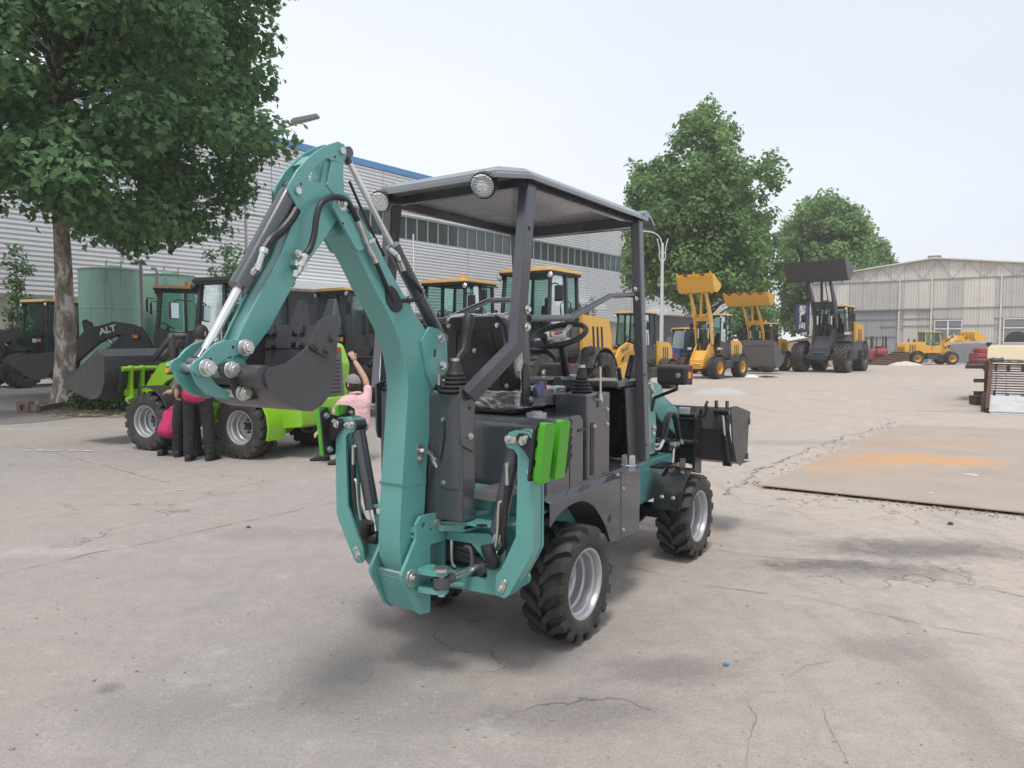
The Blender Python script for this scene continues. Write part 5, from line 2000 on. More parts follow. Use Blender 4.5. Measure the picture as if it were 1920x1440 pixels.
# ---- canopy posts and roof
PW, PH_ = .052, .075
for s in (-1, 1):
    yt = s * .405
    yft = s * .265
    foot_, bend, topp = MF.py(878, 742, -.265), MF.py(968, 648, -.405), MF.py(990, 350, -.405)
    f3, b3, t3 = Vector((foot_.x, yft, foot_.z)), Vector((bend.x, yt, bend.z)), Vector((topp.x, yt, 2.235))
    rp = MB()
    # square tube: lower slanting length, upper upright length, mitred at the bend
    def sect(p, d, side):
        d = Vector(d).normalized()
        sv = Vector((0, 1, 0)) - d * d.y
        sv.normalize()
        u = sv.cross(d).normalized()
        return [p + sv * (a * PW / 2) + u * (b_ * PH_ / 2) for a, b_ in ((-1, -1), (1, -1), (1, 1), (-1, 1))]
    d1, d2 = (b3 - f3).normalized(), (t3 - b3).normalized()
    vs = sect(f3, d1, s) + sect(b3, (d1 + d2), s) + sect(t3, d2, s)
    fs = [(0, 1, 2, 3), (11, 10, 9, 8)]
    for j in range(2):
        for k in range(4):
            fs.append((4 * j + k, 4 * j + (k + 1) % 4, 4 * j + 4 + (k + 1) % 4, 4 * j + 4 + k))
    rp.add(vs, fs)
    po = rp.build("canopy_post", M['grey'], MC, bevel=.006, seg=3)
    # foot plate on the console
    MB().prism([(foot_.x - .04, 1.315), (foot_.x + .045, 1.33), (foot_.x + .05, 1.02), (foot_.x - .03, 1.06), (foot_.x - .04, 1.10)], 'y', min(s * .246, s * .256), max(s * .246, s * .256)).build("foot_plate", M['grey'], po, bevel=.002)
    if s < 0:
        for p in ((881, 740), (881, 818)):
            MB().bolt(MF.py(*p, -.257), (0, -1, 0), .011, .010).build("bolt", M['zinc'], po)
        q = MF.py(881, 765, -.257)
        MB().cyl((q.x, -.2585, q.z), (q.x, -.255, q.z), .008, n=12).build("bolt_hole", M['blackpipe'], po)
        for p in ((988, 580), (987, 613)):
            MB().bolt(MF.py(*p, -.432), (0, -1, 0), .014, .012).build("bolt", M['zinc'], po)
        q = MF.py(993, 428, -.432)
        MB().cyl((q.x, -.4335, q.z), (q.x, -.43, q.z), .010, n=12).build("bolt_hole", M['blackpipe'], po)
    ft, fb = MF.py(1191, 405, -.42), MF.py(1207, 862, -.42)
    fpst = MB()
    a, b_ = Vector((ft.x + .02, s * .42, 2.235)), Vector((fb.x, s * .42, fb.z))
    d = (a - b_).normalized()
    fpst.bar(b_, a, .055, .062, up=(1, 0, 0))
    fo = fpst.build("canopy_post", M['grey'], MC, bevel=.006, seg=3)
    MB().bar(b_ + Vector((.03, -s * .018, 0)), a + Vector((.03, -s * .018, 0)), .012, .05, up=(1, 0, 0)).build("post_flange", M['grey'], fo, bevel=.003)
    if s < 0:
        for p in ((1209, 703), (1212, 835), (1199, 562)):
            q = MF.py(*p, -.448)
            MB().cyl((q.x, -.4495, q.z), (q.x, -.446, q.z), .010, n=12).build("bolt_hole", M['blackpipe'], fo)
        for p in ((1190, 542), (1192, 560)):
            MB().bolt(MF.py(*p, -.448), (0, -1, 0), .010, .009).build("bolt", M['zinc'], fo)
# handrails
hr = MB()
for s in (-1, 1):
    pts = [MF.py(p[0], p[1], -.41) for p in ((992, 597), (1062, 596), (1080, 590), (1138, 558), (1150, 554), (1190, 553))]
    MB().tube([Vector((p.x, s * .41, p.z)) for p in smooth_path(pts, 3)], .016, n=12).build("handrail", M['grey'], MC)

# roof: pressed sheet with rolled edges, chamfered corners, drooping front
def roof_mb():
    z1 = 2.272
    yo, xo0, xo1 = .462, -.575, .80
    top = [(xo0 + .04, -yo + .13), (xo0 + .13, -yo + .045), (xo1, -yo + .045), (xo1, yo - .045), (xo0 + .13, yo - .045), (xo0 + .04, yo - .13)]
    rim_ = [(xo0 - .012, -yo + .10), (xo0 + .10, -yo - .008), (xo1 + .005, -yo - .008), (xo1 + .005, yo + .008), (xo0 + .10, yo + .008), (xo0 - .012, yo - .10)]
    mb = MB()
    n = 6
    vs = [(x, y, z1 + .012 * (1 - (y / yo) ** 2)) for x, y in top] + [(x, y, z1 - .036) for x, y in rim_] + [(x, y, z1 - .055) for x, y in rim_]
    vs += [(x * .995, y * .985, z1 - .055) for x, y in rim_] + [(x * .985, y * .965, z1 - .020) for x, y in rim_]
    fs = [tuple(range(n - 1, -1, -1))]
    for r_ in range(4):
        for k in range(n):
            k2 = (k + 1) % n
            fs.append((r_ * n + k, r_ * n + k2, (r_ + 1) * n + k2, (r_ + 1) * n + k))
    fs.append(tuple(range(4 * n, 5 * n)))
    mb.add(vs, fs)
    # front droop
    mb.prism([(xo1 - .03, z1 - .01), (xo1 + .0, z1 + .008), (xo1 + .05, z1 - .012), (xo1 + .125, z1 - .060), (xo1 + .122, z1 - .074), (xo1 + .045, z1 - .028), (xo1 - .03, z1 - .03)], 'y', -yo, yo)
    return mb


roof = roof_mb().build("canopy_roof", M['roofgrey'], MC, bevel=.008, seg=3, angle=40)
for s in (-1, 1):
    MB().bar((-.46, s * .405, 2.213), (.78, s * .405, 2.213), .03, .035).build("roof_rail", M['grey'], roof)
MB().bar((-.44, -.40, 2.212), (-.44, .40, 2.212), .035, .036).build("roof_rail", M['grey'], roof)
MB().bar((.72, -.40, 2.205), (.72, .40, 2.205), .035, .06).build("roof_rail", M['grey'], roof)
for p in ((1039, 184),):
    q = MF.pz(905, 306, 2.29)
    MB().bolt((-.42, .06, 2.282), (0, 0, 1), .010, .014).build("bolt", M['zinc'], roof)
M['dashblue'] = M['interior']
MB().prism([(-.52, -.38), (-.43, -.43), (.76, -.43), (.76, .43), (-.43, .43), (-.52, .38)], 'z', 2.2335, 2.2365).build("roof_underside", M['roofunder'], roof)  # added thin sheet, its colour brightens the underside in place of a reflection
# work lamps under the roof's rear edge
for (px_, py_, rpx) in ((907, 347, 25), (715, 377, 20)):
    c = MF.pxx(px_, py_, -.585)
    cam_l = Vector((-3.13, -2.135, 1.5))
    d = Vector((-1, -.18, -.55)).normalized()
    D_ = (c - cam_l).length
    r_ = rpx / FPX * D_ * .92
    lm = MB().lathe([(r_ * 1.06, .012), (r_ * 1.08, 0), (r_ * 1.05, -.02), (r_ * .8, -.055), (r_ * .4, -.07)], c, d, n=28)
    lo_ = lm.build("work_lamp", M['black'], roof)
    le = MB().lathe([(r_ * .98, .010), (r_ * .85, .017), (r_ * .4, .021), (0.001, .022)], c, d, n=28)
    le_o = le.build("lamp_lens", M['lens'], lo_)
    u_, w__, _d2 = frame_of(d)
    for k in range(-4, 5):
        hh = r_ * .19 * k
        half = math.sqrt(max(0, (r_ * .93) ** 2 - hh ** 2))
        sdir = d.cross(Vector((0, 0, 1))).normalized()
        p_ = c + d * .017 + sdir.cross(d) * hh
        MB().cyl(p_ - sdir * half, p_ + sdir * half, r_ * .075, n=6).build("lens_rib", M['chrome'], le_o)
    MB().bar(c - d * .05, Vector((c.x + .09, c.y, 2.225)), .03, .006).build("lamp_bracket", M['black'], lo_)

# ---- hood under the seat, fenders, tank
hood = MB().prism(rounded([(-.225, .735), (.14, .735), (.14, 1.105), (.10, 1.135), (-.16, 1.135), (-.225, 1.10)], [0, 0, .02, .02, .03, .04]), 'y', -.40, .40).build("hood", M['grey'], MC, bevel=.016, seg=3)
MB().box((.13, -.402, 1.055), (.10, .006, .012)).build("hood_seam", M['blackpipe'], hood)
MB().box2((-.002, -.4025, .74), (.001, -.10, 1.137)).build("hood_strap", M['blackpipe'], hood)
for k in range(5):
    z = .86 + .042 * k
    a, b = Vector((-.045, -.401, z)), Vector((.02, -.401, z + .085))
    MB().bar(a, b, .004, .016, up=(1, 0, 0)).build("louvre", M['blackpipe'], hood)
MB().box((-.19, -.22, 1.03), (.08, .10, .012)).build("latch", M['blackpipe'], hood)
MB().cyl((-.11, -.27, 1.135), (-.11, -.27, 1.155), .052, n=20).cyl((-.11, -.27, 1.155), (-.11, -.27, 1.163), .03, n=16).build("cap", M['rim'], hood)

fz = .762
arch = PY([(1031, 990), (1043, 970), (1060, 953), (1078, 942.5), (1089, 939.5), (1102, 941.5), (1115, 951), (1125, 967), (1135, 986), (1141, 1006), (1145, 1017)], -.455)
fr_ = PY([(1031.5, 944), (1163, 895.5)], -.455)
fbot = PY([(1163, 1011)], -.455)
for s in (-1, 1):
    poly = [fr_[0], fr_[1], fbot[0]] + arch[::-1]
    fd = MB().prism(poly, 'y', min(s * .449, s * .457), max(s * .449, s * .457)).build("fender", M['grey'], MC, bevel=.002)
    x0, x1 = fr_[0][0], fr_[1][0]
    ztop0, ztop1 = fr_[0][1], fr_[1][1]
    # sloping top sheet
    MB().add([(x0, s * .456, ztop0), (x1, s * .456, ztop1), (x1, s * .37, ztop1 + .022), (x0, s * .37, ztop0 + .028), (x0, s * .456, ztop0 - .008), (x1, s * .456, ztop1 - .008), (x1, s * .37, ztop1 + .014), (x0, s * .37, ztop0 + .02)],
             [(0, 1, 2, 3), (4, 7, 6, 5), (0, 4, 5, 1), (1, 5, 6, 2), (2, 6, 7, 3), (3, 7, 4, 0)]).build("fender_top", M['grey'], fd, bevel=.002)
    # wheel well liner following the arch
    MB().prism([(p[0], p[1] + .004) for p in arch] + [(p[0], p[1] + .012) for p in arch[::-1]], 'y', min(s * .20, s * .448), max(s * .20, s * .448)).build("wheel_liner", M['black'], fd)
    tx0, tx1 = fbot[0][0] + .004, MF.y(1199, 900, -.455)[0]
    zt = ztop1 + .004
    zb = fbot[0][1]
    tk = MB().prism([(tx0, zb), (tx1, zb - .004), (tx1, zt), (tx0, zt)], 'y', min(s * .40, s * .458), max(s * .40, s * .458))
    tk = MB()
    plan = [(tx0, .458), (tx1, .458), (tx1 + .05, .40), (tx1 + .05, .20), (tx0, .20)]
    tk.prism([(x, s * y) for x, y in plan], 'z', zb, zt + .002)
    tank = tk.build("fuel_tank", M['grey'], MC, bevel=.004)
    plan2 = [(tx0 + .002, .460), (tx1 + .002, .460), (tx1 + .054, .40), (tx1 + .054, .20), (tx0 + .002, .20)]
    MB().prism([(x, s * y) for x, y in plan2], 'z', zt + .0025, zt + .012).build("tank_lid", M['grey'], tank, bevel=.004)
    if s < 0:
        for p in ((1168, 916), (1168, 993)):
            MB().bolt(MF.py(*p, -.459), (0, -1, 0), .008, .008).build("bolt", M['zinc'], tank)
        for p in ((1139, 889), (1158, 891)):
            q = MF.pz(p[0], p[1], zt + .012)
            MB().bolt(q, (0, 0, 1), .008, .010).build("bolt", M['zinc'], tank)
        q = MF.py(1143, 973, -.458)
        MB().cyl((q.x, -.4585, q.z), (q.x, -.4565, q.z), .022, n=18).build("fender_hole", M['blackpipe'], fd)
        q = MF.pz(1178, 872, zt + .02)
        cp = MB()
        cp.cyl((q.x, q.y, zt + .012), (q.x, q.y, zt + .026), .046, n=24)
        pts = []
        for k in range(48):
            a = 2 * math.pi * k / 48
            rr = .041 if (k % 4) < 2 else .0365
            pts.append((q.x + rr * math.cos(a), q.y + rr * math.sin(a)))
        cp.prism(pts, 'z', zt + .026, zt + .078)
        cp.cyl((q.x, q.y, zt + .078), (q.x, q.y, zt + .083), .03, n=20)
        cp.build("fuel_cap", M['rim'], tank, bevel=.002)

# ---- right console with lever, floor, dash
con = MB().box2((.19, -.40, .775), (.46, -.20, 1.235)).build("side_console", M['grey'], MC, bevel=.010, seg=3)
MB().box2((.222, -.4035, .80), (.262, -.3995, 1.08)).build("console_groove", M['blackpipe'], con)
for p in ((1138, 767), (1138, 795), (1114, 799)):
    MB().bolt(MF.py(*p, -.401), (0, -1, 0), .008, .008).build("bolt", M['zinc'], con)
q = MF.py(1121, 750, -.401)
MB().prism([(q.x + .012 * math.cos(t), q.z + (.03 if math.sin(t) > 0 else -.03) + .012 * math.sin(t)) for t in [2 * math.pi * k / 20 for k in range(20)]], 'y', -.4025, -.399).build("lever_slot", M['blackpipe'], con)
q = MF.py(1126, 750, -.42)
MB().cyl((q.x, -.39, q.z), (q.x, -.43, q.z), .010, n=10).cyl((q.x, -.42, q.z), (q.x, -.42, q.z + .03), .011, n=8).build("lever_joint", M['zinc'], con)
lv = MB().cyl((q.x, -.42, q.z), (q.x - .004, -.42, q.z + .19), .006, n=8).build("hand_lever", M['zinc'], con)
MB().cyl((q.x - .004, -.42, q.z + .18), (q.x - .006, -.42, q.z + .245), .014, n=10).build("lever_knob", M['plastic'], lv)
joystick((.31, -.30, 1.235), (.36, -.30, 1.47), .026, MC, boot_r=.062)
MB().cyl((.35, -.30, 1.455), (.40, -.31, 1.462), .028, n=14).build("grip_head", M['plastic'], MC)
MB().box2((.14, -.40, .765), (1.0, .40, .781)).build("floor_plate", M['grey'], MC, bevel=.003)
# dash / front bulkhead: open dark well
dz = 1.275
MB().box2((.90, -.40, .79), (.93, .40, dz)).build("bulkhead", M['charcoal'], MC)
MB().box2((.60, -.385, dz - .03), (.95, -.10, dz + .012)).build("dash_top", M['grey'], MC, bevel=.01)
MB().box2((.60, .10, dz - .03), (.95, .385, dz + .012)).build("dash_top", M['grey'], MC, bevel=.01)
MB().prism(rounded([(.72, .785), (.95, .785), (.95, dz - .03), (.66, dz - .03)], .01), 'y', -.40, -.392).build("side_panel", M['charcoal'], MC)
MB().prism(rounded([(.88, .785), (.97, .785), (.97, dz), (.90, dz - .02), (.885, dz - .12), (.875, 1.0)], .01), 'y', -.412, -.402).build("edge_strip", M['grey'], MC)
# left side: battery box with caps, opposite console
lb = MB().box2((.15, .18, .785), (.72, .40, 1.19)).build("side_console", M['grey'], MC, bevel=.012)
for x in (.30, .52):
    MB().cyl((x, .29, 1.19), (x, .29, 1.225), .032, n=18).cyl((x, .29, 1.225), (x, .29, 1.24), .027, n=18).build("filler_cap", M['plastic'], lb)
# steering column and wheel
sc_, sw_c = MF.py(1062, 722, 0), MF.py(1048, 628, 0)
sd = Vector((-.42, 0, .91)).normalized()
MB().cyl((sw_c.x + .13, 0, sw_c.z - .36), tuple(sw_c - sd * .05), .024, n=14).build("steering_column", M['black'], MC)
MB().cyl(tuple(sw_c - sd * .07), tuple(sw_c - sd * .02), .045, .03, n=16).build("column_boot", M['plastic'], MC)
u, w_, _d = frame_of(sd)
swr = .165
pts = [sw_c + (u * math.cos(t) + w_ * math.sin(t)) * swr for t in [2 * math.pi * k / 40 for k in range(41)]]
stw = MB().tube(pts, .0165, n=12, caps=False).build("steering_wheel", M['plastic'], MC, angle=60)
for k in range(3):
    a = 2 * math.pi * k / 3 + .5
    e = sw_c + (u * math.cos(a) + w_ * math.sin(a)) * swr * .95
    MB().bar(sw_c - sd * .02, e, .034, .010, up=sd).build("spoke", M['rim'], stw, bevel=.003)
MB().cyl(tuple(sw_c - sd * .03), tuple(sw_c + sd * .012), .042, n=20).build("wheel_hub", M['white'], stw, bevel=.004)
MB().cyl(tuple(sw_c + sd * .0125), tuple(sw_c + sd * .014), .028, n=18).build("hub_badge", M['redpaint'], stw)
q = V3(1003, 622, .0)
kq = min(pts, key=lambda p: (MF.world(p) - MF.world(q)).length)
MB().cyl(tuple(kq), tuple(kq + sd * .05), .010, n=10).sphere(tuple(kq + sd * .06), .024, n=14, m=8).build("steering_knob", M['plastic'], stw, angle=60)
# instruments
MB().prism(rounded([(.62, 1.22), (.80, 1.20), (.82, 1.26), (.66, 1.30)], .02), 'y', -.12, .08).build("instrument_pod", M['plastic'], MC, bevel=.01)
MB().sphere((.70, -.02, 1.285), .06, sc=(1.1, 1.3, .5)).build("instrument_glass", M['shedglass'], MC)
for k in range(3):
    MB().box((.60 + .05 * k, -.20, 1.235), (.035, .05, .022), Matrix.Rotation(.4, 3, 'Y')).build("rocker_switch", M['plastic'], MC, bevel=.004)
# hand throttle levers at the bulkhead
for k, (p0, p1) in enumerate((((1170, 735), (1186, 668)), ((1165, 725), (1160, 690)))):
    a, b_ = MF.py(*p0, -.33), MF.py(*p1, -.33)
    h = MB().cyl(a, a.lerp(b_, .55), .008, n=8).build("hand_lever", M['black'], MC)
    MB().cyl(a.lerp(b_, .4), b_, .019 if k == 0 else .012, n=12).build("lever_grip", M['plastic'], h)
    for j in range(2):
        c = a + Vector((.03 * j, 0, -.06))
        MB().tube([a + Vector((.02 * j, 0, -.01)), c, c + Vector((.01, .02, -.22)), c + Vector((.08, .1, -.35))], .007, n=7, smooth=3).build("cable", M['hose'], h)
        MB().cyl(c + Vector((0, 0, -.05)), c + Vector((.004, .003, -.085)), .005, n=8).build("cable_end", M['brass'], h)
    MB().box((a.x, -.33, a.z - .01), (.05, .03, .012)).build("lever_bracket", M['zinc'], h)

# ---- seat
seat = thing("seat", None, None)
bpy.data.objects.remove(seat)
xs0 = -.12
bk_ = rounded([(-.205, 1.235), (.205, 1.235), (.215, 1.30), (.175, 1.60), (.14, 1.645), (-.14, 1.645), (-.175, 1.60), (-.215, 1.30)], .035, 5)
off = .075
tilt = Matrix.Rotation(R(-8), 3, 'Y')


def seat_fn(x0):
    o = Vector((x0, off, 1.235))
    return lambda y, z, t: tuple(o + tilt @ Vector((t, y, z - 1.235)))


sb = MB().prism(bk_, seat_fn(xs0), -.012, .010).build("seat_backrest", M['black'], MC, bevel=.008, seg=3)
rib = rounded([(-.155, 1.27), (.155, 1.27), (.15, 1.36), (.115, 1.585), (-.115, 1.585), (-.15, 1.36)], .03, 5)
MB().prism(rib, seat_fn(xs0), -.017, -.012, holes=[[(p[0] * .90, 1.43 + (p[1] - 1.43) * .92) for p in rib]]).build("backrest_rib", M['black'], sb, bevel=.002)
for (y, z) in ((-.155, 1.60), (.155, 1.60), (-.185, 1.29), (.185, 1.29), (0, 1.47)):
    MB().bolt(seat_fn(xs0)(y, z, -.012), (-1, 0, 0), .009, .008).build("bolt", M['zinc'], sb)


def crinkled(mb_fn, name, m, parent, sub=3, amp=.012, seed=0, fr=14):
    """soft body under loose film: subdivided and crumpled along folds"""
    o = mb_fn.build(name, m, parent, angle=0)
    bm = bmesh.new()
    bm.from_mesh(o.data)
    bmesh.ops.remove_doubles(bm, verts=bm.verts, dist=1e-4)
    bmesh.ops.subdivide_edges(bm, edges=bm.edges, cuts=sub, use_grid_fill=True)
    for k in range(2):
        bmesh.ops.smooth_vert(bm, verts=bm.verts, factor=.5, use_axis_x=True, use_axis_y=True, use_axis_z=True)
    bm.normal_update()
    for v in bm.verts:
        p = v.co * fr + Vector((seed, seed * 2, 0))
        f = mnoise.noise(p) * .6 + abs(mnoise.noise(p * 2.1)) * .9 - .3
        v.co += v.normal * f * amp
    bm.to_mesh(o.data)
    bm.free()
    o.data.polygons.foreach_set("use_smooth", [True] * len(o.data.polygons))
    return o


def film_mat():
    m = bpy.data.materials.new("loose clear film")
    m.use_nodes = True
    N, Lk = _links(m)
    N.clear()
    o = N.new("ShaderNodeOutputMaterial")
    tr = N.new("ShaderNodeBsdfTransparent")
    tr.inputs['Color'].default_value = (.97, .97, .97, 1)
    gl = N.new("ShaderNodeBsdfGlossy")
    gl.inputs['Roughness'].default_value = .12
    df = N.new("ShaderNodeBsdfDiffuse")
    df.inputs['Color'].default_value = (.72, .73, .75, 1)
    lw = N.new("ShaderNodeLayerWeight")
    lw.inputs['Blend'].default_value = .42
    m1 = N.new("ShaderNodeMixShader")
    m1.inputs[0].default_value = .35
    Lk.new(gl.outputs[0], m1.inputs[1])
    Lk.new(df.outputs[0], m1.inputs[2])
    m2 = N.new("ShaderNodeMixShader")
    mr = N.new("ShaderNodeMapRange")
    mr.inputs['To Min'].default_value = .34
    mr.inputs['To Max'].default_value = .9
    Lk.new(lw.outputs['Facing'], mr.inputs['Value'])
    Lk.new(mr.outputs[0], m2.inputs[0])
    Lk.new(tr.outputs[0], m2.inputs[1])
    Lk.new(m1.outputs[0], m2.inputs[2])
    Lk.new(m2.outputs[0], o.inputs['Surface'])
    return m


M['wrap'] = film_mat()
M['belt'] = mat("blue grey belt buckle", (0.12, 0.13, 0.24), .6)
co = Vector((0, off, 0))
MB().prism(bk_, seat_fn(xs0), .012, .075).build("backrest_cushion", M['interior'], sb, bevel=.02, seg=3)
crinkled(MB().box(Vector(seat_fn(xs0)(0, 1.46, .075)), (.09, .43, .38), tilt), "clear_wrap", M['wrap'], sb, sub=14, amp=.014, seed=3, fr=16)
sc2 = MB().box((.115, off, 1.205), (.46, .46, .075)).build("seat_cushion", M['interior'], MC, bevel=.03, seg=4)
crinkled(MB().box((.115, off, 1.215), (.52, .51, .10)), "clear_wrap", M['wrap'], sc2, sub=16, amp=.018, seed=7, fr=15)
MB().box((.10, off, 1.155), (.44, .42, .03)).build("seat_base", M['black'], MC, bevel=.008)
ap = MF.py(970, 760, -.185)
arm = MB().prism(rounded([(-.10, 1.19), (-.02, 1.175), (.01, 1.215), (-.03, 1.27), (-.045, 1.37), (-.065, 1.40), (-.09, 1.40), (-.10, 1.37)], .02), 'y', -.185, -.175).build("arm_bracket", M['black'], MC, bevel=.003)
MB().bolt((-.035, -.186, 1.215), (0, -1, 0), .012, .010).build("bolt", M['zinc'], arm)
MB().box((.03, -.20, 1.265), (.085, .03, .055), Matrix.Rotation(R(-25), 3, 'Y')).build("belt_buckle", M['belt'], MC, bevel=.006)
MB().box((.066, -.204, 1.283), (.008, .031, .05), Matrix.Rotation(R(-25), 3, 'Y')).build("buckle_button", M['red'], MC, bevel=.002)

# ---- front half: articulated frame, arms, hoses, mudguard, bucket
ff = MB().box2((1.15, -.20, .40), (1.95, .20, .68)).build("front_frame", M['teal'], MC, bevel=.01)
for s in (-1, 1):
    tw = rounded([(1.27, .76), (1.40, .76), (1.42, .95), (1.36, 1.20), (1.33, 1.255), (1.25, 1.262), (1.21, 1.20), (1.20, .80)], .02)
    MB().prism(tw, 'y', min(s * .265, s * .283), max(s * .265, s * .283)).build("arm_tower", M['teal'], ff, bevel=.004)
    MB().box2((1.18, min(s * .19, s * .21), .42), (1.33, max(s * .19, s * .21), .80)).build('frame_plate', M['teal'], ff, bevel=.004)
    ap_ = PY([(1214, 728), (1224, 716), (1238, 722), (1246, 745), (1276, 772), (1300, 835), (1311, 868), (1306, 876), (1296, 871), (1283, 850), (1268, 815), (1236, 785), (1216, 750)], -.22)
    MB().prism(rounded(ap_, .015), 'y', min(s * .205, s * .225), max(s * .205, s * .225)).build("loader_arm", M['teal'], MC, bevel=.004)
    MB().cyl((1.30, s * .16, 1.225), (1.30, s * .30, 1.225), .026, n=18).build("pivot_pin", M['zinc'], ff)
for p in ((1223, 738), (1225, 805)):
    c = MF.py(*p, -.284)
    k = MB().prism(rounded([(c.x - .018, c.z + .04), (c.x + .018, c.z + .04), (c.x + .015, c.z - .05), (c.x - .015, c.z - .05)], .014), 'y', -.290, -.284).bolt((c.x, -.29, c.z + .012), (0, -1, 0), .012, .010).bolt((c.x, -.29, c.z - .03), (0, -1, 0), .008, .008)
    k.build("pin_keeper", M['zinc'], ff)
MB().cyl((1.25, -.10, 1.10), (1.85, -.10, .66), .035, n=16).build("lift_cylinder", M['grey'], MC)
MB().cyl((1.25, .10, 1.10), (1.85, .10, .66), .035, n=16).build("lift_cylinder", M['grey'], MC)
# looped hoses with steel fittings on the tower
for k in range(2):
    y = -.30 - .02 * k
    pts = [MF.py(*p, y) for p in ((1240 + k * 4, 832 - k * 4), (1243 + 6 * k, 812), (1248 + 6 * k, 785), (1256 + 5 * k, 775), (1263 + 5 * k, 782), (1268 + 4 * k, 805), (1272 + 3 * k, 822))]
    h = MB().tube(pts, .013, n=10, smooth=5).build("hose", M['hose'], MC)
    MB().tube([MF.py(1226, 834 + 8 * k, y), MF.py(1236, 833 + 8 * k, y), MF.py(1240 + k * 4, 830 - 4 * k, y)], .011, n=8, smooth=3).build("fitting", M['zinc'], h)
    MB().cyl(MF.py(1272 + 3 * k, 820, y), MF.py(1274 + 3 * k, 832, y), .011, n=8).build("fitting", M['zinc'], h)
vb = MF.py(1264, 832, -.30)
MB().box((vb.x, -.28, vb.z - .01), (.20, .05, .07)).build("valve_block", M['black'], MC, bevel=.006)
for dx in (-.07, .0, .08):
    MB().cyl((vb.x + dx, -.305, vb.z), (vb.x + dx, -.335, vb.z), .015, n=8).build("fitting", M['zinc'], MC)
MB().cyl((vb.x - .03, -.31, vb.z - .03), (vb.x - .05, -.31, vb.z - .13), .009, n=8).build("fitting", M['zinc'], MC)
# mudguards
for s in (-1, 1):
    g_ = MB()
    rg, n_ = .345, 12
    pro, pri = [], []
    for k in range(n_ + 1):
        a = R(98 + 66 * k / n_)
        pro.append((1.70 + rg * math.cos(a) - .01, .294 + rg * math.sin(a)))
        pri.append((1.70 + (rg - .006) * math.cos(a) - .01, .294 + (rg - .006) * math.sin(a)))
    pro[0] = (pro[0][0] + .02, pro[0][1] - .0)
    g_.prism(pro + pri[::-1], 'y', min(s * .285, s * .475), max(s * .285, s * .475))
    mg = g_.build("mudguard", M['black'], MC, bevel=.002)
    MB().box2((1.52, min(s * .20, s * .30), .632), (1.76, max(s * .20, s * .30), .645)).build("guard_bracket", M['black'], mg, bevel=.002)
    MB().prism([(1.54, .60), (1.66, .64), (1.66, .70), (1.55, .715)], 'y', min(s * .40, s * .406), max(s * .40, s * .406)).build("guard_bracket", M['black'], mg)
    for a in (112, 150):
        for yy in (.34, .42):
            d = Vector((math.cos(R(a)), 0, math.sin(R(a))))
            MB().bolt(Vector((1.69, s * yy, .294)) + d * rg, d, .011, .010).build("bolt", M['zinc'], mg)
# headlamps on brackets
for s in (-1, 1):
    c = MF.py(1264, 703, -.45)
    c.y = s * .45
    rot = Matrix.Rotation(R(-3 * s), 3, 'Z')
    hl = MB().box(c, (.12, .20, .125), rot).build("headlamp", M['plastic'], MC, bevel=.022, seg=4)
    MB().box(c + Vector((.063, 0, 0)), (.008, .19, .105)).build("lamp_lens", M['lens'], hl, bevel=.003)
    MB().box(c + Vector((.055, s * .0, 0)), (.012, .205, .128)).build("lamp_rim", M['redpaint'], hl, bevel=.003)
    MB().box(c + Vector((.01, s * .1005, 0)), (.045, .004, .040)).build("turn_signal", M['amber'], hl, bevel=.001)
    MB().tube([c + Vector((-.03, s * .03, -.05)), c + Vector((-.03, s * .03, -.09)), Vector((1.34, s * .30, 1.14)), Vector((1.33, s * .285, 1.05))], .012, n=8).build("lamp_bracket", M['black'], hl)
    MB().bolt(c + Vector((-.061, s * .05, .0)), (-1, 0, 0), .013, .012).build("bolt", M['zinc'], hl)

# front bucket (four-in-one) and its hitch
yfb = .56
a_ = [MF.y(*p, -yfb) for p in ((1368, 763), (1378, 761), (1404.5, 772), (1401, 800), (1398.6, 847), (1393, 862), (1386.6, 873), (1378, 866), (1372, 830))]
xb0 = min(p[0] for p in a_)
fbk = MB()
pf = [(a_[0][0] + .03, a_[0][1] - .01), (a_[0][0] + .005, .86), (a_[8][0] - .01, a_[8][1]), (a_[7][0], a_[7][1]), (a_[6][0], a_[6][1] + .01), (a_[6][0] + .30, a_[6][1] - .01)]
pi = [(p[0] + .010, p[1] + .004) for p in pf]
fbk.prism(pf + pi[::-1], 'y', -yfb, yfb)
fb_ = fbk.build("front_bucket", M['bucketgrey'], MC, bevel=.003)
for s in (-1, 1):
    MB().prism(rounded(a_, .012), 'y', min(s * yfb, s * (yfb + .012)), max(s * yfb, s * (yfb + .012))).build("side_plate", M['bucketgrey'], fb_, bevel=.002)
    c0 = MF.py(1354, 772, -.52)
    c1 = MF.py(1364, 868, -.52)
    q = MB().cyl((c1.x, s * .52, c1.z), (c0.x * .55 + c1.x * .45, s * .52, c0.z * .55 + c1.z * .45), .022, n=14).build("bucket_cylinder", M['black'], fb_)
    MB().cyl((c0.x * .55 + c1.x * .45, s * .52, c0.z * .55 + c1.z * .45), (c0.x, s * .52, c0.z), .012, n=12).build("piston_rod", M['chrome'], q)
    MB().cyl((c0.x, s * .46, c0.z), (c0.x, s * .575, c0.z), .026, n=16).build("pivot_boss", M['black'], q)
    MB().cyl((c1.x, s * .49, c1.z), (c1.x, s * .55, c1.z), .026, n=16).build("pivot_boss", M['black'], q)
    for yy in (.47, .55):
        MB().box((c0.x + .02, s * yy, c0.z + .02), (.05, .012, .12)).build("lug", M['black'], fb_)
for p in ((1401, 790), (1397, 855)):
    q = MF.py(*p, -yfb)
    MB().box((q.x + .01, -.28, q.z), (.03, .60, .05)).build("edge_block", M['bucketgrey'], fb_, bevel=.003)
xq = a_[0][0] - .12
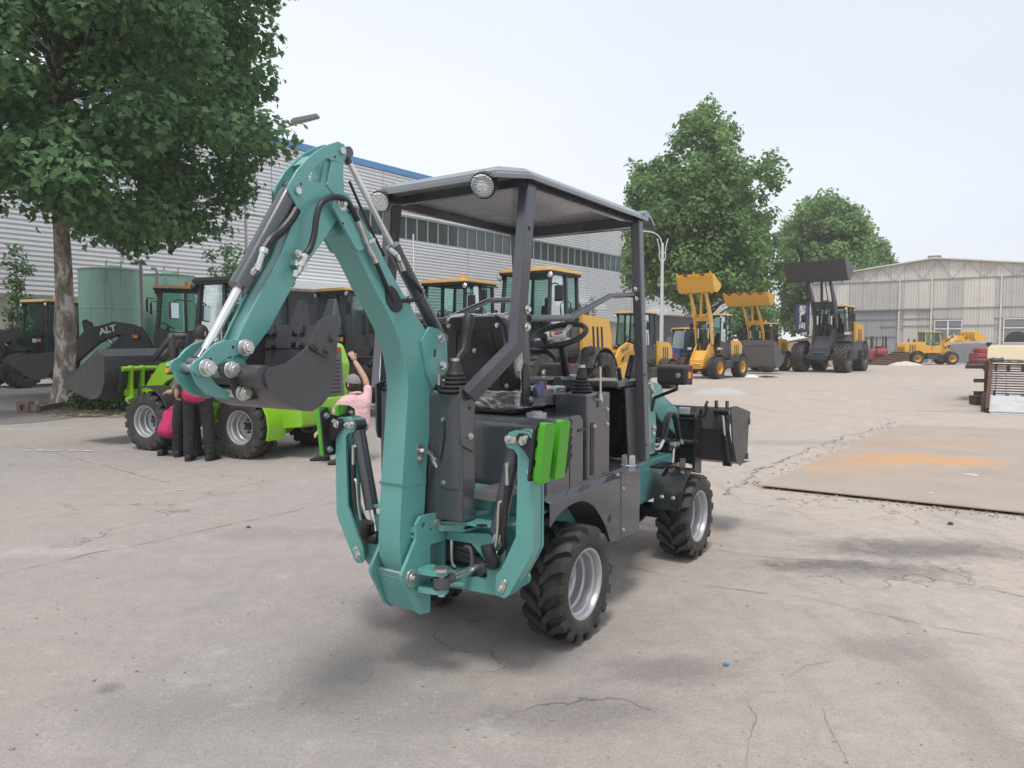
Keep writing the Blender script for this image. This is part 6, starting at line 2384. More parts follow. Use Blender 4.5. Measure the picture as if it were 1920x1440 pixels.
hit = MB().box2((xq - .01, -.36, .60), (xq + .03, .36, .98)).build("quick_hitch", M['black'], MC, bevel=.005)
for y in (-.36, -.18, .18, .36):
    MB().prism(rounded([(xq - .08, .55), (xq + .07, .52), (xq + .07, 1.0), (xq + .02, 1.02), (xq - .05, .96)], .02), 'y', y - .010, y + .010).build("hitch_plate", M['black'], hit, bevel=.003)
for z in (.97, .94, .76):
    MB().cyl((xq - .02, -.38, z), (xq - .02, .38, z), .014 if z > .9 else .03, n=12).build("hitch_bar", M['black'], hit)
MB().box((xq - .03, -.27, 1.0), (.03, .08, .05)).build("hitch_tab", M['rim'], hit, bevel=.003)
MB().tube([(xq + .02, -.40, .95), (xq + .02, -.42, 1.0), (xq + .0, -.42, 1.05), (xq + .03, -.42, 1.07)], .012, n=8).build("hitch_hook", M['black'], hit)

# ---- backhoe hoses and fittings
hy = -.082
h = MB().tube([V3(*p, hy) for p in ((573, 478), (583, 462), (590, 435), (593, 410), (600, 386), (613, 373), (632, 369), (648, 375), (660, 392), (671, 414))], .0115, n=12, smooth=5).build("hose", M['hose'], MC)
MB().cyl(V3(573, 478, hy), V3(564, 500, hy), .013, n=8).cyl(V3(566, 495, hy), V3(558, 514, hy), .010, n=6).cyl(V3(556, 508, hy), V3(553, 520, hy), .011, n=8).build("fitting", M['zinc'], h)
MB().prism(rounded(PY([(553, 470), (562, 471), (563, 490), (569, 507), (560, 508), (541, 498), (543, 489), (552, 487)], -yd), .006), 'y', -.075, -.045).build("hose_clamp", M['zinc'], MC, bevel=.002)
bolts([(558, 475)], -.076, .010, .010, MC)
q = MB()
for (a, b, r_) in (((671, 414), (677, 428), .0135), ((677, 428), (684, 446), .010), ((683, 444), (687, 455), .0135), ((687, 455), (693, 468), .010), ((692, 466), (700, 480), .0125), ((699, 478), (705, 492), .013)):
    q.cyl(V3(*a, hy), V3(*b, hy), r_, n=8)
q.prism(PY([(668, 425), (673, 420), (688, 452), (706, 446), (707, 452), (686, 462)], hy), 'y', hy + .008, hy + .012)
q.build("fitting", M['zinc'], h)
MB().cyl(V3(704, 490, hy), V3(736, 562, -.066), .0095, n=10).build("hose", M['hose'], MC)
h2 = MB().tube([V3(*p, -.06) for p in ((757, 505), (768, 522), (782, 537), (790, 548), (786, 560), (770, 563), (742, 565))], .0095, n=10, smooth=5).build("hose", M['hose'], MC)
MB().cyl(V3(757, 507, -.06), V3(750, 490, -.06), .012, n=8).cyl(V3(750, 490, -.06), V3(745, 478, -.05), .010, n=6).cyl(V3(745, 479, -.055), V3(732, 468, -.02), .011, n=8).build("fitting", M['zinc'], h2)
MB().tube([V3(*p, -.035) for p in ((556, 393), (545, 412), (528, 432), (510, 447), (497, 465), (494, 472))], .017, n=10, smooth=5).build("hose_sleeve", M['blackpipe'], MC)
MB().cyl(V3(496, 466, -.045), V3(493, 475, -.045), .015, n=10).cyl(V3(492, 474, -.045), V3(484, 500, -.045), .0105, n=8).cyl(V3(485, 497, -.045), V3(481, 508, -.045), .0135, n=6).cyl(V3(481, 506, -.045), V3(473, 514, -.03), .014, n=8).build("fitting", M['zinc'], MC)
c = V3(786, 845, -yb)
k = MB().prism(rounded([(c.x - .02, c.z + .03), (c.x + .025, c.z + .025), (c.x + .015, c.z - .055), (c.x - .015, c.z - .05)], .015), 'y', -yb - .006, -yb)
k.bolt((c.x, -yb - .006, c.z - .035), (0, -1, 0), .010, .009)
k.tube([V3(787, 845, -yb), V3(790, 845, -yb - .03), V3(799, 845, -yb - .035), V3(809, 852, -yb - .035), V3(814, 864, -yb - .035)], .0095, n=9, smooth=3)
k.cyl(V3(812, 860, -yb - .035), V3(820, 874, -yb - .035), .014, n=10)
k.build("fitting", M['zinc'], MC)
MB().tube([V3(*p, -yb - .035) for p in ((819, 872), (825, 880), (829, 872), (829, 840), (826, 790), (824, 740), (824, 720))], .0095, n=10, smooth=5).build("hose", M['hose'], MC)
MB().cyl(V3(824, 722, -yb - .035), V3(824, 702, -yb - .035), .012, n=8).build("fitting", M['zinc'], MC)

# =====================================================================================
# WHEEL LOADERS ROUND THE YARD
# =====================================================================================
def offset_poly(cl, w):
    """centre line [(x,z)] with half widths -> closed outline"""
    L_, Rr = [], []
    for i, p in enumerate(cl):
        a, b = Vector(cl[max(0, i - 1)]), Vector(cl[min(len(cl) - 1, i + 1)])
        d = (b - a).normalized()
        n = Vector((-d.y, d.x))
        h = w[i]
        L_.append((p[0] + n.x * h, p[1] + n.y * h))
        Rr.append((p[0] - n.x * h, p[1] - n.y * h))
    return L_ + Rr[::-1]


def arc_fender(mb, c, r, a0, a1, y0, y1, t=.03, n=10):
    o = [(c[0] + r * math.cos(R(a0 + (a1 - a0) * k / n)), c[1] + r * math.sin(R(a0 + (a1 - a0) * k / n))) for k in range(n + 1)]
    i = [(c[0] + (r - t) * math.cos(R(a0 + (a1 - a0) * k / n)), c[1] + (r - t) * math.sin(R(a0 + (a1 - a0) * k / n))) for k in range(n + 1)]
    mb.prism(o + i[::-1], 'y', y0, y1)


def loader_bucket(parent, pin, tilt, width, m, teeth=0, m_teeth=None, name="bucket", deep=1.0, pads=False):
    """profile with the floor level at tilt 0; pin at the back; opening forward"""
    a = R(tilt)

    def T(x, z):
        x, z = x * deep, z * deep
        return (pin[0] + x * math.cos(a) - z * math.sin(a), pin[1] + x * math.sin(a) + z * math.cos(a))
    out_ = [(1.05, -.20), (.30, -.22), (.12, -.16), (.02, -.02), (-.01, .18), (.04, .42), (.12, .60), (.26, .70)]
    inn = [(1.03, -.175), (.31, -.19), (.145, -.135), (.05, -.005), (.022, .18), (.07, .41), (.145, .575), (.27, .67)]
    mb = MB().prism([T(*p) for p in out_ + inn[::-1]], 'y', -width / 2, width / 2)
    b = mb.build(name, m, parent, bevel=.006, angle=30)
    side = [(1.05, -.20), (.30, -.22), (.12, -.16), (.02, -.02), (-.01, .18), (.04, .42), (.12, .60), (.26, .70), (.42, .52), (.72, .22), (1.0, .02)]
    for s in (-1, 1):
        MB().prism([T(*p) for p in side], 'y', min(s * width / 2, s * (width / 2 + .03)), max(s * width / 2, s * (width / 2 + .03))).build("side_plate", m, b, bevel=.004)
    MB().prism([T(*p) for p in [(1.10, -.205), (.92, -.225), (.92, -.203), (1.06, -.178)]], 'y', -width / 2 - .02, width / 2 + .02).build("cutting_edge", m_teeth or m, b)
    n_r = 4
    for k in range(n_r):
        y = -width / 2 + width * (k + .5) / n_r
        MB().prism([T(*p) for p in [(.03, .0), (-.06, .02), (-.05, .30), (.05, .45)]], 'y', y - .02, y + .02).build("back_rib", m, b)
    for k in range(teeth):
        y = -width / 2 + .06 + (width - .12) * k / (teeth - 1)
        MB().prism([T(*p) for p in [(.88, -.16), (1.05, -.165), (1.22, -.205), (1.05, -.245), (.88, -.245)]], 'y', y - .035, y + .035).build("bucket_tooth", m_teeth or m, b, bevel=.006)
        if pads and k < teeth - 1 and k % 1 == 0:
            y2 = y + (width - .12) / (teeth - 1) / 2
            MB().prism([T(*p) for p in [(.98, -.226), (1.12, -.226), (1.12, -.20), (.98, -.20)]], 'y', y2 - .12, y2 + .12).build("edge_pad", M['redpaint'], b)
    return b


def cab(parent, x0, x1, z0, z1, hw, m_body, m_roof, beacon=True, roof_over=.12, door=True, lamps=True, mirrors=True, front_rake=.16, blackroof=False, m_door=None):
    """glazed cab: floor and door panels, pillars, panes, roof, seat and wheel inside"""
    zs = z0 + (z1 - z0) * .40
    cb_ = MB().box2((x0, -hw, z0), (x1, hw, z0 + .10)).build("cab", m_body, parent, bevel=.01)
    t = .075
    pil = {'rf': (x1, -hw), 'lf': (x1, hw), 'rr': (x0, -hw), 'lr': (x0, hw), 'rm': (x0 + (x1 - x0) * .42, -hw), 'lm': (x0 + (x1 - x0) * .42, hw)}
    for k, (x, y) in pil.items():
        f = k.endswith('f')
        sy = 1 if y > 0 else -1
        p0 = Vector((x - t / 2 if x > x0 else x + t / 2, y - sy * t / 2, z0 + .1))
        p1 = Vector((p0.x - (front_rake if f else 0), y - sy * (t / 2 + .05), z1))
        MB().bar(p0, p1, t, t, up=(1, 0, 0)).build("pillar", m_body, cb_, bevel=.012)
    # lower panels
    for s in (-1, 1):
        y0, y1 = sorted((s * (hw - .05), s * (hw - .005)))
        MB().prism(rounded([(x0 + .08, z0 + .1), (x1 - .08, z0 + .1), (x1 - .12, zs), (x0 + (x1 - x0) * .5, zs - .12), (x0 + .08, zs)], .05), 'y', y0, y1).build("door_panel", m_door or m_body, cb_, bevel=.008)
        yy = s * (hw - .05)
        MB().add([(x0 + .08, yy, zs), (x0 + (x1 - x0) * .42 - .04, yy, zs - .05), (x0 + (x1 - x0) * .42 - .04, yy - s * .05, z1 - .05), (x0 + .08, yy - s * .05, z1 - .05)], [(0, 1, 2, 3)]).build("side_window", M['glass'], cb_, angle=0)
        MB().add([(x0 + (x1 - x0) * .42 + .04, yy, zs - .08), (x1 - .10, yy, zs - .05), (x1 - .08 - front_rake, yy - s * .05, z1 - .05), (x0 + (x1 - x0) * .42 + .04, yy - s * .05, z1 - .05)], [(0, 1, 2, 3)]).build("side_window", M['glass'], cb_, angle=0)
        hd_ = MB().tube([(x0 + (x1 - x0) * .40, s * (hw + .01), z0 + .35), (x0 + (x1 - x0) * .40, s * (hw + .07), z0 + .38), (x0 + (x1 - x0) * .40, s * (hw + .06), zs + .45), (x0 + (x1 - x0) * .40, s * (hw - .02), zs + .5)], .016, n=6)
        hd_.build("grab_rail", M['plastic'], cb_)
    for (x, nm, rk) in ((x1 - .03, "windscreen", front_rake), (x0 + .03, "rear_window", 0)):
        MB().add([(x, -hw + .1, zs - .15), (x, hw - .1, zs - .15), (x - rk, hw - .13, z1 - .04), (x - rk, -hw + .13, z1 - .04)], [(0, 1, 2, 3)]).build(nm, M['glass'], cb_, angle=0)
        MB().box2((x - .02, -hw + .08, z0 + .1), (x + .02, hw - .08, zs - .15)).build("cab_panel", m_body, cb_)
    o = roof_over
    rp = rounded([(x0 - o, -hw - o * .2), (x1 + o * .3 - front_rake * .3, -hw - o * .2), (x1 + o * .3 - front_rake * .3, hw + o * .2), (x0 - o, hw + o * .2)], .12, 4)
    rf = MB().prism(rp, 'z', z1, z1 + .05).prism([(p[0] * .985, p[1] * .93) for p in rp], 'z', z1 + .045, z1 + .085).build("cab_roof", m_roof, cb_, bevel=.02, seg=3)
    MB().prism([(p[0] * .98, p[1] * .97) for p in rp], 'z', z1 - .05, z1 - .001).build("roof_liner", M['interior'], cb_)
    if beacon:
        bx = x0 + (x1 - x0) * .35
        bb = MB().cyl((bx, .0, z1 + .085), (bx, .0, z1 + .12), .085, n=14).build("beacon_base", M['plastic'], rf)
        MB().cyl((bx, .0, z1 + .12), (bx, .0, z1 + .25), .075, .065, n=14).build("beacon", M['amber'], rf, bevel=.01)
    if lamps:
        for s in (-1, 1):
            q = Vector((x1 - front_rake * .6, s * (hw - .02), z1 - .09))
            l_ = MB().lathe([(.075, .03), (.08, 0), (.05, -.06)], q, (1, 0, 0), n=14).build("work_lamp", M['plastic'], cb_)
            MB().lathe([(.068, .031), (.03, .045), (.001, .047)], q, (1, 0, 0), n=14).build("lamp_lens", M['lens'], l_)
    if mirrors:
        for s in (-1, 1):
            p = Vector((x1 - .05, s * hw, zs + (z1 - zs) * .72))
            MB().tube([p, p + Vector((.16, s * .22, .02)), p + Vector((.16, s * .30, -.02))], .014, n=6).build("mirror_arm", M['plastic'], cb_)
            mm_ = MB().box(p + Vector((.16, s * .31, -.20)), (.07, .20, .34)).build("mirror", M['plastic'], cb_, bevel=.025)
            MB().box(p + Vector((.122, s * .31, -.20)), (.004, .17, .30)).build("mirror_glass", M['mirror'], mm_)
    xm = x0 + (x1 - x0) * .34
    st = MB().box((xm, 0, z0 + .45), (.46, .46, .14)).build("operator_seat", M['interior'], cb_, bevel=.04)
    MB().box((xm - .22, 0, z0 + .85), (.12, .44, .70), Matrix.Rotation(R(-8), 3, 'Y')).build("seat_back", M['interior'], st, bevel=.04)
    MB().box((xm - .25, 0, z0 + 1.28), (.10, .26, .20)).build("headrest", M['interior'], st, bevel=.03)
    cx = xm + .55
    MB().cyl((cx + .2, 0, z0 + .1), (cx, 0, zs + .05), .045, n=10).build("steering_column", M['interior'], cb_)
    u, w_, d = frame_of(Vector((-.5, 0, .85)))
    MB().tube([Vector((cx, 0, zs + .08)) + (u * math.cos(q) + w_ * math.sin(q)) * .19 for q in [2 * math.pi * k / 20 for k in range(21)]], .018, n=7, caps=False).build("steering_wheel", M['plastic'], cb_)
    MB().box2((x0 + .1, -hw + .12, z0 + .1), (x0 + .3, hw - .12, z0 + .55)).build("rear_console", M['interior'], cb_)
    return cb_


def wheel_loader(label, O, heading, s=1.0, group=None, wb=2.7, tr=.92, wR=.62, ww=.50, rimm='charcoal', body='charcoal', hoodm='yellow', frontm='loaderdark', armm='loaderdark', bktm='loaderdark', roofm='yellowroof',
                 cabm='loaderdark', cab_h=3.0, pose='down', bucket_w=2.3, teeth=0, m_teeth=None, beacon=True, tyre_style='bar', nlug=18, doorm=None, hood_h=2.05, decal=None, pads=False, arm_w=1.0, cabx=(-.95, .45), bkt_deep=1.0, name="wheel_loader", slim_hood=False, front_plate=True, ya=.46, rear_grille=False, fend0=20, rockerm=None):
    t = thing(name, label, "wheel loader", (O[0], O[1], 0), math.pi / 2 - R(heading), group)
    t.scale = (s, s, s)
    B = lambda mb, nm, m, par=None, bv=.012: mb.build(nm, M[m] if isinstance(m, str) else m, par or t, bevel=bv)
    f = wb / 2 - 1.35
    xf, xr = wb / 2, -wb / 2
    for (x, sd, sp_) in ((xr, -1, .1), (xr, 1, .4), (xf, -1, .7), (xf, 1, .25)):
        make_wheel(t, (x, sd * tr, wR - .012), wR, ww, wR * .52, wR * .075, nlug, wR * .17, rimm, out=sd, skew=.42, style=tyre_style, spin=sp_, depth=.55, hubmat='charcoal' if rimm != 'charcoal' else 'black', brass=False, bolts=8, sides=36)
    for x in (xr, xf):
        B(MB().cyl((x, -tr + .1, wR), (x, tr - .1, wR), .13, n=12).sphere((x, 0, wR), .27, sc=(1, 1, .95)), "axle", body, bv=0)
    # rear half: chassis, hood, counterweight, fenders
    B(MB().box2((xr - .85, -.42, wR - .05), (.25, .42, 1.12)), "rear_frame", body)
    hw = .74 if not slim_hood else .62
    hp = rounded([(xr - 1.02, 1.0), (xr - 1.08, hood_h - .45), (xr - .92, hood_h - .06), (xr - .6, hood_h), (cabx[0] - .02, hood_h + .05), (cabx[0] - .02, 1.0)], [.03, .12, .14, .1, .02, 0], 5)
    hd = B(MB().prism(hp, 'y', -hw, hw), "engine_hood", hoodm, bv=.05)
    for sd in (-1, 1):
        for k in range(3):
            xx = xr - .62 + .22 * k
            y0, y1 = sorted((sd * hw, sd * (hw + .004)))
            B(MB().prism(rounded([(xx, 1.28), (xx + .10, 1.28), (xx + .16, hood_h - .22), (xx + .06, hood_h - .22)], .02), 'y', y0, y1), "vent_slot", 'void', hd, bv=0)
    B(MB().prism(rounded([(xr - 1.16, .62), (xr - .55, .55), (xr - .55, 1.12), (xr - 1.14, 1.12)], .06), 'y', -hw - .02, hw + .02), "counterweight", body, bv=.03)
    B(MB().cyl((xr - .2, .25, hood_h), (xr - .2, .25, hood_h + .35), .06, n=10), "exhaust_pipe", 'plastic', hd, bv=0)
    B(MB().cyl((xr + .12, -.2, hood_h), (xr + .12, -.2, hood_h + .22), .09, n=12).cyl((xr + .12, -.2, hood_h + .2), (xr + .12, -.2, hood_h + .30), .13, .10, n=12), "air_filter", 'plastic', hd, bv=0)
    for sd in (-1, 1):
        y0, y1 = sorted((sd * (tr - ww * .5), sd * (tr + ww * .42)))
        fm = MB()
        arc_fender(fm, (xr, wR), wR + .10, fend0 if fend0 < 20 else 20, 200 if fend0 < 20 else 165, y0, y1)
        B(fm, "fender", body, bv=.01)
        stp = B(MB().box2((cabx[0] + .1, min(sd * .55, sd * .95), .52), (cabx[1] + .1, max(sd * .55, sd * .95), .98)), "side_tank", body, bv=.03)
        for k in range(2):
            B(MB().box((cabx[1] - .25, sd * .98, .58 + .25 * k), (.42, .10, .03)), "step", 'plastic', stp, bv=0)
    cb_ = cab(t, cabx[0], cabx[1], 1.12, cab_h, .68, M[cabm], M[roofm], beacon=beacon, m_door=M[doorm] if doorm else None)
    if rear_grille:
        gx = xr - 1.085
        gp = B(MB().prism(rounded([(-.52, 1.12), (.52, 1.12), (.44, hood_h - .12), (-.44, hood_h - .12)], .05), 'x', gx - .03, gx + .01), 'rear_grille', 'midgrey', hd, bv=.012)
        for k in range(9):
            z = 1.2 + (hood_h - .38 - 1.2) * k / 8
            MB().box((gx - .034, 0, z), (.012, .80, .03)).build('grille_slat', M['void'], hd)
        MB().box((gx - .035, 0, hood_h - .17), (.012, .86, .06)).build('grille_badge', M['red'], hd)
    # front half
    B(MB().box2((.15 + f, -.34, wR - .08), (xf + .42, .34, 1.02)), "front_frame", frontm)
    for sd in (-1, 1):
        y0, y1 = sorted((sd * (ya - .12), sd * (ya - .06)))
        B(MB().prism(rounded([(.25 + f, .62), (xf + .45, .62), (xf + .42, 1.0), (1.02 + f, 1.92), (.72 + f, 1.92), (.35 + f, 1.15)], .06), 'y', y0, y1), "arm_tower", frontm)
        y0, y1 = sorted((sd * (tr - ww * .48), sd * (tr + ww * .46)))
        fm = MB()
        arc_fender(fm, (xf, wR), wR + .10, 75, 165, y0, y1)
        fn = B(fm, "fender", body if frontm != 'lime' else 'plastic', bv=.01)
        B(MB().tube([(.7 + f, sd * (ya + .08), 1.5), (.7 + f, sd * (ya + .38), 1.5), (.78 + f, sd * (ya + .42), 1.58)], .02, n=6), "lamp_bracket", 'plastic', bv=0)
        hl = B(MB().box((.82 + f, sd * (ya + .42), 1.62), (.14, .26, .17)), "headlamp", 'plastic', bv=.03)
        B(MB().box((.895 + f, sd * (ya + .42), 1.62), (.01, .22, .13)), "lamp_lens", 'lens', hl, bv=0)
        B(MB().box((.82 + f, sd * (ya + .56), 1.62), (.10, .03, .10)), "turn_signal", 'amber', hl, bv=.008)
    if front_plate:
        B(MB().prism([(xf + .43, .70), (xf + .47, .70), (1.22 + f, 1.52), (1.16 + f, 1.52)], 'y', -.42, .42), "front_plate", frontm)
        B(MB().prism([(xf + .475, .80), (xf + .48, .80), (1.36 + f, 1.28), (1.355 + f, 1.28)], 'y', -.26, .26), "front_cover", frontm, bv=0)
    # arms
    P0 = (.86 + f, 1.84)
    if pose == 'down':
        cl = [P0, (1.35 + f, 1.86), (1.95 + f, 1.62), (2.45 + f, 1.05), (2.82 + f, .52)]
        tilt, pinb = 38, (2.90 + f, .52)
    elif pose == 'carry':
        P0 = (.86 + f, 1.56)
        cl = [P0, (1.2 + f, 1.66), (1.6 + f, 1.55), (1.95 + f, 1.25), (2.25 + f, .95)]
        tilt, pinb = 14, (2.42 + f, 1.16)
    elif pose == 'raised':
        cl = [P0, (.98 + f, 2.6), (1.08 + f, 3.25), (1.38 + f, 3.9), (1.62 + f, 4.45)]
        tilt, pinb = 72, (1.70 + f, 4.6)
    elif pose == 'raised2':
        cl = [P0, (1.0 + f, 2.5), (1.25 + f, 3.05), (1.6 + f, 3.55), (1.9 + f, 3.95)]
        tilt, pinb = 52, (2.0 + f, 4.08)
    elif pose == 'raised3':
        cl = [P0, (1.0 + f, 2.35), (1.2 + f, 2.8), (1.5 + f, 3.2), (1.8 + f, 3.6)]
        tilt, pinb = 54, (1.9 + f, 3.70)
    elif pose == 'half':
        cl = [P0, (1.5 + f, 2.2), (2.15 + f, 2.62), (2.55 + f, 2.55), (2.85 + f, 2.20)]
        tilt, pinb = 12, (3.35 + f, 2.45)
    wv = [.13, .19, .23, .17, .12]
    if pose in ('raised', 'raised2', 'raised3'):
        wv = [.12, .14, .19, .14, .09]
    ap = rounded(offset_poly(cl, [w_ * arm_w for w_ in wv]), .08, 3)
    arms = []
    for sd in (-1, 1):
        y0, y1 = sorted((sd * (ya - .05), sd * (ya + .03)))
        arms.append(B(MB().prism(ap, 'y', y0, y1), "loader_arm", armm))
        base_ = (1.05 + f, 1.05)
        mid = Vector((cl[2][0] * .55 + cl[1][0] * .45, 0, cl[2][1] * .55 + cl[1][1] * .45 - .08))
        y = sd * (ya - .16)
        cy = cylinder(t, (base_[0], y, base_[1]), (mid.x, y, mid.z), .62, .07, .04, 'plastic' if armm != 'yellow' else 'charcoal', eye=.08, eye_w=.05)
    mx_, mz_ = cl[2]
    cbx = B(MB().cyl((mx_, -ya, mz_), (mx_, ya, mz_), .10, n=12).box((mx_, 0, mz_), (.16, ya * 2 - .1, .26)), "cross_beam", armm, bv=0)
    # rocker, tilt ram, link
    d2 = Vector((cl[3][0] - cl[1][0], cl[3][1] - cl[1][1])).normalized()
    nrm = Vector((-d2.y, d2.x))
    rk0 = Vector((mx_, mz_)) + nrm * .42 - d2 * .10
    rk1 = Vector((mx_, mz_)) - nrm * .22 + d2 * .18
    rp = rounded(offset_poly([tuple(rk0), (mx_ + nrm.x * .1, mz_ + nrm.y * .1), tuple(rk1)], [.09, .15, .09]), .06, 3)
    B(MB().prism(rp, 'y', -.07, .07), "rocker", rockerm or armm)
    cylinder(t, (.95 + f, 0, 1.55), (rk0.x, 0, rk0.y), .62, .085, .045, 'plastic' if armm != 'yellow' else 'charcoal', eye=.09, eye_w=.06)
    ta = R(tilt)
    lkp = (pinb[0] - math.sin(ta) * .36 - .02, pinb[1] + math.cos(ta) * .36)
    B(MB().bar((rk1.x, 0, rk1.y), (lkp[0], 0, lkp[1]), .09, .13), "link", rockerm or armm)
    hs = B(MB().tube([(cl[1][0], .1, cl[1][1] - .1), (cl[2][0] - .1, .12, cl[2][1] + .2), (cl[3][0] - .15, .15, cl[3][1] + .05), (lkp[0], .1, lkp[1])], .02, n=6, smooth=4), "hose", 'hose', bv=0)
    bk = loader_bucket(t, pinb, tilt, bucket_w, M[bktm], teeth, M[m_teeth] if m_teeth else None, deep=bkt_deep, pads=pads)
    for sd in (-1, 1):
        B(MB().bar((cl[4][0], sd * (ya - .01), cl[4][1]), (pinb[0] + .02, sd * (ya - .01), pinb[1]), .10, .16), "pin_lug", bktm, bk)
    if decal:
        for (txt, size, pos, ydir, mt, sd) in decal:
            dx = Vector((ydir[0], 0, ydir[1])) * (-1 if sd > 0 else 1)
            up = Vector((-ydir[1], 0, ydir[0])) if True else None
            lettering("lettering", txt, size, mt, arms[0 if sd < 0 else 1], (pos[0] + f, sd * (ya + .03), pos[1]), dx, up, bold=.008, shear=.15, lift=.006)
    return t


# dark machines parked along the factory wall, facing the yard
row = "dark loaders with yellow roofs parked along the factory"
_rk = dict(group=row, wb=2.8, tr=.90, hoodm='yellow', bucket_w=2.5, teeth=0, decal=None)


def at2(px_, D_):
    p = at(px_, 645, D_)
    return (p.x, p.y)


wheel_loader("dark loader with a yellow cab roof at far left behind the plane tree", at2(84, 25.8), 203, 1.0, **_rk)
_lt = dict(_rk)
_lt['decal'] = [("ALT", .24, (1.55, 1.80), (.93, -.30), 'white', -1), ("ALT", .24, (1.55, 1.80), (.93, -.30), 'white', 1)]
_lt['pose'] = 'down'
wheel_loader("dark loader with white arm lettering whose bucket reaches behind the plane tree trunk", at2(322, 22.2), 246, 1.06, **_lt)
wheel_loader("dark loader seen between the teal boom and the green cab, beacon on its roof", at2(640, 20.6), 216, 1.0, **_rk)
wheel_loader("dark loader whose cab shows between the teal boom and the canopy post", at2(848, 17.8), 212, 1.0, **_rk)
_f = dict(_rk)
_f['beacon'] = False
wheel_loader("dark loader with tall cab and big yellow hood right behind the canopy posts", at2(1000, 17.0), 214, 1.06, **_f)

yk = dict(rimm='yellow', body='charcoal', hoodm='yellow', frontm='yellow', armm='yellow', bktm='yellow', cabm='charcoal', roofm='yellowroof', beacon=False)
# yellow loader by the lamp post, arms down
wheel_loader("yellow loader with lettered arm behind the steering wheel, beside the white lamp post", (4.07 - .05, 23.6), 216, .76, wb=2.9, tr=1.0, bucket_w=2.2, cab_h=3.3, teeth=0,
             decal=[("VF-ALT", .24, (1.6, 1.76), (.93, -.32), 'charcoal', 1)], **{**yk, 'rimm': 'charcoal'}, group="yellow loaders in the yard", pads=False)
wheel_loader("yellow loader with its narrow yellow bucket raised above the tall tree's foot", (8.95, 31.75), 222, .80, wb=2.85, tr=.95, bucket_w=2.05, cab_h=3.45, pose='raised', teeth=3, pads=True, slim_hood=True, **yk,
             group="yellow loaders in the yard", decal=[("ALT", .26, (1.0, 2.85), (.12, .99), 'white', 1)])
wheel_loader("yellow loader with a wide toothed bucket raised, behind the dark bucket", (13.8, 39.2), 222, .86, wb=2.7, tr=.95, bucket_w=2.75, cab_h=3.0, pose='raised2', teeth=5, pads=True, beacon=True, **{k: v for k, v in yk.items() if k != 'beacon'},
             group="yellow loaders in the yard", arm_w=.85)
wheel_loader("yellow loader seen side-on in front of the shed, bucket held out level", at2(1742, 52.2), 91, .755, wb=3.3, tr=.95, bucket_w=2.3, cab_h=3.1, pose='half', hood_h=2.15, teeth=0, doorm='yellow', **{**yk, 'cabm': 'yellow'},
             group="yellow loaders in the yard", decal=[("ALT", .40, (1.75, 2.42), (.86, .5), 'white', -1)], cabx=(-.75, .85), bkt_deep=1.1)
# the big dark one
wheel_loader("big dark grey loader with its wide bucket raised high, beside the shed", (17.5, 39.0), 220, 1.275, wb=2.55, tr=.84, wR=.62, ww=.50, rimm='steelgrey', body='steelgrey', hoodm='yellow', frontm='steelgrey', armm='steelgrey', bktm='steelgrey',
             cabm='steelgrey', pose='raised3', bucket_w=2.3, teeth=6, cab_h=2.75, beacon=False, nlug=18, ya=.44, bkt_deep=1.02)

# dark bucket standing on the yard
lb_ = thing("loader_bucket", "big dark grey bucket standing upright between the two raised yellow loaders", "bucket", (*at2(1424, 35.5), 0), math.pi / 2 - R(222))
loader_bucket(lb_, (-.35, .30), 78, 1.55, M['midgrey'], 0, name="bucket_shell", deep=1.35)

# ------------------------------------------------------------------ lime green compact loader
NF = Frame((-4.02, 10.30), 295)
NL = wheel_loader("bright lime green compact loader with black cab and wide grey bucket", (NF.O.x, NF.O.y), 295, .70, wb=2.55, tr=.92, wR=.60, ww=.50, rimm='rim', body='lime', hoodm='lime', frontm='lime', armm='lime', bktm='charcoal', roofm='plastic', cabm='plastic',
             cab_h=3.38, pose='carry', bucket_w=2.5, nlug=19, tyre_style='bar', hood_h=2.2, beacon=True, slim_hood=False, front_plate=False, bkt_deep=1.2, rear_grille=True, fend0=10, rockerm='charcoal', arm_w=.9,
             decal=[("NESTOR 4", .15, (1.15, 1.65), (.98, .12), 'white', 1)])

# lime quick hitch behind its bucket, with red-capped couplers and dark tilt levers
_f = 2.55 / 2 - 1.35
hq = MB().cyl((2.30 + _f, -.92, 1.62), (2.30 + _f, .92, 1.62), .055, n=12).build("quick_hitch", M['lime'], NL)
MB().cyl((2.28 + _f, -.85, .98), (2.28 + _f, .85, .98), .05, n=12).build("hitch_bar", M['lime'], hq)
for y in (-.72, -.45, .45, .72):
    MB().prism(rounded([(2.22 + _f, .88), (2.42 + _f, .88), (2.44 + _f, 1.40), (2.36 + _f, 1.70), (2.24 + _f, 1.68), (2.26 + _f, 1.30)], .03), 'y', y - .025, y + .025).build("hitch_plate", M['lime'], hq, bevel=.006)
MB().box2((2.36 + _f, .38, 1.05), (2.42 + _f, .80, 1.18)).build("hitch_crossplate", M['lime'], hq)
for y in (.12, .24):
    MB().cyl((2.26 + _f, y, 1.32), (2.26 + _f, y, 1.42), .035, n=10).build("coupler", M['zinc'], hq)
    MB().cyl((2.26 + _f, y, 1.42), (2.26 + _f, y, 1.50), .042, n=10).build("coupler_cap", M['red'], hq)
for y in (-.16, .16):
    MB().prism(rounded([(1.62 + _f, 1.70), (1.74 + _f, 1.70), (1.80 + _f, 2.32), (1.72 + _f, 2.40), (1.64 + _f, 2.34)], .04), 'y', y - .03, y + .03).build("tilt_lever", M['charcoal'], hq, bevel=.008)
    MB().bar((1.74 + _f, y, 2.30), (2.42 + _f, y * .8, 1.75), .07, .10).build("tilt_link", M['charcoal'], hq)
MB().cyl((1.72 + _f, -.2, 2.32), (1.72 + _f, .2, 2.32), .06, n=12).build("lever_pin", M['midgrey'], hq)
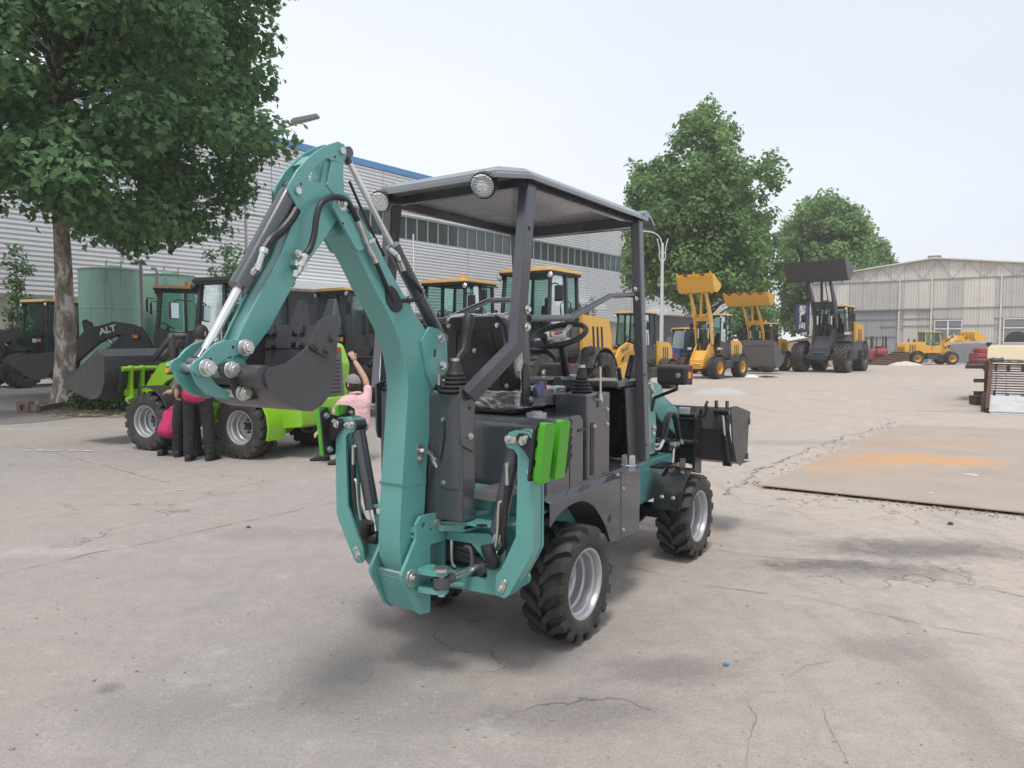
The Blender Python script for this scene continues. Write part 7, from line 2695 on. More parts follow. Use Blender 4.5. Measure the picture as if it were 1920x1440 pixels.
MB().box2((1.20 + _f, .495, 1.63), (1.30 + _f, .50, 1.80)).build("warning_sticker", M['yellow'], NL)

# =====================================================================================
# PEOPLE
# =====================================================================================
M['skin'] = mat("skin", (0.50, 0.30, 0.215), 0.55, var=0.08, scale=12)
M['hair'] = mat("black hair", (0.016, 0.014, 0.013), 0.5, var=0.3, scale=60, bump=.4, bump_scale=300)
M['crimson'] = mat("crimson work vest", (0.46, 0.022, 0.105), 0.8, var=0.10, scale=9, bump=.9, bump_scale=16)
M['greycloth'] = mat("grey work shirt", (0.215, 0.215, 0.235), 0.85, var=0.08, scale=9, bump=.9, bump_scale=16)
M['trouser'] = mat("black trousers", (0.020, 0.020, 0.022), 0.85, var=0.2, scale=9, bump=1.0, bump_scale=15)
M['jeans'] = mat("dark blue jeans", (0.025, 0.045, 0.095), 0.85, var=0.2, scale=20, bump=.3, bump_scale=10)
M['shoe'] = mat("black shoes", (0.018, 0.017, 0.017), 0.5)
M['pink'] = mat("pale pink polo shirt", (0.72, 0.46, 0.475), 0.85, var=0.05, scale=8, bump=.9, bump_scale=15)
M['capgrey'] = mat("grey cap", (0.23, 0.225, 0.225), 0.8, var=0.15, scale=30)


def skinned(name, joints, edges, m, parent, sub=2, root=0):
    """one continuous surface grown round a skeleton; joints: [(pos, rx, ry)]"""
    me = bpy.data.meshes.new(name)
    me.from_pydata([j[0] for j in joints], edges, [])
    o = bpy.data.objects.new(name, me)
    COL.objects.link(o)
    sk = o.modifiers.new("skin", 'SKIN')
    sk.use_smooth_shade = True
    for i, j in enumerate(joints):
        v = me.skin_vertices[0].data[i]
        v.radius = (j[1], j[2] if len(j) > 2 else j[1])
        v.use_root = (i == root)
    sd = o.modifiers.new("sub", 'SUBSURF')
    sd.levels = sub
    sd.render_levels = sub
    dg = bpy.context.evaluated_depsgraph_get()
    m2 = bpy.data.meshes.new_from_object(o.evaluated_get(dg))
    m2.name = name
    bpy.data.objects.remove(o)
    m2.materials.clear()
    m2.materials.append(M[m] if isinstance(m, str) else m)
    m2.polygons.foreach_set("use_smooth", [True] * len(m2.polygons))
    ob = bpy.data.objects.new(name, m2)
    COL.objects.link(ob)
    if parent:
        ob.parent = parent
    return ob


def chain(pts, rad):
    return [(p, r) for p, r in zip(pts, rad)], [(i, i + 1) for i in range(len(pts) - 1)]


def hand(parent, wrist, dirv, palm_n, sc=1.0, curl=.55, side=1):
    """palm with five unequal, bent fingers"""
    d, n = Vector(dirv).normalized(), Vector(palm_n).normalized()
    n = (n - d * n.dot(d)).normalized()
    s = d.cross(n) * side
    w = Vector(wrist)
    J, E = [], []

    def addc(pts, rad, link=None):
        o = len(J)
        for p, r in zip(pts, rad):
            J.append((p, r * sc, r * sc))
        for i in range(len(pts) - 1):
            E.append((o + i, o + i + 1))
        if link is not None:
            E.append((link, o))
        return o
    addc([w - d * .02 * sc, w + d * .03 * sc, w + d * .075 * sc], [.026, .033, .034])
    L_ = [.072, .080, .074, .058]
    for k in range(4):
        off = (k - 1.5) * .020 * sc
        b = w + d * .088 * sc + s * off
        c1 = b + (d * math.cos(curl * .5) + n * math.sin(curl * .5)) * L_[k] * .45 * sc
        c2 = c1 + (d * math.cos(curl * 1.5) + n * math.sin(curl * 1.5)) * L_[k] * .32 * sc
        c3 = c2 + (d * math.cos(curl * 2.3) + n * math.sin(curl * 2.3)) * L_[k] * .25 * sc
        addc([b, c1, c2, c3], [.0105, .0098, .009, .007], link=2)
    tb = w + d * .03 * sc - s * .030 * sc
    addc([tb, tb + (d * .7 - s * .6 + n * .4) * .035 * sc, tb + (d * 1.3 - s * .5 + n * .9) * .05 * sc], [.013, .011, .009], link=1)
    return skinned("hand", J, E, 'skin', parent, sub=2)


def head(parent, c, face, sc=1.0, hair=True, cap=None, up=(0, 0, 1)):
    """head with eyes, nose, mouth, ears; face = direction it looks in"""
    f = Vector(face).normalized()
    u = Vector(up).normalized()
    u = (u - f * u.dot(f)).normalized()
    r_ = f.cross(u)
    c = Vector(c)

    def P(a, b, h):
        return c + (f * a + r_ * b + u * h) * sc
    mb = MB()
    n, m = 22, 16
    vs, fs = [], []
    for i in range(m + 1):
        th_ = math.pi * i / m
        z = -math.cos(th_)
        for k in range(n):
            ph_ = 2 * math.pi * k / n
            x, y = math.sin(th_) * math.cos(ph_), math.sin(th_) * math.sin(ph_)
            a, b, h = x * .098, y * .075, z * .118
            if z < -.1:                      # jaw narrows, chin comes forward
                q = (-.1 - z)
                b *= 1 - .32 * q
                a = a * (1 - .30 * q) + .018 * q
            if x > .6 and -.35 < z < .1:     # brow and cheek flatten
                a *= .96
            if x < -.3 and z < -.5:
                a *= .8
            if x > .93 and -.32 < z < .02:   # nose
                a += .020 * (1 - abs(z + .2) / .25)
            vs.append(P(a, b, h))
    for i in range(m):
        for k in range(n):
            fs.append((i * n + k, i * n + (k + 1) % n, (i + 1) * n + (k + 1) % n, (i + 1) * n + k))
    mb.add(vs, fs)
    mb.tube([P(-.015, 0, -.20), P(-.018, 0, -.12), P(-.01, 0, -.06)], [.058 * sc, .054 * sc, .055 * sc], n=14)
    # nose, ears
    mb.add([P(.090, 0, .005), P(.118, 0, -.030), P(.098, .017, -.036), P(.098, -.017, -.036)], [(0, 1, 2), (0, 3, 1), (1, 3, 2)])
    for s in (-1, 1):
        o = len(mb.v)
        ring = [(.005 + .016 * math.cos(t), .012 + .034 * math.sin(t)) for t in [2 * math.pi * k / 12 for k in range(12)]]
        mb.add([P(a - .01, s * .072, h - .01) for a, h in ring] + [P(a - .018, s * .086, h - .01) for a, h in ring],
               [tuple(range(12)), tuple(range(23, 11, -1))] + [(k, (k + 1) % 12, 12 + (k + 1) % 12, 12 + k) for k in range(12)])
    hd_ = mb.build("head", M['skin'], parent, angle=70)
    for s in (-1, 1):
        MB().sphere(P(.083, s * .031, .014), .0105 * sc, n=8, m=6).build("eye", M['white'], hd_, angle=60)
        MB().sphere(P(.0915, s * .031, .014), .0055 * sc, n=8, m=6).build("pupil", M['hair'], hd_, angle=60)
    MB().tube([P(.092, -.022, -.056), P(.099, 0, -.054), P(.092, .022, -.056)], .0045 * sc, n=6).build("mouth", mat_lip(), hd_)
    if hair:
        hb = MB()
        vs, fs = [], []
        rows, cols = 12, 26
        for i in range(rows + 1):
            for k in range(cols):
                ph_ = 2 * math.pi * k / cols
                front = max(0, math.cos(ph_))
                zmin = -.55 + 1.15 * front ** .7 if hair is True else -.62 + .7 * front
                th_ = math.acos(min(.999, max(-.999, zmin + (1 - zmin) * i / rows)))
                x, y, z = math.sin(th_) * math.cos(ph_), math.sin(th_) * math.sin(ph_), math.cos(th_)
                g_ = 1 + .03 * mnoise.noise(Vector((x * 9, y * 9, z * 9)))
                vs.append(P(x * .108 * g_, y * .084 * g_, z * .130 * g_))
        for i in range(rows):
            for k in range(cols):
                fs.append((i * cols + k, i * cols + (k + 1) % cols, (i + 1) * cols + (k + 1) % cols, (i + 1) * cols + k))
        hb.add(vs, fs)
        hb.build("hair", M['hair'], parent, angle=60)
    if cap:
        cbm = MB()
        vs, fs = [], []
        rows, cols = 8, 26
        for i in range(rows + 1):
            for k in range(cols):
                ph_ = 2 * math.pi * k / cols
                th_ = math.acos(min(.9999, .12 + .88 * i / rows))
                x, y, z = math.sin(th_) * math.cos(ph_), math.sin(th_) * math.sin(ph_), math.cos(th_)
                vs.append(P(x * .112, y * .092, z * .125 + .012))
        for i in range(rows):
            for k in range(cols):
                fs.append((i * cols + k, i * cols + (k + 1) % cols, (i + 1) * cols + (k + 1) % cols, (i + 1) * cols + k))
        cbm.add(vs, fs)
        cp = cbm.build("cap", M[cap], parent, angle=60)
        bp_ = [P(.095 + .085 * math.cos(t), .085 * math.sin(t), .028 - .012 * math.cos(t)) for t in [math.pi * (k / 10 - .5) for k in range(11)]]
        bb = MB().add(bp_ + [p + u * .006 for p in bp_], [tuple(range(11)), tuple(range(21, 10, -1))] + [(k, k + 1, 12 + k, 11 + k) for k in range(10)] + [(10, 0, 11, 21)])
        bb.build("cap_peak", M[cap], cp)
        MB().sphere(P(0, 0, .137), .008 * sc, n=8, m=5).build("cap_button", M[cap], cp)
    return hd_


def mat_lip():
    if 'lip' not in M:
        M['lip'] = mat("lips", (0.42, 0.17, 0.15), .5)
    return M['lip']


def shoe(parent, ankle, d, sc=1.0):
    a, d = Vector(ankle), Vector(d).normalized()
    s = d.cross(Vector((0, 0, 1)))
    prof = [(-.075, .030), (-.06, .040), (0, .042), (.09, .048), (.16, .040), (.185, .022)]
    pts = [(x, w) for x, w in prof] + [(x, -w) for x, w in reversed(prof)]
    mb = MB()
    top = {(-.075): .075, (-.06): .085, 0: .09, .09: .058, .16: .040, .185: .028}
    n = len(pts)
    vs = [a + d * x + s * y - Vector((0, 0, a.z)) + Vector((0, 0, .004)) for x, y in pts] + [a + d * x * .98 + s * y * .86 - Vector((0, 0, a.z)) + Vector((0, 0, top[x])) for x, y in pts]
    mb.add(vs, [tuple(range(n)), tuple(range(2 * n - 1, n - 1, -1))] + [(k, (k + 1) % n, n + (k + 1) % n, n + k) for k in range(n)])
    return mb.build("shoe", M['shoe'], parent, bevel=.012, seg=3)


# ---- standing man in a crimson vest, seen from behind, leaning a little towards the lime loader
def standing_man():
    p = on_ground(373, 864)
    t = thing("person", "standing person in crimson vest over grey shirt and black trousers, back turned", "person", (p.x, p.y, 0), 0)
    # local: +y away from the camera, +x right in the picture
    k = 1.0
    face = Vector((.35, .92, -.18))
    J = []
    E = []

    def add(pts, link=None):
        o = len(J)
        J.extend(pts)
        for i in range(len(pts) - 1):
            E.append((o + i, o + i + 1))
        if link is not None:
            E.append((link, o))
        return o
    # trousers: pelvis and two legs
    add([(Vector((0, 0, .98)), .155, .115), (Vector((0, .0, .88)), .165, .125)])
    add([(Vector((-.095, 0, .80)), .095, .10), (Vector((-.115, .02, .50)), .078, .082), (Vector((-.125, .0, .14)), .066, .07), (Vector((-.125, .0, .03)), .070, .075)], 1)
    add([(Vector((.095, .0, .80)), .095, .10), (Vector((.12, .03, .50)), .078, .082), (Vector((.14, .02, .14)), .066, .07), (Vector((.14, .02, .03)), .070, .075)], 1)
    body = skinned("trousers", J, E, 'trouser', t)
    J.clear()
    E.clear()
    add([(Vector((0, .0, .72)), .225, .165), (Vector((0, .0, .92)), .200, .140), (Vector((.0, .02, 1.10)), .158, .110), (Vector((0, .04, 1.28)), .172, .112), (Vector((0, .055, 1.40)), .150, .095)])
    skinned("vest", J, E, 'crimson', t)
    J.clear()
    E.clear()
    add([(Vector((0, .05, 1.36)), .165, .10), (Vector((0, .065, 1.455)), .115, .075), (Vector((0, .07, 1.50)), .062, .062)])
    add([(Vector((-.155, .05, 1.385)), .075, .075), (Vector((-.245, .05, 1.22)), .062, .06), (Vector((-.265, .06, 1.08)), .054, .052), (Vector((-.29, .07, .945)), .045, .045)], 0)
    add([(Vector((.155, .05, 1.385)), .075, .075), (Vector((.225, .11, 1.24)), .060, .06), (Vector((.24, .22, 1.08)), .052, .05), (Vector((.16, .38, 1.04)), .043, .043)], 0)
    skinned("shirt", J, E, 'greycloth', t)
    hand(t, (-.295, .075, .915), (-.10, .25, -.95), (1, 0, 0))
    hand(t, (.145, .40, 1.035), (-.3, .9, 0), (0, 0, -1), side=-1)
    head(t, (.015, .115, 1.625), face, 1.0)
    MB().tube([(-.055, .05, 1.505), (-.06, .10, 1.50), (0, .14, 1.49), (.06, .10, 1.50), (.055, .05, 1.505), (0, .015, 1.515), (-.055, .05, 1.505)], .013, n=8, smooth=3).build("collar", M['greycloth'], t)
    shoe(t, (-.125, .0, .1), (-.1, 1, 0))
    shoe(t, (.14, .02, .1), (.25, 1, 0))
    return t


# ---- person squatting beside the lime loader's wheel, crimson back
def squatting_person():
    p = on_ground(316, 857)
    t = thing("person", "person in crimson shirt and jeans squatting beside the lime loader's front wheel", "person", (p.x, p.y, 0), 0)
    J, E = [], []

    def add(pts, link=None):
        o = len(J)
        J.extend(pts)
        for i in range(len(pts) - 1):
            E.append((o + i, o + i + 1))
        if link is not None:
            E.append((link, o))
        return o
    add([(Vector((-.02, .0, .26)), .155, .135), (Vector((-.01, .02, .32)), .15, .13)])
    add([(Vector((-.10, .08, .30)), .098, .095), (Vector((-.20, .36, .47)), .078, .078), (Vector((-.16, .16, .14)), .058, .058)], 0)
    add([(Vector((.10, .08, .30)), .098, .095), (Vector((.16, .36, .47)), .078, .078), (Vector((.12, .16, .14)), .058, .058)], 0)
    skinned("trousers", J, E, 'jeans', t)
    J.clear()
    E.clear()
    add([(Vector((-.02, -.02, .25)), .158, .145), (Vector((.0, .02, .38)), .150, .125), (Vector((.02, .10, .48)), .150, .112), (Vector((.06, .20, .56)), .165, .105), (Vector((.12, .32, .62)), .135, .09), (Vector((.15, .38, .66)), .062, .06)])
    add([(Vector((-.05, .28, .60)), .075, .07), (Vector((-.16, .40, .54)), .058, .056)], 4)
    add([(Vector((.26, .28, .60)), .075, .07), (Vector((.30, .42, .54)), .058, .056)], 4)
    skinned("shirt", J, E, 'crimson', t)
    for s, sh, el, wr in ((-1, (-.15, .39, .545), (-.19, .46, .50), (-.16, .60, .55)), (1, (.30, .41, .545), (.30, .48, .50), (.25, .62, .55))):
        skinned("forearm", [(Vector(sh), .044, .044), (Vector(el), .040, .040), (Vector(wr), .030, .030)], [(0, 1), (1, 2)], 'skin', t, sub=2)
        hand(t, wr, (0, .95, .2), (0, 0, -1), side=-s)
    head(t, (.20, .46, .74), (.3, .85, -.5), 1.0)
    shoe(t, (-.16, .14, .1), (-.15, 1, 0))
    shoe(t, (.12, .14, .1), (.1, 1, 0))
    return t


# ---- man in a pink shirt and grey cap, crouching, one arm raised to the lime loader
def pink_man():
    p = on_ground(655, 872)
    t = thing("person", "crouching person in pale pink shirt and grey cap reaching up with one hand", "person", (p.x, p.y, 0), 0)
    J, E = [], []

    def add(pts, link=None):
        o = len(J)
        J.extend(pts)
        for i in range(len(pts) - 1):
            E.append((o + i, o + i + 1))
        if link is not None:
            E.append((link, o))
        return o
    # hips low over the right foot, left knee forward to the left of the picture
    add([(Vector((.07, .25, .40)), .160, .13), (Vector((.06, .24, .47)), .155, .125)])
    add([(Vector((-.02, .24, .40)), .10, .10), (Vector((-.34, .12, .50)), .080, .080), (Vector((-.40, .34, .12)), .060, .060)], 0)
    add([(Vector((.10, .16, .36)), .10, .10), (Vector((-.14, .02, .30)), .080, .080), (Vector((-.10, .06, .12)), .060, .060)], 0)
    skinned("trousers", J, E, 'trouser', t)
    J.clear()
    E.clear()
    add([(Vector((.07, .25, 0.360)), .155, .120), (Vector((.07, .26, 0.520)), .160, .115), (Vector((.05, .27, 0.680)), .180, .115), (Vector((.04, .28, 0.800)), .150, .095), (Vector((.03, .285, 0.865)), .070, .066)])
    add([(Vector((-.13, .27, 0.770)), .080, .078), (Vector((-.22, .30, 0.640)), .066, .064), (Vector((-.24, .31, 0.580)), .060, .058)], 3)
    add([(Vector((.17, .29, 0.800)), .080, .078), (Vector((.17, .34, 0.920)), .064, .062), (Vector((.15, .37, 0.970)), .056, .056)], 3)
    skinned("shirt", J, E, 'pink', t)
    skinned("arm", [(Vector((.155, .36, 0.950)), .046, .046), (Vector((.12, .40, 1.060)), .043, .043), (Vector((.03, .45, 1.200)), .037, .037), (Vector((-.035, .50, 1.285)), .029, .029)], [(0, 1), (1, 2), (2, 3)], 'skin', t)
    hand(t, (-.04, .505, 1.295), (-.45, .3, .85), (-.3, .9, -.3), curl=.75)
    skinned("arm", [(Vector((-.235, .31, 0.600)), .046, .046), (Vector((-.25, .32, 0.500)), .042, .042), (Vector((-.30, .20, 0.420)), .034, .034), (Vector((-.33, .12, 0.420)), .028, .028)], [(0, 1), (1, 2), (2, 3)], 'skin', t)
    hand(t, (-.34, .10, 0.430), (-.6, -.5, -.3), (0, 0, -1), side=-1)
    head(t, (-.01, .30, 0.985), (-.75, .62, .12), 1.0, hair='short', cap='capgrey')
    MB().tube([(-.04, .25, 0.865), (.0, .36, 0.850), (.09, .33, 0.865), (.09, .24, 0.885), (.03, .22, 0.885), (-.04, .25, 0.865)], .016, n=8, smooth=3).build("collar", M['pink'], t)
    shoe(t, (-.40, .34, .1), (-1, -.2, 0))
    shoe(t, (-.10, .06, .1), (-1, -.35, 0))
    return t



# ---- second standing person, mostly hidden behind the first, one hand on the fender
def leaning_person():
    p = on_ground(350, 857)
    t = thing("person", "person in grey sleeves half hidden behind the crimson vest wearer, touching the fender", "person", (p.x, p.y, 0), 0)
    J, E = [], []

    def add(pts, link=None):
        o = len(J)
        J.extend(pts)
        for i in range(len(pts) - 1):
            E.append((o + i, o + i + 1))
        if link is not None:
            E.append((link, o))
        return o
    add([(Vector((.06, 0, .96)), .150, .115), (Vector((.05, .0, .87)), .160, .12)])
    add([(Vector((-.05, 0, .80)), .092, .10), (Vector((-.09, -.03, .48)), .078, .08), (Vector((-.13, .02, .14)), .066, .07), (Vector((-.13, .02, .03)), .068, .072)], 1)
    add([(Vector((.13, .0, .80)), .092, .10), (Vector((.12, -.02, .48)), .078, .08), (Vector((.12, .04, .14)), .066, .07), (Vector((.12, .04, .03)), .068, .072)], 1)
    skinned("trousers", J, E, 'trouser', t)
    J.clear()
    E.clear()
    add([(Vector((.06, .0, .90)), .160, .12), (Vector((.12, .02, 1.10)), .155, .11), (Vector((.17, .04, 1.27)), .165, .11), (Vector((.19, .05, 1.37)), .140, .09)])
    skinned("vest", J, E, 'crimson', t)
    J.clear()
    E.clear()
    add([(Vector((.18, .05, 1.33)), .155, .10), (Vector((.20, .06, 1.41)), .100, .075), (Vector((.21, .07, 1.46)), .060, .060)])
    add([(Vector((.04, .03, 1.33)), .074, .072), (Vector((-.06, .0, 1.14)), .062, .060), (Vector((-.09, .0, .98)), .054, .053), (Vector((-.13, .01, .90)), .050, .050), (Vector((-.17, .02, .87)), .046, .046)], 0)
    add([(Vector((.32, .04, 1.33)), .074, .072), (Vector((.36, .10, 1.16)), .060, .058), (Vector((.34, .12, 1.0)), .050, .050)], 0)
    skinned("shirt", J, E, 'greycloth', t)
    hand(t, (-.175, .025, .868), (-.95, .2, -.05), (0, .3, -1))
    hand(t, (.34, .12, .98), (-.1, .2, -1), (-1, 0, 0), side=-1)
    head(t, (.215, .11, 1.565), (.2, .95, -.3), 1.0)
    shoe(t, (-.13, .02, .1), (-.3, 1, 0))
    shoe(t, (.12, .04, .1), (.1, 1, 0))
    return t


standing_man()
leaning_person()
squatting_person()
pink_man()

# =====================================================================================
# ODDS AND ENDS ROUND THE YARD
# =====================================================================================
M['crate'] = mat("raw plywood crate", (0.53, 0.40, 0.26), .75, var=.12, scale=4, dirt=(.36, .25, .15), dirt_amt=.4)
# wooden crates beyond the loaders
for k, (px_, D_, w_, d_, h_, rz, lab) in enumerate([(1488, 47, 2.4, 3.4, 1.9, -25, "big plywood crate with sloping top beside the raised loader"), (1532, 49, 2.0, 3.0, 1.75, -25, "second plywood crate, half behind the big dark loader")]):
    p = at(px_, 645, D_)
    t = thing("wooden_crate", lab, "crate", (p.x, p.y, 0), R(rz), "plywood crates beyond the loaders")
    MB().prism([(-w_ / 2, .12), (w_ / 2, .12), (w_ / 2, h_), (-w_ / 2, h_ - .45)], 'y', -d_ / 2, d_ / 2).build("crate_body", M['crate'], t, bevel=.01)
    MB().prism([(-w_ / 2 - .08, h_ - .44), (w_ / 2 + .05, h_ + .03), (w_ / 2 + .05, h_ + .07), (-w_ / 2 - .08, h_ - .40)], 'y', -d_ / 2 - .06, d_ / 2 + .06).build("lid", M['crate'], t)
    for s in (-.8, 0, .8):
        MB().box((s * w_ * .45, 0, .06), (.12, d_, .12)).build("skid", M['timber'], t)
        MB().box((s * w_ * .45, -d_ / 2 - .02, h_ * .45), (.10, .035, h_ * .62)).build("batten", M['crate'], t)

# small tractor with blue bonnet and its red trailer frame behind the hedge
p = at(1285, 645, 41)
t = thing("tractor", "small tractor with dark cab and blue side panel behind the low hedge", "tractor", (p.x, p.y, 0), R(205))
cab(t, -.7, .6, .75, 2.35, .62, M['loaderdark'], M['yellowroof'], beacon=False, mirrors=False)
MB().box2((.6, -.36, .7), (1.9, .36, 1.28)).build("bonnet", M['bluepaint'], t, bevel=.05)
for (x, s, r_) in ((-.25, -1, .58), (-.25, 1, .58), (1.5, -1, .38), (1.5, 1, .38)):
    make_wheel(t, (x, s * .72, r_), r_, .30, r_ * .5, r_ * .09, 16, .1, 'yellow', out=s, style='bar', sides=30, brass=False)
MB().box2((-1.0, -.3, .45), (1.6, .3, .7)).build("frame", M['loaderdark'], t)
p = at(1300, 645, 36)
t = thing("trailer", "low red steel trailer frame behind the yellow loader's wheel", "trailer", (p.x, p.y, 0), R(20))
MB().box2((-1.4, -.6, .72), (1.0, .6, .80)).box2((-1.4, -.6, .80), (-1.3, .6, 1.0)).build("deck", M['redpaint'], t)
MB().bar((-1.2, -.5, .72), (-1.2, -.5, .05), .08, .08).build("leg", M['redpaint'], t)
MB().bar((-1.2, .5, .72), (-1.2, .5, .05), .08, .08).build("leg", M['redpaint'], t)
for s in (-1, 1):
    make_wheel(t, (.5, s * .6, .36), .36, .2, .18, .03, 16, .08, 'charcoal', out=s, style='bar', sides=30, brass=False)
# blue utility truck between trees
p = at(1318, 645, 44)
t = thing("flatbed_truck", "blue flatbed truck half hidden behind the yellow loaders", "truck", (p.x, p.y, 0), R(195))
MB().prism(rounded([(.9, .6), (2.2, .6), (2.2, 1.4), (1.95, 2.1), (.9, 2.1)], .1), 'y', -.85, .85).build("cab", M['bluepaint'], t, bevel=.04)
MB().prism([(1.97, 2.0), (2.2, 1.42), (2.215, 1.42), (1.985, 2.0)], 'y', -.75, .75).build("windscreen", M['shedglass'], t)
MB().box2((-2.2, -.9, .85), (.8, .9, 1.35)).build("bed", M['bluepaint'], t, bevel=.02)
for (x, s) in ((1.5, -1), (1.5, 1), (-1.3, -1), (-1.3, 1)):
    make_wheel(t, (x, s * .75, .38), .38, .22, .2, .02, 20, .06, 'charcoal', out=s, style='bar', sides=30, brass=False)

# fork lift in front of the shed door and a rusty mesh cage
p = at(1647, 645, 54.5)
t = thing("forklift", "faded red forklift parked in front of the shed's sliding door", "forklift", (p.x, p.y, 0), R(65))
MB().prism(rounded([(-1.15, .28), (-.2, .25), (-.2, 1.15), (-.6, 1.2), (-1.12, 1.05)], .12), 'y', -.62, .62).build("body", M['redpaint'], t, bevel=.05)
MB().box2((-1.17, -.35, .55), (-1.155, .35, .75)).build("grille", M['void'], t)
MB().box2((-.2, -.5, .25), (.9, .5, .6)).build("platform", M['redpaint'], t, bevel=.02)
MB().box((-.3, 0, 1.25), (.5, .5, .18)).build("seat", M['interior'], t, bevel=.04)
for y in (-.5, .5):
    MB().tube([(-.75, y, 1.1), (-.70, y, 2.05), (.55, y, 2.1), (.75, y, .7)], .035, n=7).build("roll_bar", M['loaderdark'], t)
    MB().bar((1.0, y * .7, .05), (1.0, y * .7, 2.1), .1, .12).build("mast", M['rust'], t)
    MB().bar((1.05, y * .6, .1), (2.0, y * .6, .1), .12, .05).build("fork", M['loaderdark'], t)
for (x, s) in ((-.7, -1), (-.7, 1), (.6, -1), (.6, 1)):
    make_wheel(t, (x, s * .5, .30), .30, .22, .16, .015, 18, .05, 'charcoal', out=s, style='bar', sides=28, brass=False)
p = at(1617, 645, 54)
t = thing("steel_cage", "rusty open steel cage standing left of the red forklift", "cage", (p.x, p.y, 0), R(10))
for x in (-.75, .75):
    for y in (-.6, .6):
        MB().bar((x, y, 0), (x, y, 1.95), .06, .06).build("upright", M['rust'], t)
for z in (.2, 1.95):
    for y in (-.6, .6):
        MB().bar((-.75, y, z), (.75, y, z), .05, .05).build("crossbar", M['rust'], t)
    for x in (-.75, .75):
        MB().bar((x, -.6, z), (x, .6, z), .05, .05).build("crossbar", M['rust'], t)

# loading ramp wedge and sand heap at the yellow loader's rear
p = at(1668, 645, 51.0)
t = thing("loading_ramp", "rusty brown wedge ramp on the ground behind the yellow loader", "ramp", (p.x, p.y, 0), R(8))
for y in (-.75, .75):
    MB().prism([(-1.2, 0), (1.0, 0), (1.0, .95), (.9, .95)], lambda u, v, w_: (u, w_, v), y - .05, y + .05).build("ramp_beam", M['rust'], t)
for k in range(6):
    x = -1.0 + .36 * k
    z = .95 * (x + 1.2) / 2.1
    MB().bar((x, -.72, z), (x, .72, z), .12, .05).build("tread_bar", M['rust'], t)
MB().prism([(-1.1, .02), (.92, .90), (.92, .93), (-1.1, .05)], lambda u, v, w_: (u, w_, v), -.70, .70).build("ramp_plate", M['rust'], t)


def heap(name, lab, cat, p, rx, ry, h, m, seed):
    mb = MB()
    n, k = 30, 7
    vs, fs = [], []
    for j in range(k + 1):
        r_ = 1 - j / k
        for i in range(n):
            a = 2 * math.pi * i / n
            w_ = 1 + .22 * mnoise.noise(Vector((math.cos(a) * 1.5 + seed, math.sin(a) * 1.5, j * .3)))
            z = h * (1 - r_ ** 1.7) * (1 + .25 * mnoise.noise(Vector((math.cos(a) * r_ * 3 + seed, math.sin(a) * r_ * 3, 2))))
            vs.append((rx * r_ * w_ * math.cos(a), ry * r_ * w_ * math.sin(a), max(0, z) - .01))
    for j in range(k):
        for i in range(n):
            fs.append((j * n + i, j * n + (i + 1) % n, (j + 1) * n + (i + 1) % n, (j + 1) * n + i))
    mb.add(vs, fs)
    o = tag(mb.build(name, m, angle=70), lab, cat)
    o.location = (p.x, p.y, .004)
    return o


M['sand'] = mat("pale sand", (0.60, 0.54, 0.48), .95, var=.15, scale=6, bump=.4, bump_scale=30)
M['mound'] = mat("cement mound", (0.44, 0.43, 0.42), .95, var=.12, scale=5, bump=.5, bump_scale=14)
M['filmwhite'] = mat("crumpled white film", (0.78, 0.78, 0.78), .4, var=.1, bump=.8, bump_scale=20)
heap("sand_heap", "low pale sand heap between the ramp and the yellow loader's wheel", "heap", on_ground(1697, 685), 1.3, .6, .28, M['sand'], 1)
heap("cement_mound", "low pale cement mound on the yard beside the teal machine's headlamp", "heap", on_ground(1346, 738), 1.0, .45, .17, M['mound'], 3)
heap("plastic_sheet", "crumpled white plastic sheet on the ground by the yellow loader's wheel", "plastic sheet", on_ground(1408, 707), .45, .25, .12, M['filmwhite'], 5)
scr = MB()
for k in range(26):
    c = on_ground(1424 + 26 * random.random(), 706 + 2 * random.random())
    scr.box((c.x + random.uniform(-.2, .2), c.y + random.uniform(-.3, .3), .02), (random.uniform(.05, .2), random.uniform(.03, .1), .03), Matrix.Rotation(random.uniform(0, 3), 3, 'Z'))
tag(scr.build("debris", M['rust'], angle=0), kind='stuff')
# the blue bottle cap in front
M['bluecap'] = mat("bright blue plastic", (0.02, 0.24, 0.50), .35)
c = on_ground(1361, 1248)
o = tag(MB().lathe([(.016, 0), (.017, .012), (.012, .014), (.002, .0145)], (0, 0, 0), (0, 0, 1), n=20).cyl((.018, .004, .001), (.024, .010, .004), .004, n=6).build("bottle_cap", M['bluecap']), "bright blue plastic bottle cap lying on bare concrete", "bottle cap")
o.location = (c.x, c.y, .001)
o.scale = (.7, .7, .7)
M['stone'] = mat("dark stone", (0.09, 0.085, 0.085), .9)
for (px_, py_, r_, lab) in ((1782, 984, .022, "small dark stone on the concrete in front of the steel plate"), (466, 990, .016, "small dark stone left of the teal machine")):
    c = on_ground(px_, py_)
    o = tag(MB().sphere((0, 0, r_ * .5), r_, n=9, m=6, sc=(1.1, .8, .7)).build("stone", M['stone'], angle=0), lab, "stone")
    o.location = (c.x, c.y, 0)

# ------------------------------------------------------------------ low-bed trailer with its folding ramp at the right edge
TF = Frame(tuple(on_ground(1893, 776))[:2], 35)
M['plywood'] = mat("stained yellow deck sheet", (0.60, 0.50, 0.33), .7, var=.15, scale=2, dirt=(.50, .43, .38), dirt_amt=.7, dirt_scale=1.3)
M['palesteel'] = mat("bare pale steel", (0.55, 0.54, 0.55), .55, metal=.2, var=.15, scale=4, dirt=(.33, .29, .28), dirt_amt=.5)
p = TF.O
t = thing("lowbed_trailer", "rusty low-bed trailer with a barred folding ramp at the right edge", "trailer", (p.x, p.y, 0), TF.rot)
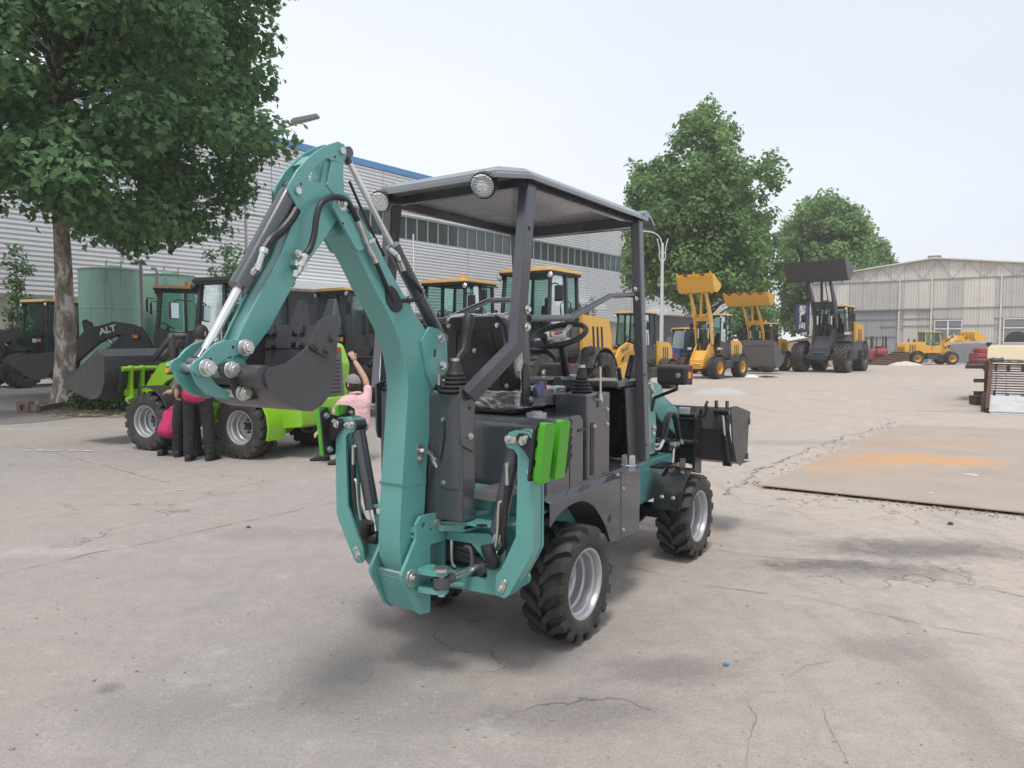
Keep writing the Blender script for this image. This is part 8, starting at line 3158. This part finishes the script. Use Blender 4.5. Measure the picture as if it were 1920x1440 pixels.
# ramp: rises away from the camera: local x forward (away)
RL, RZ = 1.9, 1.02
for y in (-.40, .40):
    MB().bar((-.05, y, .06), (RL, y, RZ), .07, .12).build("ramp_rail", M['rust'], t)
for y0, y1 in ((-.36, -.26), (-.19, .02), (.09, .27), (.32, .37)):
    MB().prism([(0.05, .05), (RL, RZ - .05), (RL, RZ - .03), (.05, .07)], lambda u, v, w_: (u, w_, v), y0, y1).build("ramp_plate", M['palesteel'], t)
n_ = 14
for k in range(n_):
    q = .30 + .70 * k / (n_ - 1)
    z = .06 + (RZ - .06) * q
    MB().cyl((RL * q, -.44, z + .05), (RL * q, .44, z + .05), .014, n=7).build("ramp_bar", M['rust'], t)
MB().prism([(-.10, .03), (.50, .33), (.50, .355), (-.10, .055)], lambda u, v, w_: (u, w_, v), -.38, .37).build("toe_plate", M['palesteel'], t, bevel=.004)
MB().prism([(-.22, .0), (.10, .02), (.10, .035), (-.22, .015)], lambda u, v, w_: (u, w_, v), -.37, .35).build("toe_flap", M['palesteel'], t, bevel=.003)
for (x, y, h_) in ((.25, .48, .42), (1.95, .48, 1.1), (.4, -.48, .8)):
    MB().bar((x, y, 0), (x, y, h_), .09, .09).build("support_post", M['rust'], t)
MB().box2((1.95, -2.0, .85), (7.4, .55, 1.0)).build("deck", M['rust'], t, bevel=.01)
MB().prism([(2.6, 1.0), (3.0, 1.42), (6.5, 1.48), (6.5, 1.0)], lambda u, v, w_: (u, w_, v), -1.9, .50).build("deck_sheet", M['plywood'], t, bevel=.02)
MB().box2((3.4, .56, .86), (5.2, .98, .95)).build("side_platform", M['rust'], t)
for x in (3.4, 4.3):
    for y in (-1.6, .2):
        make_wheel(t, (x, y, .38), .38, .22, .2, .015, 20, .06, 'rust', out=1 if y > 0 else -1, style='bar', sides=28, brass=False)
MB().bar((1.8, .72, .62), (1.95, .45, .62), .07, .09).build("drawbar", M['rust'], t)
cl_ = MB()
for k in range(14):
    a = Vector((1.9 + random.uniform(-.15, .3), random.uniform(-.4, .4), 1.08 + random.uniform(0, .05)))
    cl_.tube([a, a + Vector((random.uniform(-.1, .1), random.uniform(-.25, .25), random.uniform(-.02, .05))), a + Vector((random.uniform(-.2, .2), random.uniform(-.4, .4), random.uniform(-.03, .02)))], .022, n=6, smooth=3)
o = cl_.build("rope_tangle", mat("grey rope", (.16, .15, .15), .9), t)
o['kind'] = 'stuff'
# black battery cases beside it
M['case'] = mat("black cases", (0.035, 0.037, 0.04), .5, var=.3, dirt=(.2, .18, .16), dirt_amt=.4)
for k, (px_, py_, w_, d_, h_, lab) in enumerate([(1843, 759, .50, .32, .20, "long black case lying at the foot of the barred ramp, nearer one"), (1847, 751, .48, .25, .22, "long black case behind the other one beside the ramp")]):
    c = on_ground(px_, py_)
    t2 = thing("battery_case", lab, "case", (c.x, c.y, 0), R(-2 + 3 * k), "black cases beside the ramp")
    MB().box((0, 0, h_ / 2), (w_, d_, h_)).build("case_body", M['case'], t2, bevel=.012)
    MB().box((0, 0, h_ + .012), (w_ + .015, d_ + .015, .025)).build("case_lid", M['case'], t2, bevel=.006)
# red machine behind the trailer
p = at(1846, 645, 44.5)
t = thing("red_generator", "small red and black engine unit standing behind the trailer by the shed", "engine", (p.x, p.y, 0), R(0))
MB().box2((-.75, -.5, .10), (.75, .5, .35)).build("skid_frame", M['loaderdark'], t)
MB().box2((-.70, -.45, .35), (.65, .45, .95)).build("engine_body", M['redpaint'], t, bevel=.05)
MB().box2((-.72, -.46, .62), (.67, -.44, .70)).build("side_stripe", M['loaderdark'], t)
MB().box2((-.5, -.35, .95), (.3, .35, 1.25)).build("engine_top", M['redpaint'], t, bevel=.06)
MB().cyl((.35, .1, .95), (.35, .1, 1.42), .07, n=12).cyl((.35, .1, 1.40), (.35, .1, 1.60), .17, .15, n=14).build("air_filter", M['plastic'], t)
for (x, y) in ((-.5, -.45), (.5, -.45), (-.5, .45), (.5, .45)):
    MB().cyl((x, y - .08, .2), (x, y + .08, .2), .2, n=16).build("wheel", M['rubber'], t)

# =====================================================================================
# HAZE
# =====================================================================================
def haze_box(density):
    m = bpy.data.materials.new("haze")
    m.use_nodes = True
    N, Lk = _links(m)
    N.clear()
    o = N.new("ShaderNodeOutputMaterial")
    v = N.new("ShaderNodeVolumePrincipled")
    v.inputs['Color'].default_value = (.985, .99, 1.0, 1)
    v.inputs['Density'].default_value = density
    v.inputs['Anisotropy'].default_value = .0
    Lk.new(v.outputs[0], o.inputs['Volume'])
    mb = MB().box2((-920, -80, -1), (920, 1520, 26))
    tag(mb.build("haze", m, angle=0), kind='stuff')


haze_box(.0009)
